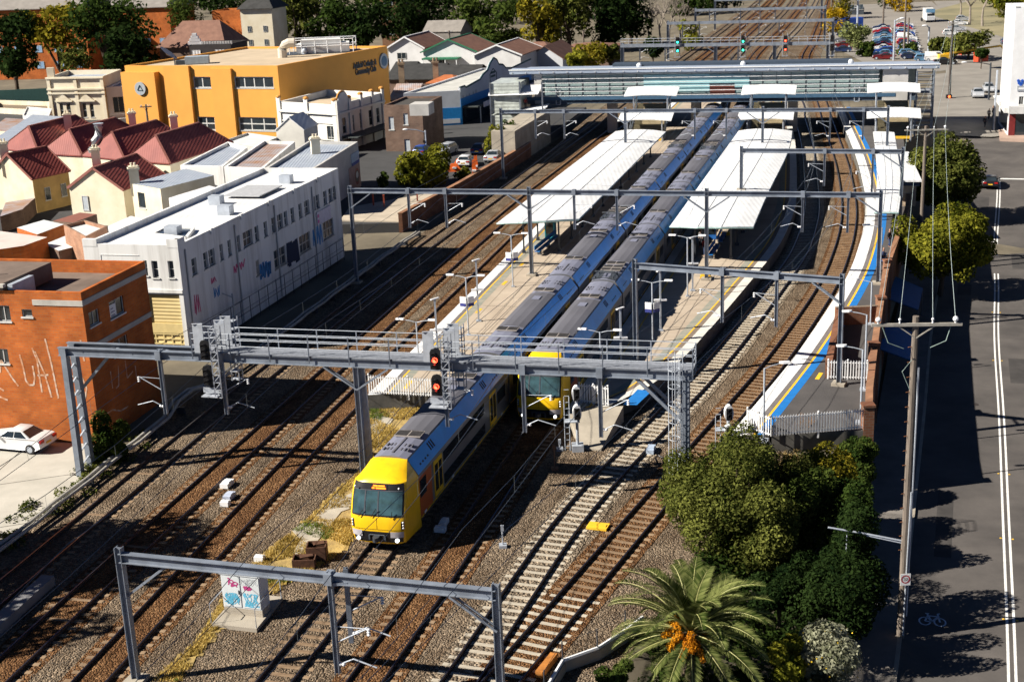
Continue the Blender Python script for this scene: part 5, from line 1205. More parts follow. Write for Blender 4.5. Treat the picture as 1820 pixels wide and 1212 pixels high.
# picket fences at the platform ends
def picket(label, pts, z=1.1, h=1.25):
    p0 = pts[0]; r = thing('picket_fence', label, 'fence', (p0[0], p0[1], z), 'white picket fences at platform ends')
    for a, b_ in zip(pts, pts[1:]):
        a, b_ = Vector((a[0], a[1], z)), Vector((b_[0], b_[1], z)); L_ = (b_ - a).length; d = (b_ - a).normalized(); m = MB()
        n = int(L_ / .17)
        for i in range(n + 1): p = a + d * (L_ * i / n); m.box((p.x, p.y, z + .1 + h / 2 - .05), (.07, .03, h - .05), math.atan2(d.y, d.x)); m.add([p + Vector((-.05, 0, h + .02)), p + Vector((.05, 0, h + .02)), p + Vector((0, 0, h + .12))], [(0, 1, 2)])
        m.build('pickets', WHITE, r, kind='stuff')
        for zz in (.18, h - .08): m = MB(); m.beam(a + Vector((0, .03, zz)), b_ + Vector((0, .03, zz)), .05, .07); m.build('rail', WHITE, r)
        for i in range(max(2, int(L_ / 2.2)) + 1): p = a.lerp(b_, i / max(2, int(L_ / 2.2))); m = MB(); m.box((p.x, p.y + .05, z + h / 2 - .1), (.1, .1, h + .35)); m.sphere((p.x, p.y + .05, z + h + .1), .07, 8, 5); m.build('fence_post', WHITE, r)
a, b_ = at(657, 700, 1.1), at(757, 706, 1.1); picket('white picket fence across the near end of the left platform', [(a.x, a.y), (b_.x + 1.5, b_.y - .4)])
a, b_ = at(1030, 716, 1.1), at(1081, 722, 1.1); picket('short white picket fence at the tapered end of the middle platform', [(a.x, a.y), (b_.x, b_.y)])
picket('long white picket fence across the near end of the right platform', [(13.9, 76.4), (15.0, 74.9), (20.75, 75.55)])
a, b_ = at(1472, 674, 1.1), at(1541, 676, 1.1); picket('white picket fence closing the brick recess on the right platform', [(a.x, a.y), (b_.x, b_.y)])
# benches, boxes, bins under the canopies
def bench(p, q, label, zb=1.1):
    r = thing('bench', label, 'bench', (p.x, p.y, zb), 'blue platform benches'); d = (q - p).normalized(); n = Vector((-d.y, d.x, 0)); 
    m = MB(); m.beam(p + Vector((0, 0, .45)), q + Vector((0, 0, .45)), .45, .05); m.build('seat', BLUE, r); m = MB(); m.beam(p + n * .25 + Vector((0, 0, .75)), q + n * .25 + Vector((0, 0, .75)), .05, .4); m.build('backrest', BLUE, r)
    for t in (.1, .5, .9): c = p.lerp(q, t); m = MB(); m.box((c.x, c.y, zb + .22), (.08, .4, .44), math.atan2(d.y, d.x)); m.build('leg', STEELD, r)
P3 = lambda x, y, z=1.1: (lambda a: Vector((a.x, a.y, 1.1)))(at(x, y, z))
bench(P3(955, 456), P3(992, 425), 'long blue bench under the left platform canopy')
bench(P3(1262, 462), P3(1276, 442), 'nearer blue bench under the middle canopy'); bench(P3(1279, 438), P3(1288, 420), 'farther blue bench under the middle canopy')
bench(P3(1566, 473), P3(1571, 458), 'blue bench by the wall of the right platform')
for px, py, lab, mt in ((979, 424, 'tall teal vending box under the left platform canopy', pmat('teal box', (0.02, 0.30, 0.40), .4)), (1264, 424, 'tall blue vending box under the middle canopy', pmat('blue box', (0.02, 0.12, 0.40), .4))):
    p = P3(px, py); r = thing('vending_box', lab, 'vending machine', (p.x, p.y, 1.1)); m = MB(); m.box((p.x, p.y, 2.05), (1.0, .8, 1.9), -.25); m.build('cabinet', mt, r); m = MB(); m.box((p.x - .12, p.y - .42, 2.2), (.7, .04, 1.1), -.25); m.build('display', GLASSD, r)
for i, (px, py) in enumerate([(1254, 494), (1290, 418), (1299, 405)]):
    p = P3(px, py); m = MB(); m.box((p.x, p.y, 1.22), (.9, .5, .22), -.2); m.box((p.x, p.y, 1.38), (.7, .35, .1), -.2)
    tag(m.build('yellow_kerb_block', YELLOW), ['yellow block at the foot of the portal post on the middle platform', 'yellow block beside a middle canopy post, nearer of the two under the roof', 'yellow block deep under the middle canopy'][i], 'block', 'yellow blocks on the middle platform')
# ================================================================== BUILDINGS ON THE LEFT
def uv_frame(C, R): 
    u = (Vector((R[0], R[1], 0)) - Vector((C[0], C[1], 0))).normalized(); return u, Vector((-u.y, u.x, 0))     # u away along the tracks, v to the left
STREETM = pmat('side street asphalt', (0.05, 0.05, 0.052), .9, 0, .15, .3, bump=.1)  # base darkened to stand in for the buildings' shade
m = MB(); m.prism([(-11.2, 141), (-5.6, 157.3), (-1.0, 171.8), (3.4, 185.8), (6.6, 198), (14, 228), (-160, 270), (-160, 150)], -.6, 1.0); m.build('side_street', STREETM, kind='structure')
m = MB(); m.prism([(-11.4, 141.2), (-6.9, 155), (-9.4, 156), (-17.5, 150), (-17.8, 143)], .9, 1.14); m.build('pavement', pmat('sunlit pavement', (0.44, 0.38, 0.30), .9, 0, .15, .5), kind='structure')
m = MB(); m.prism([(-40, 60), (-28.6, 62.5), (-25.9, 73), (-26.3, 81.2), (-60, 90), (-60, 60)], -.3, .03); m.build('yard', pmat('yard concrete', (0.40, 0.38, 0.33), .92, 0, .15, .35, col2=(0.52, 0.49, 0.43), bump=.1), kind='structure')
m = MB()
for a, b_ in (((-38, 66), (-27, 69.5)), ((-40, 72.5), (-26.4, 76.5)), ((-33, 62), (-31, 84))): d = (Vector(b_) - Vector(a)).normalized(); n = Vector((-d.y, d.x)) * .03; m.add([(a[0] - n.x, a[1] - n.y, .034), (b_[0] - n.x, b_[1] - n.y, .034), (b_[0] + n.x, b_[1] + n.y, .034), (a[0] + n.x, a[1] + n.y, .034)], [(0, 1, 2, 3)])
m.build('yard_joints', JOINT, kind='structure')
# brick building
BRK = brick_mat('orange brick', (0.45, 0.115, 0.026), (0.55, 0.16, 0.036), (0.38, 0.17, 0.08))
C, R_ = Vector((-26.4, 81.3, 0)), Vector((-24.4, 89.2, 0)); u, v = uv_frame(C, R_); L0 = C + v * 15; Bk = L0 + (R_ - C)
r = thing('brick_building', 'orange brick building with graffiti at the left edge', 'building', tuple(C)); FF, FR = Face(L0, C), Face(C, R_)
wins_f = [FF.rect(-4, 543, 18, 571), FF.rect(39, 550, 57, 563), FF.rect(-4, 620, 15, 646)]
wins_r = [FR.rect(158, 551, 177, 578), FR.rect(194, 530, 221, 562), FR.rect(201, 600, 228, 628)]
BITU = pmat('brown flat roof', (0.17, 0.125, 0.10), .9, 0, .25, .5)
w, out = shell(r, [L0, C, R_, Bk], 0, 10, BRK, BITU, {0: wins_f, 1: wins_r}, parapet=.85, pt=.24)
for i, h in enumerate(out[0][1]): window(r, FF, h, cols=2 if i != 1 else 1)
for i, h in enumerate(out[1][1]): window(r, FR, h, cols=2, label='window with a white paper notice' if i == 1 else None)
BANDM = pmat('cement band', (0.45, 0.43, 0.39), .9, 0, .15, .8)
a = FF.sz(58, 538); m = MB(); FF.box(m, a[0], FF.L, a[1] - .15, a[1] + .2, .0, .05); FR.box(m, -.05, FR.L, a[1] - .15, a[1] + .2, .0, .05)
z2 = FR.sz(170, 625)[1]; FR.box(m, 0, FR.L, FR.sz(250, 570)[1] - .1, FR.sz(250, 570)[1] + .25, 0, .05); m.build('cement_band', BANDM, r)
h = out[1][1][1]; m = MB(); FR.box(m, h[0] + .08, h[0] + .85, h[2] + .1, h[3] - .25, -.09, -.06); nt_ = m.build('notice', WHITE, r); m = MB()
for k in range(3): FR.box(m, h[0] + .2, h[0] + .7 - .15 * (k == 0), h[3] - .55 - k * .22, h[3] - .48 - k * .22, -.062, -.055)
m.build('notice_text', pmat('notice ink', (.2, .2, .3), .6), nt_)
m = MB(); m.prism([tuple((L0 - v * .2)[:2]), tuple((C + v * 5.4)[:2]), tuple((C + v * 5.4 + u * 5.6)[:2]), tuple((L0 + u * 5.6)[:2])], 9.3, 10.45); m.build('raised_roof', BITU, r)
m = MB(); p, q = L0 - v * .1, C + v * 5.2; m.beam((p.x, p.y - .12, 10.35), (q.x, q.y - .12, 10.35), .3, .2); m.build('gutter', BANDM, r)
m = MB(); p = C + v * 7; m.tube([(p.x, p.y + 2, 10.4), (p.x, p.y + 2, 11.2)], .07, 6); p = C + v * 5.0 + u * 1.4; m.box((p.x, p.y, 9.8), (.35, 2.4, 1.1), -.25); m.build('vent_pipe', STEELL, r)
# painted scrawl on the front wall
GRF = pmat('white spray paint', (0.50, 0.22, 0.10), .9, 0, .3, 3, col2=(.62, .48, .38), thresh=(.4, .6))
m = MB()
def spray(F, pts, w=.07, mb=None, o=.012):
    sz = [F.sz(*p) for p in pts]
    for (a, b_), (c, d) in zip(sz, sz[1:]):
        dx, dz = c - a, d - b_; l = math.hypot(dx, dz) or 1; nx, nz = -dz / l * w, dx / l * w
        mb.quad(F.p(a - nx, b_ - nz, o), F.p(c - nx, d - nz, o), F.p(c + nx, d + nz, o), F.p(a + nx, b_ + nz, o))
for st in ([(0, 662), (2, 640), (22, 672), (33, 686)], [(35, 630), (42, 655), (46, 676), (52, 684), (60, 684), (62, 672), (58, 650)], [(57, 618), (66, 640), (72, 680), (75, 698)], [(62, 625), (80, 665), (92, 706)], [(67, 667), (86, 666)], [(80, 602), (90, 640), (104, 708)], [(143, 604), (150, 642)], [(122, 640), (127, 632)], [(126, 668), (146, 671), (154, 690), (151, 708), (140, 706), (128, 692)], [(163, 742), (172, 747)], [(0, 690), (7, 694)], [(0, 705), (14, 711)]): m = MB(); spray(FF, st, .06, m); m.build('graffiti', GRF, r)
for st in ([(196, 660), (200, 690)], [(210, 650), (211, 685), (206, 690)], [(222, 640), (226, 672), (236, 660)], [(240, 650), (243, 676)], [(190, 735), (200, 728), (214, 730), (228, 722)]): m = MB(); spray(FR, st, .05, m); m.build('graffiti', GRF, r)

# long white building
C, R_ = Vector((-24.4, 98.6, 0)), Vector((-16.0, 130.0, 0)); u, v = uv_frame(C, R_); W_ = 7.9; L0, Bk = C + v * W_, R_ + v * W_
r = thing('commercial_building', 'long white two storey building with graffiti above the tracks', 'building', tuple(C)); FF, FR = Face(L0, C), Face(C, R_)
WB = pmat('white render', (0.50, 0.49, 0.47), .8, 0, .12, .6, col2=(0.76, 0.76, 0.75), streak=(1.5, 1.5, .15), detail=9, thresh=(.3, .52))
WR = [FR.rect(x, y, x + w_, y + h_) for x, y, w_, h_ in ((341, 457, 9, 33), (362, 448, 8, 32), (371, 441, 11, 28), (391, 434, 6, 29), (405, 425, 6, 28), (419, 417, 8, 29), (432, 409, 17, 29), (453, 400, 7, 29), (469, 392, 6, 27), (483, 386, 6, 27), (493, 380, 10, 27), (505, 374, 6, 27), (517, 369, 6, 26), (531, 363, 6, 26), (541, 356, 9, 26), (555, 351, 6, 25), (562, 347, 6, 25), (575, 341, 6, 25), (584, 336, 7, 25), (592, 333, 5, 24))]
zb0, zb1 = np.mean([h[2] for h in WR[3:]]), np.mean([h[3] for h in WR[3:]]); WR = [(h[0], h[1], zb0, zb1) for h in WR]
LOW = [FR.rect(455, 462, 461, 490), FR.rect(487, 440, 509, 474), FR.rect(532, 415, 552, 448), FR.rect(574, 391, 593, 423)]
WFt = [FF.rect(256, 463, 262, 490), FF.rect(270, 464, 281, 494), FF.rect(299, 464, 309, 494)]; gd = FF.rect(265, 524, 331, 620); gd = (gd[0], FF.L - .35, .35, gd[3])
w, out = shell(r, [L0, C, R_, Bk], .2, 8.9, WB, ROOFW, {0: WFt + [gd], 1: WR + LOW}, parapet=.45, pt=.28, depth=.22)
PANEB = pmat('pane blue', (0.05, 0.07, 0.09), .2, 0, .4, 1.5)
for h in out[1][1][:len(WR)]: window(r, FR, h, depth=.2, cols=2 if h[1] - h[0] > .9 else 1, rows=2, pane=PANEB, fw=.06)
for h in out[1][1][len(WR):]: window(r, FR, h, depth=.15, cols=3, rows=2, frame=pmat('pale frame', (.5, .48, .44), .7), fw=.09, pane=PANEB)
for h in out[0][1][:3]: window(r, FF, h, depth=.2, cols=1, rows=2, pane=PANEB)
ROLL = ribs_mat('yellow roller door', (0.62, 0.48, 0.22), 2, .28, .6, 0, .1, col2=(0.70, 0.56, 0.28))
h = out[0][1][3]; m = MB(); m.quad(FF.p(h[0], h[2] + .02, -.18), FF.p(h[1], h[2] + .02, -.18), FF.p(h[1], h[3], -.18), FF.p(h[0], h[3], -.18)); gdo = m.build('roller_door', ROLL, r)
m = MB()
zq = h[2] + (h[3] - h[2]) * .36
for k in range(5): FF.box(m, h[0], h[1], h[2] + .05 + k * (zq - h[2]) / 4.5, h[2] + .15 + k * (zq - h[2]) / 4.5, -.18, -.1)
for k in range(4): uu = h[0] + (h[1] - h[0]) * (k + .5) / 4; FF.box(m, uu - .05, uu + .05, h[2], zq, -.18, -.12)
FF.box(m, h[0], h[1], zq, zq + .75, -.18, -.08); m.build('door_panel', pmat('yellow door panel', (0.66, 0.52, 0.24), .6, 0, .08), gdo)
m = MB(); FF.box(m, 0, FF.L, h[3] + .15, h[3] + .4, 0, .1); FF.box(m, 1.4, 4.6, 7.5, 7.55, 0, .03); FF.box(m, 1.4, 4.6, 8.05, 8.1, 0, .03); FF.box(m, 1.35, 1.42, 7.5, 8.1, 0, .03)
for k in range(1, 6): FR.box(m, FR.L * k / 6 - .18, FR.L * k / 6 + .18, 8.55, 9.0, -.1, .12)
m.build('trim', WB, r)
m = MB(); FF.box(m, 0, 1.2, 8.7, 9.25, -.3, .02); m.build('parapet_end', WB, r); m = MB(); FF.box(m, FF.L - .9, FF.L + .02, 8.7, 9.35, -.3, .02); FR.box(m, .03, 1.1, 8.7, 9.35, -.3, .023); m.build('parapet_end', WB, r)
REC = [at(x, y, 8.6) for x, y in ((272, 417), (331, 424), (344, 407), (294, 406))]
m = MB(); m.prism(REC, 8.3, 8.62); m.build('recess_shade', pmat('blue recess shade', (0.05, 0.07, 0.10), .3, 0, .5, 1.5), r)  # dark panel paints the shade of a sunken roof terrace
m = MB()
for a, b_ in zip(REC, REC[1:] + REC[:1]): m.beam((a.x, a.y, 8.6), (b_.x, b_.y, 8.6), .22, .25)
m.build('recess_kerb', WB, r)
for k in (.9, 9.4, 17.2, 25.6): m = MB(); p = FR.p(k, 0, .08); m.tube([(p.x, p.y, .3), (p.x, p.y, 8.4)], .07, 6); m.build('downpipe', OFFW, r)
for k, l in ((5, 3), (13, 2.4), (17, 5.2), (27, 3)): p = C + u * k + v * l; m = MB(); m.box((p.x, p.y, 8.85), (1.1, .9, .8), -.26); m.build('air_conditioner', STEELL, r)
m = MB(); p = C + u * 22 + v * 4; m.box((p.x, p.y, 8.7), (3.4, 5, .1), -.26); m.build('roof_patch', pmat('grey roof patch', (.42, .43, .45), .6), r)
a = FR.rect(561, 371, 586, 395); m = MB(); FR.box(m, a[0], a[1], a[2], a[3], .05, .14); sg = m.build('sign_board', pmat('pale sign', (0.66, 0.62, 0.72), .6), r); m = MB()
for k in range(2): FR.box(m, a[0] + .1, a[0] + .45, a[2] + .2 + k * .5, a[2] + .5 + k * .5, .141, .15)
m.build('sign_mark', pmat('pink mark', (.6, .1, .35), .6), sg)
def tag_paint(F, x0, y0, x1, y1, mat, n, wid, root, nm='graffiti', seed=1):
    rr = random.Random(seed); a = F.rect(x0, y0, x1, y1); m = MB(); pu, pz = a[0], a[2]
    for i in range(n):
        uu, zz = a[0] + (a[1] - a[0]) * (i + rr.random()) / n, (a[2] if i % 2 else a[3]) + rr.uniform(-.15, .15) * (a[3] - a[2]); dx, dz = uu - pu, zz - pz; l = math.hypot(dx, dz) or 1; nx, nz = -dz / l * wid, dx / l * wid
        o = .012 + .001 * (i % 5); m.quad(F.p(pu - nx, pz - nz, o), F.p(uu - nx, zz - nz, o), F.p(uu + nx, zz + nz, o), F.p(pu + nx, pz + nz, o)); pu, pz = uu, zz
    return m.build(nm, mat, root)
PINK = pmat('pink spray', (0.55, 0.10, 0.22), .8, 0, .3, 2); NAVYP = pmat('navy spray', (0.01, 0.02, 0.06), .8); BLUP = pmat('blue spray', (0.05, 0.22, 0.5), .8)
tag_paint(FR, 345, 525, 356, 555, PINK, 6, .06, r, seed=2); tag_paint(FR, 375, 492, 384, 503, PINK, 6, .06, r, seed=3); tag_paint(FR, 415, 466, 436, 480, PINK, 9, .09, r, seed=4)
tag_paint(FR, 462, 466, 483, 492, BLUP, 9, .2, r, seed=5); tag_paint(FR, 463, 468, 483, 490, NAVYP, 9, .1, r, seed=5); tag_paint(FR, 511, 430, 530, 468, NAVYP, 12, .3, r, seed=6); tag_paint(FR, 556, 400, 574, 433, BLUP, 8, .14, r, seed=7); tag_paint(FR, 380, 510, 392, 527, BLUP, 7, .06, r, seed=8)
m = MB(); pts = [(348, 618), (352, 588), (372, 560), (372, 548), (396, 540), (420, 520), (445, 512), (470, 494)]
for k in range(18): t = k / 17; m.box(tuple(C + u * (1 + t * 30) - v * .55 + Vector((0, 0, 1.3))), (.05, .05, 2.2))
for zz in (1.2, 2.35): a, b_ = C + u * 1 - v * .55, C + u * 31 - v * .55; m.tube([(a.x, a.y, zz), (b_.x, b_.y, zz)], .03, 4)
tag(m.build('wire_fence', STEELD), 'dark wire fence at the foot of the long white building', 'fence')

# orange club building
L0, C, R_ = Vector((-58.3, 215.2, 0)), Vector((-32.9, 204.4, 0)), Vector((-18.8, 232.0, 0)); Bk = L0 + (R_ - C)
r = thing('club_building', 'bright orange two storey club building with lettering and round emblems', 'building', tuple(C)); FF, FR = Face(L0, C), Face(C, R_)
ORG = pmat('orange render', (0.74, 0.34, 0.06), .75, 0, .06, .25)
wf = [FF.rect(343, 137, 375, 157), FF.rect(416, 137, 486, 157), FF.rect(351, 208, 382, 232), FF.rect(424, 209, 491, 233)]
ORF = pmat('sandy flat roof', (0.50, 0.40, 0.28), .9, 0, .12, .3)
u_step = FF.sz(296, 120)[0]
w, out = shell(r, [L0, C, R_, Bk], .8, 12.0, ORG, ORF, {0: wf}, parapet=.35, pt=.4, depth=.25)
for i, h in enumerate(out[0][1]): window(r, FF, h, depth=.25, cols=2 if i % 2 == 0 else 4 if i < 2 else 3, rows=1 if i < 2 else 2, fw=.16)
m = MB(); b0 = FF.sz(296, 150)[0]; b1 = FF.sz(341, 150)[0]; FF.box(m, b0, b1, .8, 12.0, .0, .5); m.build('pilaster', ORG, r); m = MB(); c0, c1 = FF.sz(378, 150)[0], FF.sz(415, 150)[0]; FF.box(m, c0, c1, .8, 11.6, .0, .45); m.build('pilaster', ORG, r); m = MB(); FF.box(m, 0, b0 - 1.2, .8, 11.1, .0, 1.2); m.build('end_bay', ORG, r)
cen = FF.sz(259, 156); m = MB(); m.disc(FF.p(cen[0], cen[1], 1.2), FF.n, 1.0, .25, 24); em = m.build('emblem', pmat('emblem grey', (0.35, 0.38, 0.40), .5), r); m = MB(); 
for k in range(3): t = k * 2.1 + 1.57; m.beam(FF.p(cen[0] + .55 * math.cos(t), cen[1] + .55 * math.sin(t), 1.47), FF.p(cen[0] + .55 * math.cos(t + 2.1), cen[1] + .55 * math.sin(t + 2.1), 1.47), .16, .04)
m.build('emblem_mark', pmat('emblem dark', (0.06, 0.12, 0.14), .5), em)
cen = FR.sz(680.5, 109); m = MB(); m.disc(FR.p(cen[0], cen[1], .0), FR.n, 1.25, .25, 24); em = m.build('emblem', pmat('emblem grey', (0.35, 0.38, 0.40), .5), r); m = MB(); m.disc(FR.p(cen[0], cen[1], .25), FR.n, .85, .03, 20); m.build('emblem_mark', pmat('emblem blue', (0.02, 0.10, 0.20), .4), em)
def lettering(root, F, txt, u0, z, size, mat, o=.1, nm='lettering', align='LEFT', ext=.05, sx=1.0):
    cu = bpy.data.curves.new(nm, 'FONT'); cu.body = txt; cu.size = size; cu.extrude = ext; cu.align_x = align; cu.materials.append(mat); cu.offset = size * .025
    ob = bpy.data.objects.new(nm, cu); COL.objects.link(ob); ob.parent = root; p = F.p(u0, z, o) - OFF[root.name]
    ob.matrix_local = Matrix(((F.d.x * sx, 0, F.n.x, p.x), (F.d.y * sx, 0, F.n.y, p.y), (0, 1, 0, p.z), (0, 0, 0, 1))); return font_mesh(ob)
LETM = pmat('dark lettering', (0.01, 0.02, 0.03), .5)
a, b_ = FR.sz(627, 118), FR.sz(672, 109); wl = b_[0] - a[0]; lettering(r, FR, 'Ashfield Catholic &', a[0], a[1] - .45, 1.35, LETM, sx=wl / 11.6)
a2 = FR.sz(631, 129); lettering(r, FR, 'Community Club', a2[0], a2[1] - .45, 1.35, LETM, sx=wl / 11.6)
# roof things of the club
ri = lambda x, y, z=11.8: at(x, y, z)
m = MB(); p = ri(505, 128); 
tq = thing('roof_plant', 'white railed cooling plant on the roof of the orange club', 'plant', tuple(ri(575, 92))); p = ri(575, 92); 
m = MB(); m.box((p.x, p.y, 12.5), (8.6, 4, 1.4), .1); m.box((p.x - .3, p.y, 13.5), (6.4, 3, .7), .1); m.build('housing', OFFW, tq); m = MB()
for sx in (-5.2, -3.2, -1, 1, 3.2, 5.2):
    for sy in (-2.4, 2.4): m.tube([(p.x + sx, p.y + sy, 11.6), (p.x + sx, p.y + sy, 14.0)], .08, 5)
for zz in (12.9, 13.9):
    for sy in (-2.4, 2.4): m.tube([(p.x - 5.2, p.y + sy, zz), (p.x + 5.2, p.y + sy, zz)], .07, 5)
    for sx in (-5.2, 5.2): m.tube([(p.x + sx, p.y - 2.4, zz), (p.x + sx, p.y + 2.4, zz)], .07, 5)
m.build('railing', WHITE, tq); m = MB(); m.box((p.x, p.y, 11.5), (12, 6, .5), .1); m.build('plinth', STEELD, tq)
p = ri(516, 103, 11.6); m = MB(); m.tube([(p.x - 1.2, p.y, 11.6), (p.x - 1.2, p.y, 12.9), (p.x - .7, p.y, 13.6), (p.x, p.y, 13.9), (p.x + .9, p.y, 13.9)], .75, 12); tag(m.build('duct', pmat('cream duct', (.58, .53, .44), .6)), 'curved cream duct rising from the orange club roof', 'duct')
p = ri(311, 115, 12); tq = thing('satellite_dish', 'white satellite dish at the left end of the orange club roof', 'dish', (p.x, p.y, 12)); m = MB(); m.loft([[tuple(Vector((p.x, p.y, 13.2)) + Vector((-.6, -.5, .6)).normalized() * (k * .12 * k) + Matrix.Rotation(.7, 3, 'Y') @ Vector((k * .5 * math.cos(t), k * .5 * math.sin(t), 0))) for t in np.linspace(0, 6.28, 14)[:-1]] for k in (.05, 1, 2, 3)], caps=False); m.build('reflector', OFFW, tq); m = MB(); m.tube([(p.x, p.y, 11.6), (p.x, p.y, 13)], .1, 6); m.build('mount', STEELD, tq)
p = ri(351, 110, 12); tq = thing('roof_plant', 'grey blue air conditioning box on the orange club roof', 'plant', (p.x, p.y, 11.7)); m = MB(); m.box((p.x, p.y, 12.3), (3.6, 2.2, 1.1), .1); m.build('housing', pmat('ac grey blue', (.35, .42, .48), .5), tq); m = MB(); m.box((p.x - 2.6, p.y, 12.0), (1.4, 1.6, .6), .1); m.build('intake', STEELD, tq)
p = ri(540, 98, 11.7); m = MB(); m.cyl((p.x, p.y + 1, 11.65), .35, .5, 10); m.sphere((p.x, p.y + 1, 12.2), .45, 10, 5); tag(m.build('roof_vent', STEELL), 'small round roof vent on the sandy roof of the orange club', 'vent')

# ornate white federation facade
L0, C, R_ = Vector((-32.0, 197.3, 0)), Vector((-22.9, 190.3, 0)), Vector((-17.6, 203.2, 0)); Bk = L0 + (R_ - C)
r = thing('ornate_building', 'ornate white federation building with scalloped orange tipped parapet', 'building', tuple(C)); FF, FR = Face(L0, C), Face(C, R_)
PLAS = pmat('pale plaster', (0.74, 0.72, 0.66), .8, 0, .12, .4); PLG = pmat('greyed plaster', (0.48, 0.47, 0.45), .8, 0, .12, .6); TERR = pmat('terracotta cap', (0.62, 0.28, 0.06), .8)
wf = [(FF.L * .40, FF.L * .58, 1.2, 4.4), (FF.L * .80, FF.L * .92, 1.4, 4.6)]; wr = [(1.2, 2.3, 3.4, 5.6), (3.6, 4.7, 3.4, 5.6), (6.4, 7.5, 3.4, 5.6), (9.2, 10.3, 3.4, 5.6), (11.6, 12.6, 3.4, 5.6)]
w, out = shell(r, [L0, C, R_, Bk], .8, 7.6, PLAS, ORF, {0: wf, 1: wr}, parapet=.9, pt=.3)
for h in out[0][1] + []: window(r, FF, h, cols=2, rows=2)
for h in out[1][1]: window(r, FR, h, cols=1, rows=2)
m = MB()
for F in (FF, FR): F.box(m, -.1, F.L + .1, 6.2, 6.5, 0, .35); F.box(m, 0, F.L, 2.6, 2.75, 0, .15)
FF.box(m, 0, FF.L, 4.9, 5.05, 0, .12); m.build('cornice', PLAS, r); m = MB()
for F, ks in ((FF, (0, .48, .96)), (FR, (.0, .25, .5, .75, .98))):
    for k in ks: m = MB(); uu = F.L * k; F.box(m, uu - .35, uu + .35, .8, 8.2, 0, .22); m.build('pilaster', PLAS, r)
for F, ks in ((FF, (0, .48, .96)), (FR, (.25, .5, .75, .98))):
    for k in ks: m = MB(); m.sphere(F.p(F.L * k, 8.3, .0), .42, 8, 5, (1, 1, .6)); m.build('parapet_cap', TERR, r)
m = MB(); F = FR; n = 14; q = [F.p(.2, 7.5, .1)] + [F.p(1.7 - 1.5 * math.cos(t), 7.9 + 1.3 * math.sin(t), .1) for t in np.linspace(0, math.pi, n)] + [F.p(3.2, 7.5, .1)]; m.loft([[tuple(p) for p in q], [tuple(p - F.n * .4) for p in q]]); m.build('round_pediment', PLAS, r)
m = MB(); m.tube([F.p(1.7 - 1.55 * math.cos(t), 7.9 + 1.35 * math.sin(t), -.1) for t in np.linspace(0, math.pi, n)], .16, 6); m.build('pediment_cap', TERR, r)
m = MB(); FR.box(m, .3, FR.L + 3.5, 3.0, 3.15, 0, 2.8); m.build('awning', pmat('dark awning', (0.05, 0.06, 0.06), .7, 0, .2), r); m = MB(); FR.box(m, 1.0, 3.2, 1.2, 2.9, .02, .08); m.build('shopfront', pmat('brown shopfront', (.18, .11, .05), .6, 0, .4, 1.5), r)
# white gabled block in front of it
pA = at(497, 246, 4.5); gb = thing('gabled_block', 'small white gabled block in front of the ornate building', 'building', (pA.x, pA.y, .8)); A_, D_ = at(492, 246, 4.5), at(541, 246, 4.5); gable(gb, A_, A_ + Vector((1.2, 5, 0)), D_, .8, 5.6, 7.2, PLAS, ROOFW, 0, .1, 0)

# brown brick building further right
L0, C, R_ = Vector((-16.4, 189.6, 0)), Vector((-11.0, 188.0, 0)), Vector((-8.6, 197.4, 0)); r = thing('brick_building', 'brown brick building with pale blinds behind the leafy tree', 'building', tuple(C)); FF, FR = Face(L0, C), Face(C, R_)
BRB = brick_mat('brown brick', (0.17, 0.11, 0.085), (0.21, 0.14, 0.11), (0.2, 0.17, 0.14)); hf = [FF.rect(691, 208, 700, 231), FF.rect(717, 202, 725, 222), FF.rect(719, 248, 729, 270)]
w, out = shell(r, [L0, C, R_, L0 + (R_ - C)], .8, 7.4, BRB, pmat('dark roof', (.06, .055, .05), .9), {0: hf}, parapet=.3)
for h in out[0][1]: window(r, FF, h, cols=1, rows=1, pane=pmat('pale blind', (.42, .46, .5), .6))
# party wall white sign block on its roof
p = at(750, 196, 7.4); m = MB(); m.box((p.x, p.y, 7.6), (2.6, 3, 1.5), -.2); m.build('white_box', PLG, r)

# blue and white corner shop
L0, C, R_ = Vector((-15.2, 212.3, 0)), Vector((-6.45, 213.2, 0)), Vector((5.4, 247, 0)); Bk = L0 + (R_ - C); r = thing('corner_shop', 'white and blue corner shop with bell shaped parapet and awnings', 'building', tuple(C)); FF, FR = Face(L0, C), Face(C, R_)
WSH = pmat('cool white render', (0.62, 0.64, 0.68), .8, 0, .1, .4); w, out = shell(r, [L0, C, R_, Bk], .8, 6.3, WSH, pmat('pale tin roof', (.50, .50, .47), .7, 0, .15, .4), {}, parapet=.3)
m = MB(); LL = FR.L; prof = [(0, 6.0), (0, 6.7), (LL * .06, 6.7), (LL * .07, 6.4), (LL * .26, 6.9), (LL * .30, 7.5), (LL * .36, 7.9), (LL * .40, 8.9), (LL * .45, 9.6), (LL * .49, 9.2), (LL * .52, 8.3), (LL * .58, 8.0), (LL * .62, 7.3), (LL * .7, 7.0), (LL, 7.4), (LL, 6.0)]
m.loft([[tuple(FR.p(a, z, .06)) for a, z in prof], [tuple(FR.p(a, z, -.3)) for a, z in prof]]); m.build('bell_parapet', WSH, r); m = MB(); m.tube([FR.p(a, z + .04, .0) for a, z in prof[1:-1]], .16, 5); m.build('parapet_trim', pmat('dark teal trim', (.02, .07, .08), .6), r)
m = MB(); q = [(LL * .385, 5.6), (LL * .385, 7.2), (LL * .43, 8.0), (LL * .475, 7.2), (LL * .475, 5.6)]; m.tube([FR.p(a, z, .1) for a, z in q + q[:1]], .07, 4)
for k in range(2): FR.box(m, LL * .40, LL * .46, 6.6 + k * .6, 6.95 + k * .6, .06, .1)
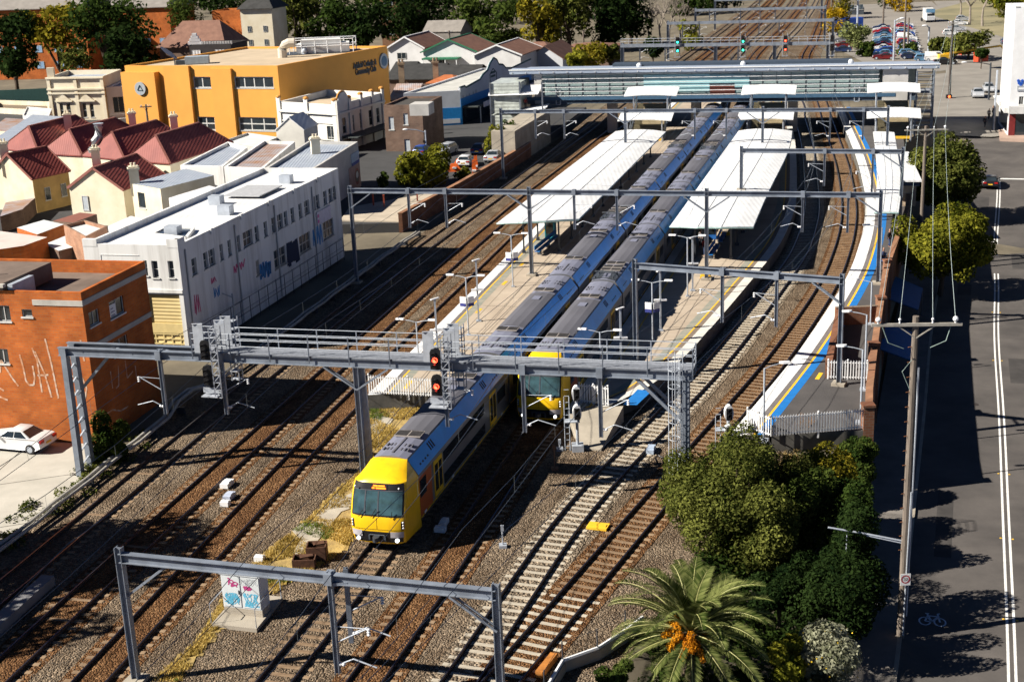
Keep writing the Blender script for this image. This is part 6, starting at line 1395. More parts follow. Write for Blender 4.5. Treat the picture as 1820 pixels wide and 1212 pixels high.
m.build('parapet_emblem', pmat('dark teal trim', (.02, .07, .08), .6), r)
m = MB(); FF.box(m, 1.5, FF.L + .05, .8, 3.7, .0, .06); FR.box(m, 0, FR.L, .8, 5.0, .0, .04); m.build('blue_dado_shade', pmat('vivid blue', (0.01, 0.22, 0.58), .6), r); m = MB(); FF.box(m, 2.2, FF.L - .2, 1.3, 2.0, .06, .1); m.build('cloud_mural', WSH, r)  # front dado is blue paint; the right wall band paints in bluish shade
m = MB(); FR.box(m, .6, LL, 3.6, 3.8, 0, 2.6); m.build('awning', pmat('dark awning', (0.05, 0.06, 0.06), .7, 0, .2), r); m = MB(); FR.box(m, .5, LL, 1.0, 3.5, .045, .09); m.build('shopfront', GLASSD, r); m = MB()
for a, b_ in ((3.2, 8.5), (14, 19), (24, 30)): FR.box(m, a, b_, 3.3, 4.1, 2.6, 2.7)
m.build('awning_sign', pmat('pale sign', (0.66, 0.62, 0.72), .6), r); m = MB()
for k in range(6): FR.box(m, 2 + k * 6, 2.15 + k * 6, 1, 3.6, 2.4, 2.55)
m.build('awning_post', STEELL, r); tag_paint(FR, 822, 165, 850, 180, pmat('faded paint', (.38, .40, .46), .8), 10, .16, r, 'faded_lettering', 3)

# terraces with red iron roofs
REDI = ribs_mat('red iron roof', (0.17, 0.035, 0.03), 0, .3, .6, 0, .2, col2=(0.27, 0.07, 0.055), nscale=.35, bs=.4); RIDGE = pmat('ridge capping', (0.26, 0.10, 0.08), .6); CREAM = pmat('cream render', (0.66, 0.58, 0.42), .85, 0, .12, .4, col2=(0.78, 0.72, 0.58)); YELR = pmat('ochre render', (0.52, 0.36, 0.14), .85, 0, .2, .5)
er = [(2, 264), (69, 273), (146, 277), (222, 285), (302, 291)]
TL = ['leftmost red hipped roof terrace behind the cream houses', 'red hipped roof terrace with metal flue in front', 'red hipped roof terrace third from the left', 'red hipped roof terrace nearest the long white roofs']
for i in range(4):
    A_, D_ = at(*er[i], 6.0), at(*er[i + 1], 6.0); r = thing('terrace_house', TL[i], 'house', (A_.x, A_.y, .5), 'red roofed terraces'); B_ = A_ + Vector((.30, .95, 0)) * 15
    gable(r, A_, B_, D_, .5, 6.0, 8.6, CREAM, REDI, 2.4, .15, 0, trim=RIDGE)
    if i in (1, 3, 2): chimney(r, (B_.x - 1 if i != 1 else A_.x + 1.2, (B_.y - 3) if i != 1 else A_.y + 9), 6, 9.7, .9, CREAM)
p = at(164, 262, 7.0); r = thing('kitchen_flue', 'bent silver kitchen flue among the red roofs', 'flue', (p.x, p.y, 5)); m = MB(); m.tube([(p.x, p.y, 3), (p.x, p.y, 6.8), (p.x + .4, p.y, 7.6), (p.x + .8, p.y + .4, 8.2), (p.x + .9, p.y + .5, 9.4)], .55, 8); m.build('duct', pmat('galvanised duct', (.42, .44, .46), .35, .5, .2), r); m = MB(); m.cyl((p.x + .9, p.y + .5, 9.4), .4, .35, 8, .65); m.build('cowl', STEELL, r)
# nearer cream houses
A_ = at(57, 318, 5.0); B_ = at(121, 304, 5.0); r = thing('cream_house', 'cream house with ochre side wall and red roof at far left', 'house', (A_.x, A_.y, 0)); vv = (B_ - A_).normalized(); wv = Vector((-vv.y, vv.x, 0)); gable(r, A_, B_, A_ + wv * 7, 0, 5.0, 7.6, CREAM, REDI, 0, .2, 0, trim=RIDGE)
F = Face(A_, B_); m = MB(); F.box(m, .02, F.L - .02, 0, 4.9, .0, .05); m.build('ochre_wall', YELR, r)
for k in (.35, .8): window(r, F, (F.L * k - .4, F.L * k + .4, 2.2, 3.7), depth=-.06, cols=1)
chimney(r, tuple(A_ + wv * 4.6 + vv * .4), 5, 9, .9, CREAM)
G = at(171, 338, 5.0); A_, D_ = at(123, 334, 5.0), at(219, 338, 5.0); r = thing('cream_house', 'cream house with gable facing the tracks and dark red roof', 'house', (A_.x, A_.y, 0)); gable(r, A_, A_ + Vector((.26, .96, 0)) * 9, D_, 0, 5.0, 7.2, CREAM, REDI, 0, .15, 0, trim=RIDGE); F = Face(A_, D_); window(r, F, (1.6, 2.4, 2.6, 4.2), depth=-.05, cols=1, pane=pmat('pale blind', (.42, .46, .5), .6)); chimney(r, tuple(A_.lerp(D_, .42) + Vector((0, 3, 0))), 5, 9, .9, CREAM)
def flatroof(name, label, pts, z, zb, wall, roofm, cat='building', parapet=.2, pt=.15, win=None, group=None, nm='roof'):
    P_ = [at(x, y, z) for x, y in pts]; r = thing(name, label, cat, (P_[0].x, P_[0].y, zb), group); w, out = shell(r, P_, zb, z, wall, roofm, {k: [Face(P_[k], P_[(k + 1) % len(P_)]).rect(*q) for q in v_] for k, v_ in (win or {}).items()}, parapet=parapet, pt=pt)
    for k, v_ in (win or {}).items():
        for h in out[k][1]: window(r, out[k][0], h, cols=1)
    return r, P_, out
PALER = pmat('pale tin', (0.66, 0.68, 0.68), .5, 0, .1, .5); TINB = ribs_mat('blue grey tin', (0.33, 0.38, 0.46), 0, .35, .45, .1, .12, col2=(0.44, 0.48, 0.55)); RUST = ribs_mat('rusty tin', (0.36, 0.35, 0.38), 0, .35, .6, .1, .1, col2=(0.34, 0.17, 0.08), nscale=.5); PINKR = pmat('pinkish roof', (.62, .52, .48), .7, 0, .1, .6)
r, P_, o = flatroof('cream_house', 'cream house with tall chimney and pale blue tin roof', [(233, 327), (285, 336), (380, 312), (330, 300)], 6.2, 0, CREAM, TINB, win={0: [(246, 343, 258, 370)]}, parapet=0); chimney(r, tuple(P_[0] + Vector((.3, .4, 0))), 5, 8.0, 1.0, CREAM)
flatroof('low_shed', 'low shed with pinkish white roof behind the brick building', [(-40, 449), (42, 437), (84, 422), (0, 411)], 7.2, 0, BRK, PINKR, parapet=0)
flatroof('low_shed', 'low brick shed with pale roof, farther left', [(30, 405), (66, 417), (114, 399), (78, 391)], 6.4, 0, BRK, PALER, parapet=0)
flatroof('low_shed', 'low shed with pale roof touching the white building', [(80, 434), (104, 446), (168, 430), (122, 417)], 6.4, 0, BRB, PALER, parapet=0)
flatroof('brick_block', 'small square brick block with white roof behind the white building', [(113, 400), (152, 421), (190, 402), (150, 391)], 8.0, 0, brick_mat('pinkish brick', (.36, .19, .12), (.42, .24, .16), (.3, .2, .15)), PALER, parapet=.3)
flatroof('low_shed', 'white roofed annexe beside the long white building', [(192, 402), (232, 412), (266, 393), (233, 384)], 6.8, 0, WB, ROOFW, parapet=0)
flatroof('low_shed', 'low shed with dull red roof in the back yards', [(94, 393), (130, 396), (172, 381), (142, 378)], 5.0, 0, BRB, pmat('dull red roof', (.25, .10, .07), .7), parapet=0)
flatroof('low_shed', 'white walled annexe with dark window behind the long parapet', [(300, 352), (330, 362), (402, 338), (372, 330)], 7.0, 0, WB, ROOFW, parapet=0)
flatroof('low_shed', 'grey tin lean-to below the ochre wall', [(0, 385), (40, 372), (62, 352), (10, 360)], 2.8, 0, BRB, RUST, parapet=0)
flatroof('shop_building', 'shop with blue grey tin roof next to the red terraces', [(320, 294), (396, 296), (440, 262), (405, 252)], 6.4, .5, WB, TINB, parapet=.35, pt=.3)
flatroof('shop_building', 'shop with rust streaked tin roof between white party walls', [(398, 297), (468, 299), (524, 252), (468, 250)], 6.4, .5, WB, RUST, parapet=.35, pt=.3)
r, P_, o = flatroof('shop_building', 'shop with blue grey tin roof and mural of a smiling mouth', [(470, 300), (556, 301), (636, 252), (548, 251)], 6.4, .5, PLG, TINB, parapet=.35, pt=.3); chimney(r, tuple(at(561, 268, 6.4)), 6, 8.0, 1.0, CREAM)
F = Face(P_[1], P_[2]); MP = pmat('mural skin', (.50, .33, .28), .8, 0, .15, 1.5); a = F.rect(617, 300, 641, 338); u0 = F.L - 5.0; m = MB(); F.box(m, u0, F.L - .1, 1.0, 4.0, 0, .05); mu = m.build('mural_panel', MP, r); 
def ell(F, u, z, a, b_, o, tilt=0): return [F.p(u + a * math.cos(t) * math.cos(tilt) - b_ * math.sin(t) * math.sin(tilt), z + a * math.cos(t) * math.sin(tilt) + b_ * math.sin(t) * math.cos(tilt), o) for t in np.linspace(0, 6.283, 17)[:-1]]
for nm, a_, b_, o, mt in (('lips', 1.05, 1.0, .06, pmat('lip red', (.32, .06, .05), .5)), ('mouth', .8, .72, .066, BLACK), ('teeth', .55, .4, .072, PORC)): m = MB(); m.quad(*ell(F, F.L - 1.6, 2.5 + (.18 if nm == 'teeth' else 0), a_, b_, o)); m.build(nm, mt, mu)
m = MB(); F.box(m, F.L - 3.6, F.L - .1, 4.2, 5.4, 0, .06); m.build('sign_board', pmat('pale blue sign', (.38, .48, .62), .6), r); m = MB(); F.box(m, F.L - 3.5, F.L - .2, 4.0, 4.35, .06, .1); m.build('sign_stripe', pmat('blue stripe', (.05, .08, .35), .6), r)
# cream victorian facade with pedimented windows, and its pale neighbour
Y = 240
def yface(x0, x1, y0, Yd=Y): a, b_ = aty(x0, y0, Yd), aty(x1, y0, Yd); b_ = aty(x1, y0, Yd - .25 * (b_.x - a.x)); return Vector((a.x, Yd, 0)), Vector((b_.x, b_.y, 0))
A_, B_ = yface(84, 183, 140); F = Face(A_, B_); zt = aty(130, 136, Y).z; r = thing('victorian_building', 'cream victorian facade with pedimented windows', 'building', tuple(A_)); hs = [F.rect(107, 184, 113, 209), F.rect(119, 184, 126, 209), F.rect(147, 184, 154, 209), F.rect(160, 184, 167, 209)]
w, out = shell(r, [A_, B_, B_ + Vector((0, 12, 0)), A_ + Vector((0, 12, 0))], 0, zt, CREAM, TINB, {0: hs}, parapet=.8); 
for h in out[0][1]: window(r, F, h, cols=1, rows=2)
m = MB()
for z in (zt - .3, zt - 2.2, zt - 2.9): F.box(m, -.2, F.L + .2, z, z + .28, 0, .4)
for k in (0.02, .5, .98): F.box(m, F.L * k - .3, F.L * k + .3, 0, zt, 0, .25)
for k in ((hs[0][0] + hs[1][1]) / 2, (hs[2][0] + hs[3][1]) / 2): q = [F.p(k - 1.4, hs[0][3] + .5, .3), F.p(k + 1.4, hs[0][3] + .5, .3), F.p(k, hs[0][3] + 1.6, .3)]; m.loft([[tuple(p) for p in q], [tuple(p - F.n * .3) for p in q]]); F.box(m, k - 1.6, k + 1.6, hs[0][3] + .25, hs[0][3] + .5, 0, .35)
m.box(tuple(F.p(.6, zt + .8, -.4)), (1.2, .8, 1.6)); m.build('moulding', CREAM, r)
A2, B2 = B_ + Vector((.1, .5, 0)), yface(183, 236, 150)[1] + Vector((0, .5, 0)); F = Face(A2, B2); r = thing('pale_house', 'pale blue white house with balcony between the cream facade and the orange club', 'house', tuple(A2)); h = [F.rect(201, 172, 230, 200)]; w, out = shell(r, [A2, B2, B2 + Vector((0, 10, 0)), A2 + Vector((0, 10, 0))], 0, aty(200, 153, Y).z, WSH, TINB, {0: h}, parapet=.3); window(r, F, out[0][1][0], cols=3); m = MB(); F.box(m, .2, F.L, h[0][2] - 1.2, h[0][2] - .9, 0, 1.4); F.box(m, .2, F.L, h[0][2] - .2, h[0][2] - .1, 1.3, 1.4); m.build('balcony', OFFW, r)
# low garden walls and roofs at the far left
flatroof('garden_wall', 'cream garden walls and low roof at the far left', [(-10, 192), (88, 197), (88, 181), (-10, 178)], 2.0, 0, CREAM, pmat('yard soil', (.2, .15, .1), .9), cat='wall', parapet=.8, pt=.4)
flatroof('low_house', 'low house with blue tin roof left of the red terraces', [(-12, 248), (20, 254), (116, 208), (58, 204)], 5.0, 0, CREAM, TINB, cat='house', parapet=0)
flatroof('low_house', 'low cream house with rusty roof in front of the green screen fence', [(-20, 232), (36, 236), (70, 214), (10, 210)], 4.2, 0, CREAM, RUST, cat='house', parapet=0)
flatroof('low_house', 'low white house with grey roof just left of the cream facade', [(40, 206), (86, 208), (92, 194), (48, 190)], 3.6, 0, WB, PALER, cat='house', parapet=.2)
flatroof('shop_building', 'small grey roofed shop between the ornate facade and the red terraces', [(392, 252), (452, 262), (494, 244), (440, 236)], 4.6, .5, PLG, PALER, parapet=.3)
m = MB(); a, b_ = aty(-10, 150, 268), aty(85, 158, 268); m.beam((a.x, 268, 1.5), (b_.x, 268, 1.5), .2, 4.5); tag(m.build('green_screen_fence', pmat('green screen', (.03, .09, .08), .8)), 'dark green screen fence below the left trees', 'fence')

# ------------------------------------------------------------------ houses beyond the street
BROWNT = ribs_mat('brown tile roof', (0.17, 0.085, 0.06), 1, .35, .8, 0, .2, col2=(0.25, 0.13, 0.09)); TERRA = ribs_mat('terracotta tile roof', (0.34, 0.10, 0.035), 1, .35, .8, 0, .2, col2=(0.46, 0.15, 0.05)); DARKT = ribs_mat('dark slate roof', (0.035, 0.035, 0.035), 1, .35, .8, 0, .3); GREYT = pmat('grey tile roof', (.24, .22, .20), .8, 0, .15, .6); WHW = pmat('white weatherboard', (.66, .66, .66), .7, 0, .08, .6); GREENP = pmat('green paint', (.02, .16, .08), .6)
def house(label, x0, x1, Yd, ye, yr, depth, wall, roof, hip=0, axis=0, trim=None, winpx=(), z0=0.0, group='houses beyond the side street', over=.5):
    a = aty(x0, ye, Yd); b_ = aty(x1, ye, Yd); b_ = aty(x1, ye, Yd - .3 * (b_.x - a.x)); ze, zr = (a.z + b_.z) / 2, aty((x0 + x1) / 2, yr, Yd + (0 if axis == 0 and hip == 0 else depth / 2)).z; A_, D_ = Vector((a.x, Yd, 0)), Vector((b_.x, b_.y, 0)); r = thing('cottage', label, 'house', (a.x, Yd, z0), group)
    gable(r, A_, A_ + Vector((.287, .958, 0)) * depth, D_, z0, ze, max(zr, ze + .8), wall, roof, hip, over, axis, trim=trim); F = Face(A_, D_)
    for q in winpx: window(r, F, F.rect(*q), depth=-.05, cols=2)
    return r, F, ze, zr
house('white gabled house with red brown roof right behind the orange club', 690, 752, 290, 85, 66, 14, WHW, BROWNT, trim=WHITE, winpx=[(706, 94, 722, 105)], group=None)
r, F, ze, zr = house('white house with green gable trim and green porch roof', 752, 845, 285, 92, 70, 14, WHW, BROWNT, trim=GREENP, winpx=[(780, 103, 792, 116)], group=None); m = MB(); F.box(m, .5, F.L * .72, ze - 1.4, ze - 1.1, 0, 2.5); m.build('porch_roof', GREENP, r); m = MB(); [F.box(m, .6 + k * 2.4, .75 + k * 2.4, 0, ze - 1.4, 2.3, 2.45) for k in range(4)]; m.build('porch_post', WHITE, r)
house('white gabled house with dark brown roof above the corner shop', 843, 925, 275, 98, 80, 15, WHW, BROWNT, trim=WHITE, group=None)
house('grey tiled house under the tall trees', 752, 818, 345, 57, 37, 9, GREYT, GREYT, axis=1, group=None, over=.2)
house('dark slate roofed cottage against the orange club wall', 690, 722, 262, 140, 111, 12, BRB, DARKT, axis=1)
house('dark slate roofed cottage with chimneys in the middle of its row', 722, 775, 258, 140, 114, 12, BRB, DARKT, axis=1)
house('dark slate roofed cottage nearest the corner shop', 775, 840, 252, 142, 116, 11, BRB, DARKT, axis=1)
r, F, ze, zr = house('low cottage with bright terracotta porch roof', 760, 812, 246, 148, 134, 7, WHW, TERRA, hip=2, axis=1, over=.3)
for x in (714, 775): p = aty(x, 140, 250); m = MB(); m.box((p.x, 250, 3), (1.0, 1.0, 9)); m.box((p.x, 250, 7.3), (1.3, 1.3, .3)); [m.cyl((p.x + s, 250, 7.4), .2, .7, 8) for s in (-.3, .3)]; tag(m.build('brick_chimney', brick_mat('chimney brick', (.30, .22, .15), (.34, .26, .18), (.3, .25, .2))), 'tall brick chimney among the dark roofs, ' + ('left one by the orange club' if x == 714 else 'right one nearer the corner shop'), 'chimney')
house('rusty roofed shed squeezed beside the orange club', 692, 735, 236, 178, 150, 9, BRB, RUST, axis=1, group=None, over=.2)
house('long low house with brown hipped roof left of the bridge roof', 905, 985, 300, 98, 75, 14, WSH, BROWNT, hip=4, axis=1, group=None)
house('blue grey gabled house with brown roof beside the shrubs', 938, 1000, 285, 104, 82, 14, WSH, BROWNT, group=None)
house('brown roofed house partly behind the yellow shrubs', 1000, 1085, 300, 88, 76, 12, BRB, BROWNT, hip=4, axis=1, group=None)
# far blocks at the top left
def block(label, x0, x1, Yd, yt, depth, wall, roofm, rows=(), cols=0, pitched=None, name='apartment_block', z0=0, winw=2.0, winh=1.6, pane=PANEB):
    a, b_ = aty(x0, yt, Yd), aty(x1, yt, Yd); zt = a.z; b_ = aty(x1, yt, Yd - .22 * (b_.x - a.x)); A_, B_ = Vector((a.x, Yd, 0)), Vector((b_.x, b_.y, 0)); DV = Vector((.215, .977, 0)) * depth; F = Face(A_, B_); r = thing(name, label, 'building', (a.x, Yd, z0)); hs = []
    for z in rows:
        for k in range(cols): c = F.L * (k + .5) / cols; hs.append((c - winw / 2, c + winw / 2, z, z + winh))
    if pitched: gable(r, A_, A_ + DV, B_, z0, zt, zt + pitched, wall, roofm, 3, .6, 1)
    else: shell(r, [A_, B_, B_ + DV, A_ + DV], z0, zt, wall, roofm, {}, parapet=.5)
    for h in hs: window(r, F, h, depth=-.06, cols=2, pane=pane)
    return r, F
block('long orange brick apartment block with grey roof at the top left', -30, 148, 330, 18, 14, BRK, GREYT, rows=(2.5, 6.2), cols=5, pitched=3, pane=pmat('sky blue pane', (.25, .4, .6), .2))
block('orange brick apartment block behind the dark trees', 150, 300, 336, 16, 14, BRK, GREYT, rows=(6.4,), cols=5, pitched=3, pane=pmat('sky blue pane', (.25, .4, .6), .2))
r, F = block('cream square tower block with small windows', 426, 482, 318, 14, 9, CREAM, DARKT, rows=(3, 6.5, 9.5), cols=2, pitched=3.5, winw=.9, winh=1.3)
block('orange brick wing left of the cream tower', 376, 426, 324, 20, 9, BRK, TINB, rows=(2.6,), cols=1, name='brick_wing')
block('brown tiled house with wide roof behind the orange club', 283, 398, 290, 82, 12, BRB, BROWNT, pitched=4.4, name='cottage')
r, F = block('dark brick building with white arched windows and white crest', 336, 410, 262, 80, 8, pmat('near black brick', (.035, .03, .03), .9, 0, .2, 1), DARKT, rows=(7.2,), cols=0, name='ornate_building'); zt = F.sz(350, 80)[1]
for k in (.06, .13, .2, .62, .7, .78): window(r, F, (F.L * k, F.L * k + .5, zt - 2.6, zt - 1.0), depth=-.06, cols=1, frame=WHITE, pane=WHITE)
m = MB(); p = F.p(F.L * .14, zt + .2); [m.box((p.x, p.y + .5, zt + .3 + k * .5), (2.6 - k * .6, .8, .55)) for k in range(4)]; m.build('crest', WHITE, r); m = MB(); [m.box(tuple(F.p(F.L * k, zt + .2, -.3)), (.35, .35, .6)) for k in np.linspace(.3, 1, 12)]; m.build('parapet_finial', OFFW, r)
block('tall brown apartment block between the dark trees, left one', 674, 704, 380, -12, 12, brick_mat('dull brick', (.2, .1, .06), (.24, .13, .08), (.2, .15, .1)), GREYT, rows=(3, 7, 11, 15), cols=1, winw=2.5)
block('tall brown apartment block between the dark trees, right one', 716, 742, 384, -12, 12, brick_mat('dull brick', (.2, .1, .06), (.24, .13, .08), (.2, .15, .1)), GREYT, rows=(3, 7, 11, 15), cols=1, winw=2.5)
block('white roofed depot building beyond the car park', 1505, 1536, 425, 15, 10, STEELD, PALER, rows=(1.5,), cols=2, name='depot')
p = aty(1517, 47, 370); r = thing('shipping_container', 'blue shipping container beside the tracks', 'container', (p.x, 370, 0)); m = MB(); m.box((p.x, 372, 1.6), (5.5, 2.6, 3.0)); m.build('box', ribs_mat('blue container', (.02, .07, .35), 0, .3), r); m = MB(); m.box((p.x, 370.66, 1.5), (2.0, .06, 2.6)); m.build('door', pmat('container door', (.02, .06, .28), .5), r)
p = aty(1500, 44, 362); r = thing('shipping_container', 'dark blue shipping container left of the brighter one', 'container', (p.x, 362, 0)); m = MB(); m.box((p.x, 364, 1.6), (3.6, 2.6, 3.0)); m.build('box', ribs_mat('navy container', (.015, .04, .16), 0, .3), r); m = MB(); m.box((p.x, 362.66, 1.5), (1.6, .06, 2.6)); m.build('door', pmat('container door', (.02, .06, .28), .5), r)
# white corner building on the right
C = Vector((69.2, 186.4, 0)); L0 = C + Vector((3.2, 12.6, 0)); R_ = C + Vector((16, -4.1, 0)); r = thing('corner_building', 'tall white corner building at the right edge beyond the road', 'building', tuple(C)); FL_, FF = Face(L0, C), Face(C, R_); hs = [FF.rect(1811, 172, 1819, 186), FF.rect(1805, 0, 1812, 12)]
w, out = shell(r, [L0, C, R_, R_ + (L0 - C)], 0, 17, WHITE, ROOFW, {1: hs, 0: [(1, 12, .3, 3.2)]}, parapet=.6)
for h in out[1][1]: window(r, FF, h, cols=2)
m = MB(); FF.box(m, .9, 12, .2, 3.0, -.1, .05); m.build('shopfront', GLASSD, r); m = MB(); FF.box(m, .1, .9, .1, 3.2, 0, .1); m.build('red_pillar', pmat('dark red paint', (.18, .02, .02), .6), r); m = MB(); FF.box(m, -.1, 13, 3.2, 4.2, 0, .9); FL_.box(m, 0, 13, 3.2, 3.9, 0, .6); m.build('awning', OFFW, r)
a = FF.rect(1808, 153, 1822, 162); m = MB(); FF.box(m, a[0], a[1] + 1.2, a[2], a[3], .02, .1); sb = m.build('sign_board', pmat('grey sign', (.35, .38, .42), .6), r); m = MB(); FF.box(m, a[0] + .15, a[1] + 1.1, a[2] + .2, a[2] + .45, .1, .12); m.build('sign_line', WHITE, sb)
m = MB(); [m.disc(FF.p(FF.sz(x, y)[0], FF.sz(x, y)[1], .0), FF.n, .2, .06, 10) for x, y in ((1811, 148), (1816, 148), (1810, 144), (1817, 144), (1814, 151))]; m.build('blue_emblem', pmat('emblem blue paint', (.02, .10, .5), .5), r)
p = at(1766, 205, .1); r = thing('shop_awning_building', 'low white shop with awning on the far corner', 'shop', (p.x + 2, p.y + 6, 0)); m = MB(); m.prism([(74.3, 195), (76.9, 194.6), (80.1, 207), (77.5, 208)], 0, 4.6); m.build('wall', WHITE, r); m = MB(); m.prism([(71.5, 195.6), (74.3, 194.9), (77.2, 206.5), (74.4, 207.2)], 2.7, 2.9); m.build('awning', ROOFW, r); m = MB(); m.prism([(74.36, 195.6), (74.48, 195.6), (77.0, 205), (76.8, 205)], .4, 2.6); m.build('shopfront', GLASSD, r)
# ================================================================== VEGETATION
def leaf_cards(blobs, n, size, elong=1.7, shell_in=.55, droop=0.0, rng=RNG):
    vol = np.array([b_[1][0] * b_[1][1] * b_[1][2] for b_ in blobs]) ** .75; cnt = (vol / vol.sum() * n).astype(int) + 1; V = []
    for (c, r), k in zip(blobs, cnt):
        d = rng.normal(size=(k, 3)); d /= np.linalg.norm(d, axis=1)[:, None]; rad_ = rng.uniform(shell_in, 1.06, (k, 1)) ** .7; pos = np.array(c) + d * rad_ * np.array(r)
        nn = d * .8 + rng.normal(size=(k, 3)) * .55 + np.array([0, 0, .35]); nn /= np.linalg.norm(nn, axis=1)[:, None]
        t = np.cross(nn, rng.normal(size=(k, 3))); t /= np.linalg.norm(t, axis=1)[:, None] + 1e-9; b_ = np.cross(nn, t); s = size * rng.uniform(.5, 1.3, (k, 1)); t = t * s * elong; b_ = b_ * s
        t[:, 2] -= droop * s[:, 0]
        V.append(np.stack([pos - t * .5, pos + b_ * .5 - t * .05, pos + t * .6, pos - b_ * .5 - t * .05], 1))
    V = np.concatenate(V); return V.reshape(-1, 3), np.arange(len(V) * 4).reshape(-1, 4)
def blobs_for(R, H, n, seed, flat=1.0, base=.0, spread=.62, br=(.32, .5)):
    rr = random.Random(seed); out = []
    for i in range(n):
        a = rr.uniform(0, 6.28); q = math.sqrt(rr.random()) * spread; z = base + H * (.5 + (rr.random() - .5) * .85 * math.sqrt(max(0.05, 1 - q * q))); r = R * rr.uniform(*br)
        out.append(((R * q * math.cos(a), R * q * math.sin(a), z), (r, r, r * flat * H / (1.6 * R))))
    return out
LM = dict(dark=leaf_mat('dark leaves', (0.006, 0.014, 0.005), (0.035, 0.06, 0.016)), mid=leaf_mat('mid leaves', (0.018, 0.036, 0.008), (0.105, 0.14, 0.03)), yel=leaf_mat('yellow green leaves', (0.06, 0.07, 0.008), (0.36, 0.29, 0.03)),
          lime=leaf_mat('lime leaves', (0.035, 0.05, 0.006), (0.27, 0.26, 0.03)), olive=leaf_mat('olive leaves', (0.014, 0.026, 0.005), (0.20, 0.215, 0.05)), pale=leaf_mat('pale green leaves', (0.09, 0.11, 0.035), (0.30, 0.33, 0.13)), gold=leaf_mat('golden leaves', (.16, .10, .004), (.55, .36, .02)), silver=leaf_mat('silver leaves', (.10, .11, .06), (.42, .42, .30)), deep=leaf_mat('deep green leaves', (.010, .022, .006), (.06, .095, .02)))
BARK = pmat('bark', (0.09, 0.065, 0.045), .95, 0, .35, 3, streak=(3, 3, .5), bump=.4); BARKP = pmat('pale bark', (0.28, 0.24, 0.20), .95, 0, .25, 2)
TREE_N = [0]
def tree(label, base, zc, R, H, mat, n=3500, size=.3, nb=14, cat='tree', trunk=True, name='tree', seed=None, group=None, flat=1.0, bark=None, limbs=5, shell_in=.5, spread=.66, tr=None, br=(.24, .46)):
    """base = ground point, zc = height of the crown's middle, R/H = crown radius and height"""
    TREE_N[0] += 1; seed = seed or TREE_N[0] * 7 + 3; r = thing(name, label, cat, tuple(base), group); z0 = base[2]; bl = [((c[0], c[1], c[2] + zc - z0 - H / 2), rr) for c, rr in blobs_for(R, H, nb, seed, flat, spread=spread, br=br)]
    V, F = leaf_cards(bl, n, size, rng=np.random.default_rng(seed), shell_in=shell_in); o = np_mesh('crown', V, F, mat if not isinstance(mat, str) else LM[mat], parent=r)
    if trunk:
        m = MB(); tr = tr or max(.12, R * .075); top = zc - z0; m.tube([(0, 0, -.1), (R * .03, 0, top * .35), (0, R * .04, top)], tr, 8, tr * .35)
        for c, rr in sorted(bl, key=lambda b_: -b_[1][0])[:limbs]: m.tube([(0, 0, top * .3), (c[0] * .45, c[1] * .45, (top * .35 + c[2]) * .52), c], tr * .5, 6, tr * .12)
        m.build('trunk', bark or BARK, r, loc=(0, 0, 0))
    return r
def fix_children():
    pass
def bare_tree(label, base, h, seed, group=None, mat=None):
    rr = random.Random(seed); r = thing('bare_tree', label, 'tree', tuple(base), group); m = MB()
    def br(p, d, l, rad_, k):
        q = p + d * l; m.tube([p, (p + q) / 2 + Vector((rr.uniform(-.06, .06), rr.uniform(-.06, .06), 0)) * l, q], rad_, 5 if k else 7, rad_ * .6)
        if k < 5:
            for _ in range(3 if k < 4 else 4): e = (d + Vector((rr.uniform(-.8, .8), rr.uniform(-.8, .8), rr.uniform(-.1, .6)))).normalized(); br(q, e, l * rr.uniform(.55, .82), rad_ * .58, k + 1)
    br(Vector((0, 0, 0)), Vector((0, 0, 1)), h * .28, h * .022, 0); m.build('branches', mat or BARKP, r, loc=(0, 0, 0)); return r
# the foreground slope
gz = lambda x, y: (lambda a, b_: 0 if x < a else zroad(y) if x > b_ else (x - a) / max(.1, b_ - a) * zroad(y))(lerp_tab(TOPX, y), lerp_tab(BOTX, y))
p = aty(1310, 893, 65.5); tree('tall dense olive green bush beside the right track, above the palm', (p.x, 65.5, gz(p.x, 65.5)), p.z, 4.3, 7.0, 'olive', 90000, .1, 110, trunk=True, name='bush', cat='bush', shell_in=.5, spread=.86, br=(.1, .3), limbs=20)
p = aty(1400, 870, 68); tree('olive bush merging with the big bush on its right', (p.x, 68, gz(p.x, 68)), p.z - .4, 2.6, 5.0, 'olive', 26000, .095, 30, name='bush', cat='bush', shell_in=.72)
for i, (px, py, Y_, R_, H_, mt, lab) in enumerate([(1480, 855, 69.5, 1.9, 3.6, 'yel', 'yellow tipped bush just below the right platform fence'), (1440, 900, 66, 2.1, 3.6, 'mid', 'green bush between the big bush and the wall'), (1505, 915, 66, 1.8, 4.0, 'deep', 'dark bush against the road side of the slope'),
      (1460, 1020, 60, 1.9, 2.4, 'dark', 'dark bush in the shade right of the palm'), (1385, 1050, 57.5, 1.6, 1.8, 'dark', 'dark low bush directly behind the palm'), (1520, 820, 74, 1.5, 2.8, 'mid', 'small green bush by the end pier of the brick wall'), (1512, 1000, 60, 1.8, 5.0, 'dark', 'near black bush beside the shaded footpath'), (1475, 1065, 56, 2.2, 4.2, 'dark', 'dark bush in shade above the silver shrub')]):  # 'dark' leaves hold the slope's shade; last two heightened to shade the footpath
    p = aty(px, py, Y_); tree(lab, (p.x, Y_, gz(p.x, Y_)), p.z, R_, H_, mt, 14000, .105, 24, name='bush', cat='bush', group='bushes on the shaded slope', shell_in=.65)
p = aty(1462, 1172, 51); tree('silvery shrub with yellow flowers at the bottom edge', (p.x, 51, gz(p.x, 51)), p.z, 1.7, 2.6, 'silver', 9000, .11, 18, name='shrub', cat='shrub', shell_in=.6)
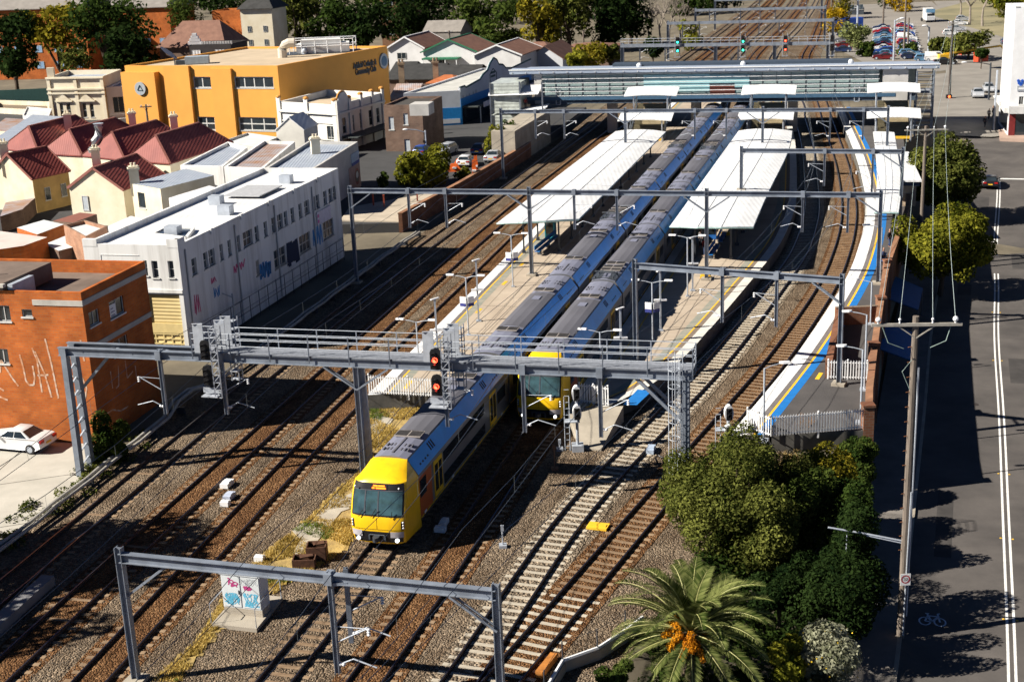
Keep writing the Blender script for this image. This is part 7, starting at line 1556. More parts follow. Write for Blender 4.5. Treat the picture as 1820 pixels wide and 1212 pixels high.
V, F = leaf_cards([((p.x, 51, p.z + .1), (1.75, 1.75, 1.4))], 160, .085, 1.0, .85); np_mesh('yellow_flowers', V, F, pmat('yellow flower', (.75, .5, .03), .7), 'stuff')
p = aty(1400, 1150, 50.5); tree('small bright green shrub between the palm and the silver shrub', (p.x, 50.5, gz(p.x, 50.5)), p.z - .5, 1.3, 1.8, 'lime', 4500, .12, 10, name='shrub', cat='shrub')
p = aty(1070, 1195, 50); tree('green weeds by the white topped retaining wall', (p.x + .6, 50, 0), .6, .9, 1.3, 'mid', 2500, .1, 8, name='shrub', cat='shrub', trunk=False)
p = at(200, 815, .2); tree('round green bush beside the left lattice post', (p.x, p.y, 0), 1.5, 1.35, 2.9, 'mid', 6500, .13, 14, name='bush', cat='bush', shell_in=.6)
p = at(1430, 790, 0); bare_tree('dry brown twiggy shrub in front of the right picket fence', (p.x, p.y, 0), 2.2, 5, mat=pmat('dry twig', (.30, .17, .08), .9))
# ivy and ground cover over the slope
poly = [(4.2, 50), (8.5, 61), (13, 69.5), (19.8, 75), (20.6, 74), (17.6, 67), (14.6, 56), (12.8, 48), (6, 46)]
V, F = leaf_cards([((x, y, gz(x, y) + .15), (.55, .55, .35)) for x, y, _ in fill(poly, 420)], 30000, .13); np_mesh('ivy_cover', V, F, LM['deep'], 'stuff')
V, F = leaf_cards([((x, y, gz(x, y) + .2), (.5, .5, .4)) for x, y, _ in fill([(14.2, 73.8), (20.4, 74.6), (18.6, 70), (12.5, 69.5)], 60)], 6000, .12); np_mesh('dry_weeds', V, F, leaf_mat('dry weeds', (.10, .07, .03), (.40, .30, .13)), 'stuff')
lt = []
for x, y, _ in fill([(-31, 62), (-27.3, 62), (-23.0, 82), (-24.2, 84)], 60): lt.append(((x, y, .12), (.5, .5, .28)))
V, F = leaf_cards(lt, 5000, .1); np_mesh('weeds', V, F, LM['olive'], 'stuff')
# date palm
p = aty(1228, 1118, 51.5); r = thing('date_palm', 'date palm with orange fruit stalks in the foreground', 'palm tree', (p.x, p.y, gz(p.x, p.y))); zc = p.z - r.location.z
m = MB(); m.tube([(0, 0, -.3), (.05, 0, zc * .5), (0, 0, zc - .2)], .36, 10, .3); 
for k in range(70): t = k * 2.399; z = zc * (.2 + .8 * k / 70); m.box((.36 * math.cos(t), .36 * math.sin(t), z), (.14, .2, .16), t)
m.build('trunk', BARK, r, loc=(0, 0, 0))
PALM = leaf_mat('palm leaflets', (.035, .055, .012), (.23, .25, .085), .25); PALMR = pmat('palm rib', (.38, .38, .14), .6, 0, .15)
rr = random.Random(4)
for k in range(72):
    f = k / 71; az = k * 2.39996 + rr.uniform(-.15, .15)
    if .34 < f < .86 and 3.5 < az % 6.283 < 5.3: continue
    el = rad(82 - 104 * f + rr.uniform(-7, 7)); L_ = 3.8 * rr.uniform(.85, 1.08) * (.75 if f < .12 else 1); seg = 16; pts_ = []; P_ = Vector((math.cos(az) * .2, math.sin(az) * .2, zc + .15 - .45 * f)); e = el; Vq = []; Fq = []
    for i in range(seg + 1):
        pts_.append(P_.copy()); P_ = P_ + Vector((math.cos(az) * math.cos(e), math.sin(az) * math.cos(e), math.sin(e))) * (L_ / seg); e -= rad(2.0 + 5.2 * (i / seg)) * (1.25 - .5 * f)
    m = MB(); m.tube(pts_, .035, 4, .008, cap=False); nv = len(m.v)
    for i in range(1, seg + 1):
        for h_ in range(3):
            t = (i - 1 + h_ / 3) / seg; a_ = pts_[i - 1].lerp(pts_[i], h_ / 3); d = (pts_[i] - pts_[i - 1]).normalized(); s = d.cross(Vector((0, 0, 1))).normalized(); u_ = s.cross(d); ll = .62 * math.sin(math.pi * min(1, .12 + .86 * t)) ** .6 * rr.uniform(.8, 1.1)
            for sg in (-1, 1):
                dd = (s * sg * .75 + d * .6 + u_ * .28 + Vector((0, 0, -.12))).normalized(); b_ = a_ + dd * ll; wv = dd.cross(u_).normalized() * .024; n0 = len(m.v); m.v += [tuple(a_ - wv), tuple(a_ + dd * ll * .4 - wv * 1.3 + Vector((0, 0, .02))), tuple(b_), tuple(a_ + dd * ll * .4 + wv * 1.3)]; m.f.append((n0, n0 + 1, n0 + 2, n0 + 3)); m.mi.append(1)
    m.build('frond', [PALMR, PALM], r, loc=(0, 0, 0))
FRU = leaf_mat('orange dates', (.42, .14, .01), (.80, .36, .02), .2)
for az, dz in ((3.7, -.35), (4.3, -.55), (5.0, -.7), (3.2, -.1), (5.9, -.45), (2.5, .0), (4.6, -.25)):
    V, F = leaf_cards([((math.cos(az) * (.6 + .17 * k), math.sin(az) * (.6 + .17 * k), zc + dz + .3 - .13 * k), (.2, .2, .22)) for k in range(4)], 480, .07, 1.3, .3); np_mesh('fruit_cluster', V, F, FRU, parent=r)
# street trees on the right
p = aty(1668, 306, 146); tree('leafy street tree by the footpath, farther of the two', (p.x + .2, 146, zroad(146)), p.z, 4.2, 7.4, 'olive', 17000, .22, 48, group=None, shell_in=.6, spread=.86, br=(.15, .33), limbs=14)
p = aty(1672, 427, 119); tree('yellow green street tree by the footpath, nearer of the two', (p.x + .2, 119, -3.2), p.z, 4.1, 6.8, 'lime', 17000, .2, 48, group=None, shell_in=.6, spread=.86, br=(.15, .33), limbs=14)
# left street trees
for px, py, Y_, R_, H_, mt, n_l, lab in [(757, 302, 163, 3.2, 6.0, 'lime', 7000, 'bushy green tree on the side street corner'), (724, 300, 161, 1.7, 4.2, 'lime', 2000, 'slim green tree left of the bushy corner tree'), (680, 318, 158, .8, 1.6, 'mid', 500, 'tiny sapling on the side street pavement'), (822, 312, 166, 1.4, 2.0, 'lime', 1500, 'bright lime shrub beside the orange barriers'), (884, 262, 182, 2.0, 5.6, 'lime', 3500, 'yellow green tree behind the brick retaining wall'), (902, 244, 186, 1.5, 4.4, 'mid', 2000, 'slender tree near the left stair tower')]:
    p = aty(px, py, Y_); tree(lab, (p.x, Y_, 1.0), p.z, R_, H_, mt, n_l, .24, 14, shell_in=.55)
# trees in the background
BG = [(18, 78, 285, 7, 12, 'dark', 'dark tree at the left edge above the garden walls'), (98, 55, 300, 8.5, 11, 'yel', 'yellow green tree before the orange brick apartments'), (185, 48, 296, 10, 13, 'deep', 'broad dark green tree right of the yellow green one'), (235, 88, 285, 8, 11, 'dark', 'dark spreading tree above the cream facade'), (132, 105, 280, 4, 6, 'olive', 'small olive tree under the yellow green tree'),
 (330, 25, 322, 5, 8, 'mid', 'green tree between the brick block and the cream tower'), (525, 25, 335, 7, 12, 'olive', 'olive tree behind the roof plant of the club, left one'), (590, 35, 330, 9, 13, 'deep', 'dark green tree behind the club roof plant'), (650, 40, 326, 7, 12, 'dark', 'dark tree behind the right end of the club'), (710, 25, 360, 8, 12, 'dark', 'dark tree between the brown apartment blocks'), (770, 15, 372, 8, 13, 'dark', 'dark tree above the grey tiled house'),
 (845, 25, 362, 7, 13, 'mid', 'bright green tree right of the grey tiled house'), (885, 48, 340, 7, 12, 'mid', 'bright green tree over the brown roofs'), (955, 42, 330, 6, 12, 'yel', 'golden olive tree left of the dark cypress'), (1010, 30, 336, 7, 13, 'olive', 'olive tree in the middle of the row behind the bridge'), (1070, 35, 340, 7.5, 14, 'dark', 'dark tree left of the bare trees'), (1120, 25, 350, 7, 13, 'dark', 'dark tree at the head of the bare trees'), (1050, 98, 270, 4.2, 4.2, 'yel', 'yellow green shrub left of the far signal gantry'), (1022, 103, 265, 3, 3, 'lime', 'low lime shrub just above the bridge roof'), (1086, 96, 272, 2.2, 4, 'olive', 'slender olive shrub beside the far gantry post'),
 (1228, 62, 330, 4, 6, 'lime', 'lime shrub among the far portal posts'), (1160, 85, 300, 3, 4, 'dark', 'dark bush on the far cutting, left of the rails'), (1290, 8, 470, 9, 12, 'deep', 'dark green tree at the top above the tracks'), (1222, 5, 455, 9, 12, 'deep', 'dark green tree at the top edge beside the bare trees'), (1355, -5, 540, 9, 12, 'dark', 'dark tree at the far end of the tracks'),
 (1494, 32, 410, 4.5, 10, 'yel', 'yellow green tree by the depot at the right of the tracks'), (1487, 60, 365, 4, 6, 'gold', 'golden bush next to the blue containers'), (1524, 84, 318, 4.6, 6, 'pale', 'pale green weeping tree behind the bridge roof'), (1541, 98, 300, 2.4, 3.4, 'mid', 'small green tree at the left of the car park'), (1598, 26, 430, 5, 7, 'gold', 'golden wattle tree at the back of the car park'), (1572, 12, 445, 5, 10, 'dark', 'dark tree left of the golden wattle'), (1614, 97, 300, 2.2, 3.2, 'mid', 'small round tree between the rows of parked cars'),
 (1690, 78, 288, 5.2, 5, 'olive', 'umbrella shaped olive tree on the traffic island'), (1722, 74, 286, 4.6, 4.6, 'olive', 'second umbrella shaped tree right beside the first on the island'), (1800, 22, 390, 8, 9, 'lime', 'bright green tree at the top right corner'), (1780, 2, 430, 9, 9, 'pale', 'pale tree on the grassy slope at the top right'), (1660, 3, 480, 6, 7, 'yel', 'yellow green tree above the white truck'), (1745, 95, 268, 1.5, 1.6, 'deep', 'low bush beside the yellow barriers'),
 (430, -20, 420, 12, 16, 'dark', 'dark tree mass at the top, behind the cream tower'), (300, -25, 410, 12, 14, 'dark', 'dark tree behind the brick apartment roof'), (560, -20, 430, 13, 16, 'deep', 'tall dark tree at the top edge left of centre'), (900, -15, 450, 13, 16, 'deep', 'tall green tree at the top edge right of centre'), (1010, -15, 460, 13, 16, 'olive', 'tall olive tree at the top edge'), (1100, -10, 470, 13, 16, 'dark', 'tall dark tree at the top edge left of the bare trees')]
for px, py, Y_, R_, H_, mt, lab in BG:
    p = aty(px, py, Y_); tree(lab, (p.x, Y_, 0), max(p.z, H_ * .5), R_, H_, mt, 2600 if R_ > 5 else 1400, .62 if R_ > 5 else .42, 16, group='background trees' if False else None, shell_in=.55, flat=.9)
for i, (px, Y_, h, lab) in enumerate([(1172, 345, 15, 'bare grey trees'), (1190, 340, 16, 'x'), (1208, 352, 14, 'x'), (1152, 350, 13, 'x'), (1722, 372, 17, 'y'), (1745, 365, 16, 'y'), (1705, 395, 14, 'y'), (385, 318, 11, 'z'), (398, 316, 10, 'z')]):
    L_ = ['leafless grey tree left of the far portals, second from left', 'tallest leafless grey tree beside the far portals', 'leafless grey tree nearest the far portals', 'leafless grey tree next to the dark evergreen', 'tall leafless tree above the traffic island', 'leafless tree right of the tall one above the island', 'leafless tree above the white truck', 'small leafless tree left of the cream tower', 'small leafless tree nearest the cream tower'][i]
    q = aty(px, 60, Y_); bare_tree(L_, (q.x, Y_, 0), h, i + 20)
# far wood beyond everything
fw = []
for i in range(220):
    y = 520 + 260 * random.random(); x = random.uniform(-330, 420)
    if abs(x - (115 + (y - 487) * .26)) > 22: fw.append(((x, y, 5 + 3 * random.random()), (9, 9, 6)))
V, F = leaf_cards(fw, 26000, 1.5); np_mesh('far_wood', V, F, LM['deep'], 'stuff')
m = MB(); m.add([(x, y, .012) for x, y in [(118, 300), (150, 290), (230, 420), (160, 470), (128, 420)]], [tuple(range(5))]); m.build('grassy_slope', pmat('dry lawn', (.16, .15, .09), .95, 0, .2, .06, col2=(.30, .26, .15)), kind='structure')
# trees outside the left edge whose shade crosses the rails
tree('tall leafy tree left of the yard throwing shade over the rails', (-37, 62, 0), 9.5, 5.8, 9, 'mid', 9000, .34, 22)
tree('tall leafy tree nearest the camera at the left, shading the rails', (-41, 54, 0), 9, 5.0, 9, 'mid', 7000, .34, 20)

# ================================================================== VEHICLES
CARP = {}
def paint(nm, c): 
    return pmat('car paint ' + nm, c, .28, .1, .04, .5, spec=.6)
def make_car(kind, mat):
    """one car, front towards +Y"""
    L, Wd = dict(sedan=(4.7, 1.8), hatch=(4.1, 1.75), wagon=(4.7, 1.82), van=(4.9, 1.9))[kind]; h = L / 2; r = bpy.data.objects.new('parked_car', None); COL.objects.link(r); OFF[r.name] = Vector((0, 0, 0))
    hood, tr_ = (.92, .98) if kind != 'van' else (1.05, 1.1); belt = .95 if kind != 'van' else 1.1
    prof = [(-h, .42), (-h + .02, .75), (-h + .12, tr_ - .06), (-h + .35, tr_), (-h + 1.0, belt + .03), (h - 1.45, belt + .02), (h - 1.3, hood + .04), (h - .45, hood - .1), (h - .1, hood - .26), (h, .58), (h - .02, .34), (h - .4, .24), (-h + .4, .24)]
    cx, cz = 0, .6; m = MB(); R_ = []
    for x, s, dz in ((-Wd / 2 + .05, .93, 0), (-Wd / 2, .975, 0), (-Wd / 2 + .06, 1, .0), (-Wd * .25, 1.0, .03), (Wd * .25, 1.0, .03), (Wd / 2 - .06, 1, 0), (Wd / 2, .975, 0), (Wd / 2 - .05, .93, 0)): R_.append([(x, y * s, (z - cz) * (s if s < .95 else 1) + cz + (dz if z > .7 else 0)) for y, z in prof])
    m.loft(R_); body = m.build('body', mat, r, smooth=True); md = body.modifiers.new('edge', 'EDGE_SPLIT'); md.split_angle = rad(40)
    top = dict(sedan=1.45, hatch=1.47, wagon=1.5, van=1.95)[kind]; y0, y1, y2, y3 = dict(sedan=(-h + .75, -h + 1.5, h - 2.25, h - 1.4), hatch=(-h + .15, -h + .6, h - 2.1, h - 1.2), wagon=(-h + .12, -h + .45, h - 2.2, h - 1.35), van=(-h + .05, -h + .15, h - 1.7, h - .8))[kind]
    wb, wt = Wd / 2 - .07, Wd / 2 - .27; A = [(-wb, y0, belt), (wb, y0, belt), (wb, y3, belt), (-wb, y3, belt)]; B = [(-wt, y1, top - .05), (wt, y1, top - .05), (wt, y2, top - .05), (-wt, y2, top - .05)]; T = [(-wt + .12, y1 + .15, top), (wt - .12, y1 + .15, top), (wt - .12, y2 - .2, top), (-wt + .12, y2 - .2, top)]
    m = MB(); m.loft([A, B, T]); cb = m.build('cabin', mat, r, smooth=True); md = cb.modifiers.new('b', 'BEVEL'); md.width = .07; md.segments = 2; md = cb.modifiers.new('e', 'EDGE_SPLIT'); md.split_angle = rad(50)
    def glass(i, j, f0, f1, nm, k0=.12, k1=.9):
        a, b_, c, d = [Vector(v) for v in (A[i], A[j], B[j], B[i])]; n = (b_ - a).cross(d - a).normalized() * .012; q = lambda s, t: (a.lerp(b_, s)).lerp(d.lerp(c, s), t) + n; g = MB(); g.quad(q(f0, k0), q(f1, k0), q(f1, k1), q(f0, k1)); g.build(nm, GLASSD, r)
    glass(0, 1, .06, .94, 'rear_window'); glass(2, 3, .05, .95, 'windscreen')
    for i, j in ((1, 2), (3, 0)):
        if kind == 'van': glass(i, j, .68 if i == 1 else .06, .94 if i == 1 else .32, 'side_window', .3)
        else: glass(i, j, .08, .5, 'side_window'); glass(i, j, .53, .92, 'side_window')
    for sx in (-1, 1):
        for yy in (-h + .82, h - .85):
            m = MB(); m.tube([(sx * (Wd / 2 - .2), yy, .32), (sx * (Wd / 2 + .01), yy, .32)], .32, 16); w = m.build('wheel', RUBBER, r); m = MB(); m.tube([(sx * (Wd / 2 + .005), yy, .32), (sx * (Wd / 2 + .025), yy, .32)], .21, 12); m.build('rim', STEELL, w)
        m = MB(); m.box((sx * (Wd / 2 - .28), h - .12, .66), (.4, .16, .16)); m.build('headlight', PORC, r); m = MB(); m.box((sx * (Wd / 2 - .25), -h + .04, .8), (.4, .1, .17)); m.build('tail_light', pmat('tail light red', (.35, .01, .01), .3), r); m = MB(); m.box((sx * (Wd / 2 + .06), h - 1.7, 1.0), (.2, .12, .13)); m.build('mirror', mat, r)
    m = MB(); m.box((0, -h - .005, .62), (.5, .02, .13)); m.build('number_plate', YELLOW, r)
    return r
BASE = paint('silver', (.42, .44, .47)); PAL = dict(silver=BASE, white=paint('white', (.72, .73, .74)), black=paint('black', (.012, .012, .014)), blue=paint('blue', (.02, .07, .32)), red=paint('red', (.42, .015, .02)), maroon=paint('maroon', (.14, .01, .012)), sky=paint('sky', (.12, .26, .42)), navy=paint('navy', (.015, .03, .09)), grey=paint('grey', (.16, .17, .19)))
PROTO = {k: make_car(k, BASE) for k in ('sedan', 'hatch', 'wagon', 'van')}
def car(kind, col, loc, az, label, group=None, name='parked_car'):
    r = dup(PROTO[kind], loc, -az, swap={BASE: PAL[col]}); r.name = name; tag(r, label, 'car' if kind != 'van' else 'van'); 
    if group: r['group'] = group
    return r
p = at(37, 800, .03); car('sedan', 'white', (p.x - .3, p.y + .5, .03), rad(-72), 'white sedan parked beside the orange brick building'); p = at(-30, 772, .03); car('sedan', 'grey', (p.x - 1, p.y + 2.5, .03), rad(-72), 'grey car behind the white sedan at the left edge')
p = at(1763, 335, zroad(160)); car('hatch', 'black', (p.x + .3, p.y + 1.2, zroad(p.y)), rad(22), 'black hatchback driving away on the shaded road', name='driving_car')
p = at(1741, 174, 0); car('sedan', 'silver', (p.x, p.y + 1, .01), rad(195), 'silver sedan coming through the far intersection', name='driving_car'); p = at(1764, 166, 0); car('hatch', 'silver', (p.x, p.y + 2, .01), rad(195), 'second silver car partly behind the pole at the intersection', name='driving_car')
p = at(1789, 79, .02); car('hatch', 'navy', (p.x, p.y + 1, .02), rad(15), 'dark blue car alone on the road at the upper right', name='driving_car')
p = at(791, 278, 1); car('wagon', 'silver', (p.x, p.y + 1.5, 1.0), rad(205), 'pale wagon on the side street below the brown building', name='driving_car'); p = at(829, 297, 1); car('hatch', 'white', (p.x, p.y + 1.2, 1.0), rad(12), 'white hatchback stopped at the orange barriers'); p = at(853, 275, 1); car('hatch', 'navy', (p.x, p.y + 1, 1.0), rad(12), 'dark car on the side street ahead of the white hatchback'); p = at(886, 288, 1); car('sedan', 'silver', (p.x - .5, p.y + 1.2, 1.0), rad(14), 'silver car half hidden behind the brick retaining wall'); p = at(752, 279, 1); car('hatch', 'blue', (p.x, p.y + 1.6, 1.0), rad(20), 'blue car mostly hidden by the corner tree')
# the station car park
CN = dict(silver='silver', white='white', black='black', blue='blue', red='red', maroon='maroon', sky='light blue', navy='dark blue', grey='grey')
ORD = ['nearest the bridge', 'second from the bridge', 'third from the bridge', 'fourth from the bridge', 'fifth from the bridge', 'sixth from the bridge', 'seventh from the bridge', 'eighth from the bridge', 'ninth from the bridge', 'tenth from the bridge', 'eleventh from the bridge', 'at the far end', 'last at the far end']
for row, (p0, p1, cols, kinds) in enumerate([((1570, 106), (1566, 53), ['maroon', 'sky', 'blue', 'white', 'red', 'navy', 'sky', 'silver', 'sky', 'navy', 'red', 'white', 'navy'], ['sedan', 'hatch', 'wagon', 'sedan']), ((1618, 104), (1607, 48), ['silver', 'white', 'silver', 'white', 'navy', 'silver', 'white', 'navy', 'blue', 'silver', 'red', 'blue', 'white'], ['sedan', 'wagon', 'hatch', 'sedan'])]):
    a, b_ = at(*p0, 0), at(*p1, 0)
    for i in range(13):
        q = a.lerp(b_, i / 12); kd = 'van' if (row == 1 and i == 6) else kinds[i % 4]; side = -1 if row == 0 else 1
        car(kd, cols[i], (q.x + random.uniform(-.3, .3), q.y, .012), rad(-75 + random.uniform(-3, 3)) if row == 0 else rad(105 + random.uniform(-3, 3)), f"{CN[cols[i]]} {'van' if kd == 'van' else 'car'} in the {'left' if row == 0 else 'right'} row of the car park, {ORD[i]}", 'cars in the station car park')
        if row == 0:
            q2 = q + Vector((5.4, -1.2, 0)) if row == 0 else q + Vector((-5.2, 1.0, 0))
            if row == 0: car(kinds[(i + 1) % 4], cols[(i + 5) % 13], (q2.x, q2.y, .012), rad(105), f"{CN[cols[(i + 5) % 13]]} car nose to nose with the left row car {ORD[i]}", 'cars in the station car park')
for i, (px, py, c_) in enumerate([(1509, 52, 'navy'), (1503, 62, 'navy'), (1500, 72, 'grey'), (1497, 82, 'maroon'), (1495, 90, 'navy')]): p = at(px, py + 3, 0); car('sedan', c_, (p.x, p.y, .012), rad(-75), f"{CN[c_]} car in the shaded column beside the containers, {['farthest', 'second farthest', 'in the middle', 'second nearest', 'nearest'][i]}", 'cars beside the containers')
for i, (px, py, c_, k) in enumerate([(1664, 106, 'white', 'van'), (1680, 112, 'black', 'sedan'), (1645, 106, 'sky', 'wagon'), (1700, 52, 'silver', 'sedan'), (1704, 42, 'white', 'sedan'), (1692, 60, 'white', 'wagon'), (1712, 34, 'silver', 'hatch')]): p = at(px, py + 3, 0); car(k, c_, (p.x, p.y, .012), rad(105), ['white van parked at the near end of the car park', 'black sedan parked beside the white van', 'light blue car left of the white van', 'silver sedan under the leafless trees, middle one', 'white sedan under the leafless trees', 'white wagon under the leafless trees, nearest', 'silver hatchback under the leafless trees, farthest'][i], 'cars beyond the bridge')
p = at(1660, 41, 0); r = thing('truck', 'white truck with blue cab top parked at the back of the car park', 'truck', (p.x, p.y, 0)); x, y = p.x, p.y + 4
m = MB(); m.box((x, y + 1.2, 2.1), (2.6, 6.5, 2.9), -.2); m.build('cargo_box', OFFW, r); m = MB(); m.loft([[(x - .55 + sx * 1.15 + .0, y - 2.2 + yy, zz) for sx in (-1, 1)][::1] + [(x - .55 + 1.15, y - 2.2 + yy + 1.4, zz), (x - .55 - 1.15, y - 2.2 + yy + 1.4, zz)] for yy, zz in ((-.5, .6), (-.5, 1.6), (-.2, 2.6))]); m.build('cab', WHITE, r); m = MB(); m.box((x - .55, y - 2.62, 2.0), (2.0, .08, .8), 0); m.build('windscreen', GLASSD, r); m = MB(); m.box((x - .4, y - 1.6, 3.1), (2.3, 1.8, .9), -.2); m.build('wind_deflector', PAL['sky'], r); m = MB(); [m.tube([(x + sx, y + yy, .5), (x + sx + .3, y + yy, .5)], .5, 12) for sx in (-1.6, .6) for yy in (-2, 2.5)]; m.build('wheel', RUBBER, r)
# works site on the traffic island and barriers in the side street
p = at(1720, 108, 0); r = thing('site_crane', 'yellow lifting machine on the traffic island', 'machine', (p.x, p.y, 0)); m = MB(); m.beam((p.x - 5, p.y, 1.5), (p.x + 7, p.y + 1, 2.6), .35, .35); m.beam((p.x + 7, p.y + 1, 2.6), (p.x + 8.6, p.y + 1, .8), .25, .25); m.build('boom', YELLOW, r); m = MB(); m.box((p.x - 5, p.y, .9), (2.2, 1.6, 1.2)); m.build('body', YELLOW, r)
for px, py, lab in ((1714, 97, 'red and white box on the traffic island'), (1743, 110, 'orange red box beside the yellow machine')): p = at(px, py, 0); m = MB(); m.box((p.x, p.y, .9), (2.4, 1.6, 1.8), .3); m.box((p.x, p.y, 1.85), (2.5, 1.7, .1), .3); tag(m.build('site_box', pmat('red box', (.5, .06, .02), .6, 0, .2, 1)), lab, 'box')
ORGP = pmat('barrier orange', (.75, .13, .015), .6)
for i, (px, py) in enumerate([(808, 305), (818, 296), (846, 302), (843, 310)]):
    p = at(px, py, 1.0); r = thing('traffic_barrier', ['orange water barrier nearest the lime shrub', 'orange water barrier behind the first one', 'tall orange barrier post right of the white hatchback', 'orange barrier by the retaining wall'][i], 'barrier', (p.x, p.y, 1), 'orange barriers in the side street'); m = MB(); m.loft([[(p.x + sx * w, p.y + sy * .3 * w, 1 + z) for sx, sy in ((-1, -1), (1, -1), (1, 1), (-1, 1))] for z, w in ((0, .9 if i < 2 else .3), (.4, .75 if i < 2 else .28), (.9, .45 if i < 2 else .25), (1.0 + .8 * (i > 1), .4 if i < 2 else .2))]); m.build('shell', ORGP, r); m = MB(); m.box((p.x, p.y - .25, 1.5), (.5, .3, .2)); m.build('reflector', WHITE, r)

# ================================================================== POLES, LAMPS, WIRES
def sol_h(p, z0, ty):
    lo, hi = 0, 40
    for _ in range(40):
        h = (lo + hi) / 2
        if pj((p[0], p[1], z0 + h))[1] > ty: lo = h
        else: hi = h
    return lo
def util_pole(label, P_, z0, top, arms=1, r0=.17, name='utility_pole', mat=None, al=2.0, az=-.1, group='timber utility poles'):
    r = thing(name, label, 'pole', (P_[0], P_[1], z0), group); m = MB(); m.tube([(P_[0], P_[1], z0 - .2), (P_[0], P_[1], (z0 + top) / 2), (P_[0], P_[1], top)], r0, 10, r0 * .72); m.build('pole', mat or WOOD, r); d = Vector((math.cos(az), math.sin(az), 0)); tips = []
    for k in range(arms):
        z = top - .35 - k * .9; c = Vector((P_[0], P_[1] - .16, z)); m = MB(); m.beam(c - d * al, c + d * al, .1, .14)
        for s in (-1, 1): m.beam(c + d * s * al * .45, Vector((P_[0], P_[1] - .12, z - .65)), .04, .05)
        m.build('crossarm', pmat('pale crossarm', (.34, .32, .28), .9, 0, .2), r)
        for o in (-al + .3, -.75 if k == 0 else -.9, .75 if k else al * .35, al - .3): q = c + d * o + Vector((0, 0, .14)); m = MB(); m.cyl((q.x, q.y, z + .05), .05, .16, 8, .03); m.sphere((q.x, q.y, z + .25), .13 if abs(o) > 1.4 and k == 0 else .07, 10, 6); m.build('insulator', PORC, r); tips.append(q + Vector((0, 0, .1)))
    return r, tips
P1 = at(1628, 562, 13.0); r1, t1 = util_pole('tall weathered utility pole with crossarm on the shaded footpath, foreground', (P1.x, P1.y), -3.1, 13.0, 1, .2)
m = MB()
for k in range(15): s = 1 if k % 2 else -1; m.tube([(P1.x, P1.y, 1.5 + k * .72), (P1.x - .32, P1.y - .1, 1.5 + k * .72)], .018, 4)
m.build('climbing_step', pmat('rusty step', (.25, .1, .04), .8), r1); m = MB(); m.tube([(P1.x + .2, P1.y - .12, -2), (P1.x + .2, P1.y - .12, 10.6)], .045, 6); m.tube([(P1.x + .05, P1.y - .2, -3), (P1.x + .12, P1.y - .2, 4.5)], .035, 6); m.build('conduit', STEELL, r1)
m = MB()
for s in (-1, 1): m.tube([(P1.x + s * 1.55, P1.y - .2, 12.6), (P1.x + s * 1.3, P1.y - .35, 11.9), (P1.x + s * .6, P1.y - .35, 11.6)], .022, 4)
m.tube([(P1.x - .15, P1.y - .2, 11), (P1.x - .6, P1.y - .3, 10.5), (P1.x - .2, P1.y - .25, 9.6)], .02, 4); m.build('loose_cable', pmat('greenish cable', (.20, .27, .25), .6), r1)
zb_ = sol_h(P1, -3.1, 962) - 3.1; r = thing('lamp_bracket', 'long grey bracket arm reaching from the tall pole over the bushes', 'bracket', (P1.x, P1.y, zb_)); m = MB(); e = Vector((P1.x - 3.6, P1.y + .3, zb_ + .75)); m.tube([(P1.x, P1.y, zb_), (P1.x - 1.8, P1.y + .15, zb_ + .4), e], .05, 6); m.tube([(P1.x, P1.y, zb_ - .12), (P1.x - 1.8, P1.y + .15, zb_ + .32)], .04, 6); m.build('arm', STEELL, r); m = MB(); m.tube([e + Vector((.9, 0, -.2)), e + Vector((.9, 0, -1.3))], .03, 5); m.build('hanger', STEELL, r)
zs = sol_h(P1, -3.1, 1025) - 3.1; r = thing('speed_sign', 'white sign with red ring fixed to the tall pole', 'sign', (P1.x, P1.y - .25, zs)); m = MB(); m.box((P1.x + .03, P1.y - .27, zs), (.48, .02, .6)); m.build('panel', WHITE, r); m = MB(); m.loft([[(P1.x + .03 + rr_ * math.cos(t), P1.y - .285, zs + .02 + rr_ * math.sin(t)) for t in np.linspace(0, 6.283, 25)] for rr_ in (.16, .215)], close=False, caps=False); m.build('ring', pmat('sign red', (.4, .01, .02), .5), r)
cu = bpy.data.curves.new('digits', 'FONT'); cu.body = '50'; cu.size = .22; cu.align_x = 'CENTER'; cu.align_y = 'CENTER'; cu.materials.append(BLACK); ob = bpy.data.objects.new('digits', cu); COL.objects.link(ob); ob.parent = r; ob.location = (.03, -.04, .02); ob.rotation_euler = (rad(90), 0, 0); font_mesh(ob)
P2 = at(1646, 224, 11.0); r2, t2 = util_pole('timber utility pole with crossarm rising between the two street trees', (P2.x, P2.y), -3.1, 11.0, 1, .2); P3_ = at(1694, 38, 12.5); r3, t3 = util_pole('tall dark utility pole at the corner beyond the station', (P3_.x, P3_.y), 0, 12.5, 1, .24, mat=pmat('dark pole', (.07, .06, .055), .9, 0, .3), al=.8)
m = MB()
def sag(a, b_, s, r_=.014, n=14): m.tube([a.lerp(b_, i / n) - Vector((0, 0, 4 * s * (i / n) * (1 - i / n))) for i in range(n + 1)], r_, 4, cap=False)
for a, b_ in zip(t1, t2): sag(a, b_, .9)
for a, b_ in zip(t2, t3): sag(a, b_, 1.0)
tag(m.build('power_line', pmat('pale cable', (.42, .50, .48), .5)), 'power cables strung between the roadside utility poles', 'cable')
m = MB(); m.box((P3_.x - .2, P3_.y - .5, sol_h(P3_, 0, 224)), (.9, .5, 1.2)); o = m.build('signal_box', BLACK, r3); z_ = sol_h(P3_, 0, 224); m = MB(); m.tube([(P3_.x - .2, P3_.y - .75, z_ + .3), (P3_.x - .2, P3_.y - .82, z_ + .3)], .2, 10); m.build('lamp', emat('red traffic light', (1, .08, .01), 4), o)
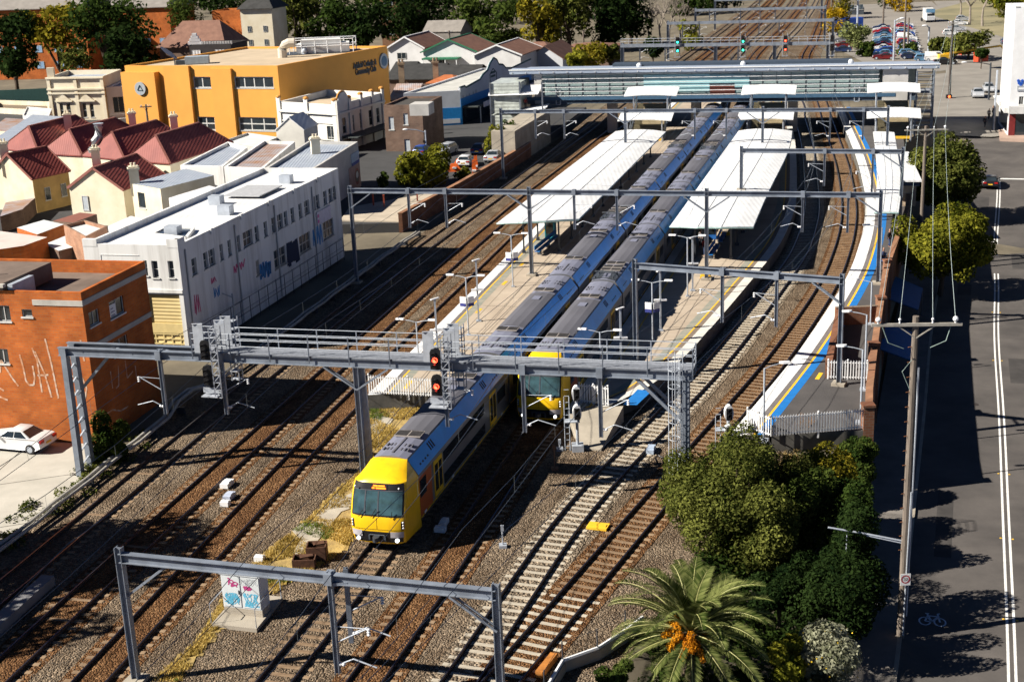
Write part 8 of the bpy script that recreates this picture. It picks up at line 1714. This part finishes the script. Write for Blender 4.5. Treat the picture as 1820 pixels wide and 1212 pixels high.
def street_lamp(label, px, py, ty, z0, hx, mat=None, two=False):
    p = at(px, py, z0); h = sol_h(p, z0, ty); r = thing('street_lamp', label, 'street lamp', (p.x, p.y, z0), 'street lamps'); m = MB(); rr_ = max(.07, p.y * .0006); m.tube([(p.x, p.y, z0), (p.x, p.y, z0 + h)], rr_ * 1.2, 7, rr_); m.build('pole', mat or STEELL, r)
    for s in ([hx] if not two else [hx, -hx]): m = MB(); m.tube([(p.x, p.y, z0 + h - .3), (p.x + s * .5, p.y - .2, z0 + h + .15), (p.x + s, p.y - .4, z0 + h + .3)], rr_ * .6, 6); m.build('arm', mat or STEELL, r); m = MB(); m.sphere((p.x + s * 1.12, p.y - .45, z0 + h + .3), max(.22, rr_ * 2.4), 10, 6, (1.5, .8, .5)); m.build('lamp_head', PORC, r)
    return r
street_lamp('street lamp leaning over the tracks beside the long white building', 420, 592, 522, .2, -1.7); street_lamp('street lamp in front of the brown brick building', 758, 270, 232, 1, -2.4); street_lamp('street lamp behind the white gabled house', 692, 68, 28, 0, -1.8, GREENP); street_lamp('street lamp rising behind the club roof plant', 500, 100, 46, 0, 3.4, STEELD)
street_lamp('pale twin street lamp left of the car park', 1523, 62, 0, 0, 1.5, two=True); street_lamp('grey street lamp between the car park rows, nearer', 1588, 108, 36, 0, 1.2); street_lamp('street lamp on the right of the car park', 1649, 105, 48, 0, -1.0); street_lamp('street lamp by the intersection corner', 1757, 178, 112, 0, -4.0, STEELD)
for i, (px, py, ty, z0, lab) in enumerate([(1606, 100, -10, 0, 'tall brown pole standing in the car park rows'), (1613, 92, 32, 0, 'shorter brown pole beside the tall one in the car park'), (1569, 52, -12, 0, 'brown pole at the back of the car park'), (1766, 230, 125, .1, 'thin pole on the far corner footpath'), (801, 108, 55, 0, 'brown pole in front of the green trimmed house'), (780, 232, 175, 1, 'green pole beside the blue shop wall'), (264, 228, 186, 3, 'short timber pole in front of the orange club'), (1024, 110, 72, 0, 'dark pole beside the shrubs above the bridge'), (1038, 112, 55, 0, 'thin pole above the bridge roof by the shrubs'), (998, 100, 48, 0, 'thin lamp pole before the olive trees'), (1477, 40, -10, 0, 'dark tall pole at the right end of the far portals'), (490, 95, 32, 0, 'timber pole behind the club duct')]):
    p = at(px, py, z0); h = sol_h(p, z0, ty); util_pole(lab, (p.x, p.y), z0, z0 + h, 1 if i in (4, 6, 11) else 0, .06 + p.y * .0006, 'pole', STEELL if i in (3,) else WOOD, .9, .2, 'plain poles')

# ================================================================== TRACKSIDE THINGS
def on(px, py, z=0.0): return at(px, py, z)
# graffiti covered cabinet on its slab
a, b_ = on(398, 1077, .55), on(466, 1085, .55); d = (b_ - a).normalized(); n = Vector((-d.y, d.x, 0)); r = thing('equipment_cabinet', 'white trackside cabinet with blue and red graffiti, behind the nearest portal beam', 'cabinet', (a.x, a.y, 0)); Wc = (b_ - a).length
q = [a, b_, b_ + n * .8, a + n * .8]; m = MB(); m.prism([tuple(v[:2]) for v in q], .35, .55); m.prism([tuple((v + (v - (a + b_) / 2) * .0)[:2]) for v in q], .2, .36); m.build('plinth', CONC, r)
CABW = pmat('cabinet white', (.62, .66, .68), .5, 0, .08, 1.5); m = MB(); m.prism([tuple(v[:2]) for v in q], .55, 2.25); m.prism([tuple((v + d * (.06 if i in (1, 2) else -.06) + n * (-.06 if i < 2 else .06))[:2]) for i, v in enumerate(q)], 2.25, 2.31); m.build('body', CABW, r)
F = Face(a, b_)
for k in range(2): m = MB(); F.box(m, .05 + k * Wc / 2, Wc / 2 - .04 + k * Wc / 2, .62, 2.2, 0, .03); m.build('door', CABW, r)
m = MB(); F.box(m, Wc / 2 - .12, Wc / 2 - .08, 1.3, 1.5, .03, .07); m.build('handle', STEELD, r)
SKYP = pmat('sky spray', (.10, .42, .62), .7); MAGP = pmat('magenta spray', (.42, .04, .18), .7)
def scribble(F, u0, u1, z0, z1, mat, nl, w, root, seed, o=.035):
    rr_ = random.Random(seed); m = MB(); u, z = rr_.uniform(u0, u1), rr_.uniform(z0, z1); ang = rr_.uniform(0, 6)
    for i in range(nl):
        ang += rr_.uniform(-1.1, 1.1); u2, z2 = u + .09 * math.cos(ang), z + .09 * math.sin(ang)
        if not (u0 < u2 < u1 and z0 < z2 < z1): ang += 2.4; continue
        nx, nz = -math.sin(ang) * w, math.cos(ang) * w; m.quad(F.p(u - nx, z - nz, o), F.p(u2 - nx, z2 - nz, o), F.p(u2 + nx, z2 + nz, o), F.p(u + nx, z + nz, o)); u, z = u2, z2; o += .00006
    m.build('graffiti', mat, root)
scribble(F, .1, Wc / 2 - .1, .7, 1.35, SKYP, 150, .022, r, 1); scribble(F, Wc / 2 + .1, Wc - .1, .68, 1.4, SKYP, 150, .022, r, 2); scribble(F, .35, Wc / 2 - .1, 1.65, 2.1, MAGP, 45, .03, r, 3); scribble(F, Wc / 2 + .1, Wc / 2 + .6, 1.5, 1.75, MAGP, 35, .035, r, 4); scribble(F, .1, Wc - .1, 1.75, 2.15, pmat('faint pencil', (.5, .54, .56), .7), 120, .008, r, 5)
sl4 = [on(376, 1108, .2), on(456, 1117, .2), on(477, 1096, .2), on(398, 1083, .2)]; e = sl4[3] - sl4[0]; sl4[2] = sl4[1] + e * 2.3; sl4[3] = sl4[0] + e * 2.3; m = MB(); m.prism([tuple(v[:2]) for v in sl4], 0, .2); tag(m.build('cabinet_slab', CONC), 'concrete slab under the graffiti covered cabinet', 'slab')
r = thing('handrail', 'grey tube handrails around the graffiti cabinet slab', 'handrail', tuple(sl4[0])); 
for A_, B_ in ((sl4[0], sl4[3]), (sl4[1], sl4[2])): m = MB(); t = Vector((0, 0, 1.0)); m.tube([A_ + t * .05, A_ + t, A_.lerp(B_, .95) + t, A_.lerp(B_, .95)], .025, 5); m.build('rail', STEELL, r)
# rusty relay boxes
RUSTM = pmat('rusty steel box', (.10, .045, .025), .9, 0, .4, 4)
for px, py, s, lab in ((563, 1000, (.95, .8, .85), 'rusty open steel box beside the front train track'), (540, 1012, (1.1, .7, .5), 'low rusty box just left of the taller rusty box')):
    p = on(px, py); r = thing('relay_box', lab, 'box', (p.x, p.y, 0)); m = MB(); x, y = p.x, p.y + .4
    for sx, sy, w_, d_ in ((-.5, 0, .06, 1), (.5, 0, .06, 1), (0, -.5, 1, .06), (0, .5, 1, .06)): m.box((x + sx * s[0], y + sy * s[1], s[2] / 2), (w_ * s[0] if w_ == 1 else .06, d_ * s[1] if d_ == 1 else .06, s[2]), 0)
    m.build('sides', RUSTM, r); m = MB(); m.box((x, y, .1), (s[0], s[1], .08)); m.box((x + .1, y + .1, s[2] + .02), (s[0] * .6, s[1] * .5, .05), .3); m.build('lid', RUSTM, r)
for i, (px, py, w_, l_, c_, lab) in enumerate([(404, 864, .5, .9, WHITE, 'white trackside box between the left tracks, farthest of three'), (408, 886, .45, .8, pmat('bluish box', (.45, .5, .62), .6), 'bluish trackside box between the left tracks, middle of three'), (401, 899, .5, .4, WHITE, 'small white trackside box, nearest of three on the left'), (789, 934, .35, .9, WHITE, 'long white trackside box in the train shade'), (783, 945, .6, .4, WHITE, 'short white trackside box in the train shade'), (462, 997, .5, .35, WHITE, 'little white box beside the nearest portal beam'), (1157, 803, .45, 1.0, pmat('pale blue box', (.4, .48, .6), .5), 'pale blue point machine between the right tracks')]):
    p = on(px, py); r = thing('trackside_box', lab, 'box', (p.x, p.y, 0), 'small trackside boxes'); m = MB(); m.box((p.x, p.y, .17), (w_, l_, .26), -.25); m.build('case', c_, r); m = MB(); m.box((p.x, p.y, .32), (w_ * .9, l_ * .5, .06), -.25); m.build('lid', c_, r)
p = on(1063, 938); m = MB(); m.box((p.x, p.y, .1), (1.1, .75, .12), -.35); m.box((p.x, p.y, .17), (.9, .3, .05), -.35); tag(m.build('yellow_cover', YELLOW), 'yellow cover plate between the right tracks', 'cover plate')
p = on(1168, 815); m = MB(); m.tube([(p.x - .1, p.y - 1.3, .25), (p.x - .2, p.y - 1.0, .4), (p.x, p.y - .2, .3), (p.x + 1.2, p.y - 1.6, .12)], .06, 6); tag(m.build('point_cable', BLACK), 'thick black cable looping from the pale blue point machine', 'cable')
# cable troughs on the left, fence along it
r = thing('cable_duct', 'pair of pale pipes running along the left track', 'pipe', (-24, 70, 0)); PIP = pmat('pale pipe', (.42, .40, .36), .7, 0, .2, 1)
for o in (-2.35, -2.75):
    m = MB(); pa = PT['T1']; P_ = []
    for y in range(50, 140, 2): s = pa.s_at_y(y); q = pa.off(s, o - (.25 if 84 < y < 92 else 0)); P_.append((q.x, q.y, .45 + (.5 if 84 < y < 90 else 0) + .05 * math.sin(y)))
    m.tube(P_, .11, 7); m.build('pipe', PIP, r)
m = MB()
for y in range(50, 140, 4): q = pa.off(pa.s_at_y(y), -2.55); m.box((q.x, q.y, .2), (.6, .12, .5), -.25)
m.build('pipe_support', STEELD, r)
pa = PT['T1']; m = MB(); a_, b_ = on(-8, 1112, .5), on(85, 1022, .5); m.beam((a_.x - .6, a_.y - 2, .2), (b_.x, b_.y, .2), .7, .6); tag(m.build('low_wall', pmat('pale trough', (.20, .20, .21), .85, 0, .2, 1)), 'low pale concrete wall between the two leftmost tracks', 'wall')
# brick retaining wall below the side street, low street wall
r = thing('retaining_wall', 'brick retaining wall between the side street and the left tracks', 'wall', (-11, 141, 0)); m = MB(); P_ = [(-11.2, 140.8), (-5.5, 157.2), (-.9, 171.8), (3.5, 185.8)]
m.loft([[(x - .2, y, -.2), (x + .2, y, -.2), (x + .2, y, 2.0), (x - .2, y, 2.0)] for x, y in P_]); m.build('brickwork', BRICKW, r); m = MB(); m.loft([[(x - .27, y, 2.0), (x + .27, y, 2.0), (x + .27, y, 2.1), (x - .27, y, 2.1)] for x, y in P_]); m.build('coping', brick_mat('coping brick', (0.30, 0.15, 0.09), (0.36, 0.2, 0.12), (0.2, 0.15, 0.1)), r)
for i, (px, py) in enumerate([(664, 358), (683, 360), (728, 352), (742, 350)]): p = on(px, py + 8, 1.1); m = MB(); m.box((p.x, p.y, 1.75), (.16, .16, 1.3)); m.box((p.x, p.y, 2.42), (.22, .22, .08)); tag(m.build('bollard', pmat('rust red post', (.30, .06, .03), .7)), ['red post on the corner pavement, leftmost', 'red post on the corner pavement, second from left', 'red post near the bushy corner tree', 'red post under the bushy corner tree'][i], 'bollard', 'red posts on the corner pavement')
# ground signals on posts
def post_signal(label, px, py, ty, z0, group='white hooded post signals'):
    p = at(px, py, z0); h = sol_h(p, z0, ty); r = thing('post_signal', label, 'signal', (p.x, p.y, z0), group); m = MB(); m.tube([(p.x, p.y, z0), (p.x, p.y, z0 + h - .3)], .09, 8); m.box((p.x, p.y, z0 + .2), (.7, .7, .4)); m.build('post', STEELL, r)
    for k, z in enumerate((z0 + h - .55, z0 + h - 1.75)):
        m = MB(); m.loft([[(p.x + (.27 * c_ if s_ > -.9 else .27 * c_), p.y - .1 + o, z + (.5 * s_ if s_ > 0 else .55 * s_)) for c_, s_ in [(math.cos(t), math.sin(t)) for t in np.linspace(-.9, math.pi + .9, 14)]] for o in (.12, -.25)]); hd = m.build('signal_head', WHITE, r); m = MB(); m.box((p.x, p.y - .36, z - .05), (.34, .04, .75)); m.build('backing', BLACK, hd)
        for dz in (.22, -.12): m = MB(); m.tube([(p.x, p.y - .38, z + dz), (p.x, p.y - .55, z + dz + .02)], .1, 10, cap=False); m.build('hood', BLACK, hd)
    m = MB()
    for sx in (-.75, -.45): m.tube([(p.x + sx, p.y, z0), (p.x + sx, p.y, z0 + h - .8)], .03, 5)
    for k in range(int(h / .4)): m.tube([(p.x - .75, p.y, z0 + .3 + k * .4), (p.x - .45, p.y, z0 + .3 + k * .4)], .02, 4)
    m.box((p.x - .3, p.y, z0 + h * .45), (.9, .6, .06)); m.build('ladder', STEELL, r); return r
post_signal('white hooded signal with ladder on the ramp of the middle platform', 1027, 800, 682, 0); post_signal('white hooded signal at the corner of the right platform, behind the bush', 1294, 800, 716, 0)
# lineside post with white head and small posts
for i, (px, py, ty, lab) in enumerate([(885 + 9, 972, 935, 'thin lineside post with white cap in front of the dark ballast'), (986, 835, 792, 'thin brown lineside post before the middle platform ramp'), (995, 800, 782, 'short lineside post with a small board near the ramp')]): p = on(px, py); h = sol_h(p, 0, ty); m = MB(); m.tube([(p.x, p.y, 0), (p.x, p.y, h)], .04, 6); m.box((p.x, p.y, h - .1), (.16, .12, .3)); m.box((p.x, p.y, .08), (.4, .4, .16)); tag(m.build('lineside_post', STEELL if i != 1 else pmat('brown post', (.22, .12, .07), .8)), lab, 'post', 'lineside posts')
# retaining wall with white coping below the palm and orange sleeper end
r = thing('retaining_wall', 'low retaining wall with white coping left of the palm', 'wall', (3, 50, 0)); pl = [on(x, y, .6) for x, y in ((968, 1225), (1000, 1172), (1062, 1150), (1112, 1118), (1142, 1095))]; m = MB(); m.loft([[(p.x - .12, p.y, -1.5), (p.x + .12, p.y, -1.5), (p.x + .12, p.y, .5), (p.x - .12, p.y, .5)] for p in pl]); m.build('wall', CONC, r); m = MB(); m.tube([(p.x, p.y, .56) for p in pl], .085, 6); m.build('coping', WHITE, r); m = MB()
for p in pl[:4]: m.tube([(p.x, p.y, .5), (p.x, p.y, 1.5)], .03, 5)
m.tube([(p.x, p.y, 1.45) for p in pl[:4]], .012, 4); m.build('fence_post', STEELD, r)
a_, b_ = on(958, 1206), on(985, 1172); m = MB(); m.beam((a_.x, a_.y, .2), (b_.x, b_.y, .2), .32, .3); tag(m.build('timber_baulk', pmat('orange timber', (.42, .16, .03), .8, 0, .25, 3)), 'orange stained timber baulk by the white coped wall', 'timber')
# blue tarpaulin roofs on the road side of the wall
for i, qp in enumerate(([(1578, 530), (1632, 550), (1640, 512), (1588, 490)], [(1564, 620), (1620, 640), (1622, 590), (1574, 575)])):
    zz = -.6; P_ = [at(x, y, zz) for x, y in qp]; r = thing('bike_shelter', ['blue roofed lean-to behind the wall, farther one', 'blue roofed lean-to behind the wall, beside the tall pole'][i], 'shelter', tuple(P_[0]), 'blue roofed shelters'); m = MB(); m.add([*P_, *[p - Vector((0, 0, .08)) for p in P_]], [(0, 1, 2, 3), (7, 6, 5, 4), (0, 4, 5, 1), (1, 5, 6, 2), (2, 6, 7, 3), (3, 7, 4, 0)]); m.build('roof', pmat('blue sheet', (.02, .16, .42), .5), r); m = MB()
    for p in P_: m.beam((p.x, p.y, -3.2), (p.x, p.y, zz), .08, .08)
    m.build('post', STEELD, r)

# ================================================================== PEOPLE
def skin_obj(name, verts, edges, radii, mat, parent, sub=1):
    me = bpy.data.meshes.new(name); me.from_pydata(verts, edges, []); o = bpy.data.objects.new(name, me); COL.objects.link(o); md = o.modifiers.new('s', 'SKIN'); 
    for v, rr_ in zip(me.skin_vertices[0].data, radii): v.radius = rr_ if isinstance(rr_, tuple) else (rr_, rr_)
    me.skin_vertices[0].data[0].use_root = True; s2 = o.modifiers.new('d', 'SUBSURF'); s2.levels = s2.render_levels = sub
    dg = bpy.context.evaluated_depsgraph_get(); nm = bpy.data.meshes.new_from_object(o.evaluated_get(dg)); nm.name = name; o.modifiers.clear(); o.data = nm; nm.materials.clear(); nm.materials.append(mat); nm.polygons.foreach_set('use_smooth', [True] * len(nm.polygons)); o.parent = parent; return o
SKINM = pmat('skin', (.40, .22, .15), .6, 0, .05); HAIR = pmat('hair', (.03, .02, .015), .7)
def person(label, loc, rz, shirt, trousers, stride=.16, group=None, sit=False, bag=None):
    r = thing('person', label, 'person', tuple(loc), group); r.rotation_euler = (0, 0, rz); hp = .92 if not sit else .5
    K = dict(pel=(0, 0, hp), waist=(0, .01, hp + .16), chest=(0, .0, hp + .38), neck=(0, .01, hp + .55), head=(0, -.03, hp + .72), crown=(0, -.01, hp + .82)); leg = []
    for s in (-1, 1):
        st = stride * s
        if sit: leg.append(((s * .1, 0, hp), (s * .11, -.42, hp + .02), (s * .11, -.45, .08), (s * .11, -.6, .04)))
        else: leg.append(((s * .1, 0, hp - .04), (s * .1, -.04 + st * .55 - .03, .48), (s * .1, st, .09), (s * .11, st - .16, .04)))
    arm = [((s * .19, 0, hp + .5), (s * .24, .03 - s * stride * .5, hp + .24), (s * .22, -.08 - s * stride * .8, hp + .02), (s * .21, -.1 - s * stride * .8, hp - .07)) for s in (-1, 1)]
    V = [K['pel'], K['waist'], K['chest'], K['neck'], K['head'], K['crown']]; E = [(0, 1), (1, 2), (2, 3), (3, 4), (4, 5)]; Rr = [(.13, .1), (.125, .09), (.15, .1), .055, (.078, .095), (.06, .07)]
    for l in leg: b_ = len(V); V += list(l); E += [(0, b_), (b_, b_ + 1), (b_ + 1, b_ + 2), (b_ + 2, b_ + 3)]; Rr += [.085, .06, .045, (.045, .035)]
    for a_ in arm: b_ = len(V); V += list(a_); E += [(2, b_), (b_, b_ + 1), (b_ + 1, b_ + 2), (b_ + 2, b_ + 3)]; Rr += [.055, .042, .032, .035]
    skin_obj('body', V, E, Rr, SKINM, r)
    V, E, Rr = [K['pel'], K['waist'], K['chest'], (0, .01, hp + .5)], [(0, 1), (1, 2), (2, 3)], [(.15, .12), (.145, .11), (.17, .12), .08]
    for a_ in arm: b_ = len(V); V += list(a_[:3]); E += [(2, b_), (b_, b_ + 1), (b_ + 1, b_ + 2)]; Rr += [.07, .058, .046]
    skin_obj('jacket', V, E, Rr, shirt, r)
    V, E, Rr = [K['pel']], [], [(.15, .12)]
    for l in leg: b_ = len(V); V += [l[0], l[1], (l[2][0], l[2][1], l[2][2] + .03)]; E += [(0, b_), (b_, b_ + 1), (b_ + 1, b_ + 2)]; Rr += [.1, .075, .06]
    skin_obj('trousers', V, E, Rr, trousers, r)
    m = MB(); m.sphere((0, .005, hp + .78), .105, 10, 6, (.9, 1.0, .85)); m.build('hair', HAIR, r, loc=None)
    m = MB(); [m.sphere((s * .032, -.118, hp + .735), .012, 6, 4) for s in (-1, 1)]; m.box((0, -.128, hp + .705), (.02, .03, .035)); m.box((0, -.118, hp + .665), (.045, .012, .01)); m.build('face', pmat('face detail', (.16, .07, .05), .6), r)
    m = MB(); [m.box((s * .11, leg[i][3][1] + .03, .035), (.09, .24, .07)) for i, s in enumerate((-1, 1))]; m.build('shoe', BLACK, r)
    if bag: m = MB(); m.box((-.28, 0, hp - .1), (.12, .3, .28)); m.build('bag', bag, r)
    return r
DKB = pmat('dark cloth', (.02, .022, .03), .85); NVC = pmat('navy cloth', (.03, .05, .12), .85); GRC = pmat('grey cloth', (.2, .2, .21), .85); RDC = pmat('red cloth', (.3, .03, .03), .85)
def put(px, py, z): p = at(px, py, z); return (p.x, p.y, z)
def seatfix(): pass
person('person in dark clothes walking on the far corner footpath, nearer one', put(1750, 228, .15), .3, DKB, DKB); person('person in dark clothes on the far corner footpath, behind the nearer one', put(1757, 214, .15), .3, GRC, DKB, .1); person('person waiting by the traffic lights on the far corner', put(1764, 209, .15), 1.2, DKB, NVC, .05)
person('person in dark jacket standing by the wall of the right platform', put(1580, 440, 1.11), .9, DKB, NVC, .1); person('person sitting on the blue bench on the right platform', (at(1569, 466, 1.1).x, at(1569, 466, 1.1).y - .1, 1.11), 1.2, NVC, DKB, 0, sit=True)
person('person with red top standing in the shade of the middle platform canopy', put(1253, 455, 1.11), .2, RDC, NVC, .08); person('person in grey standing under the middle canopy near the blue bench', put(1246, 440, 1.11), -.6, GRC, DKB, .05)
person('person inside the bridge entrance at its left stair landing', (3.4, 200.6, 4.6), .2, RDC, DKB, .1)
for k in list(PROTO.values()): drop(k)
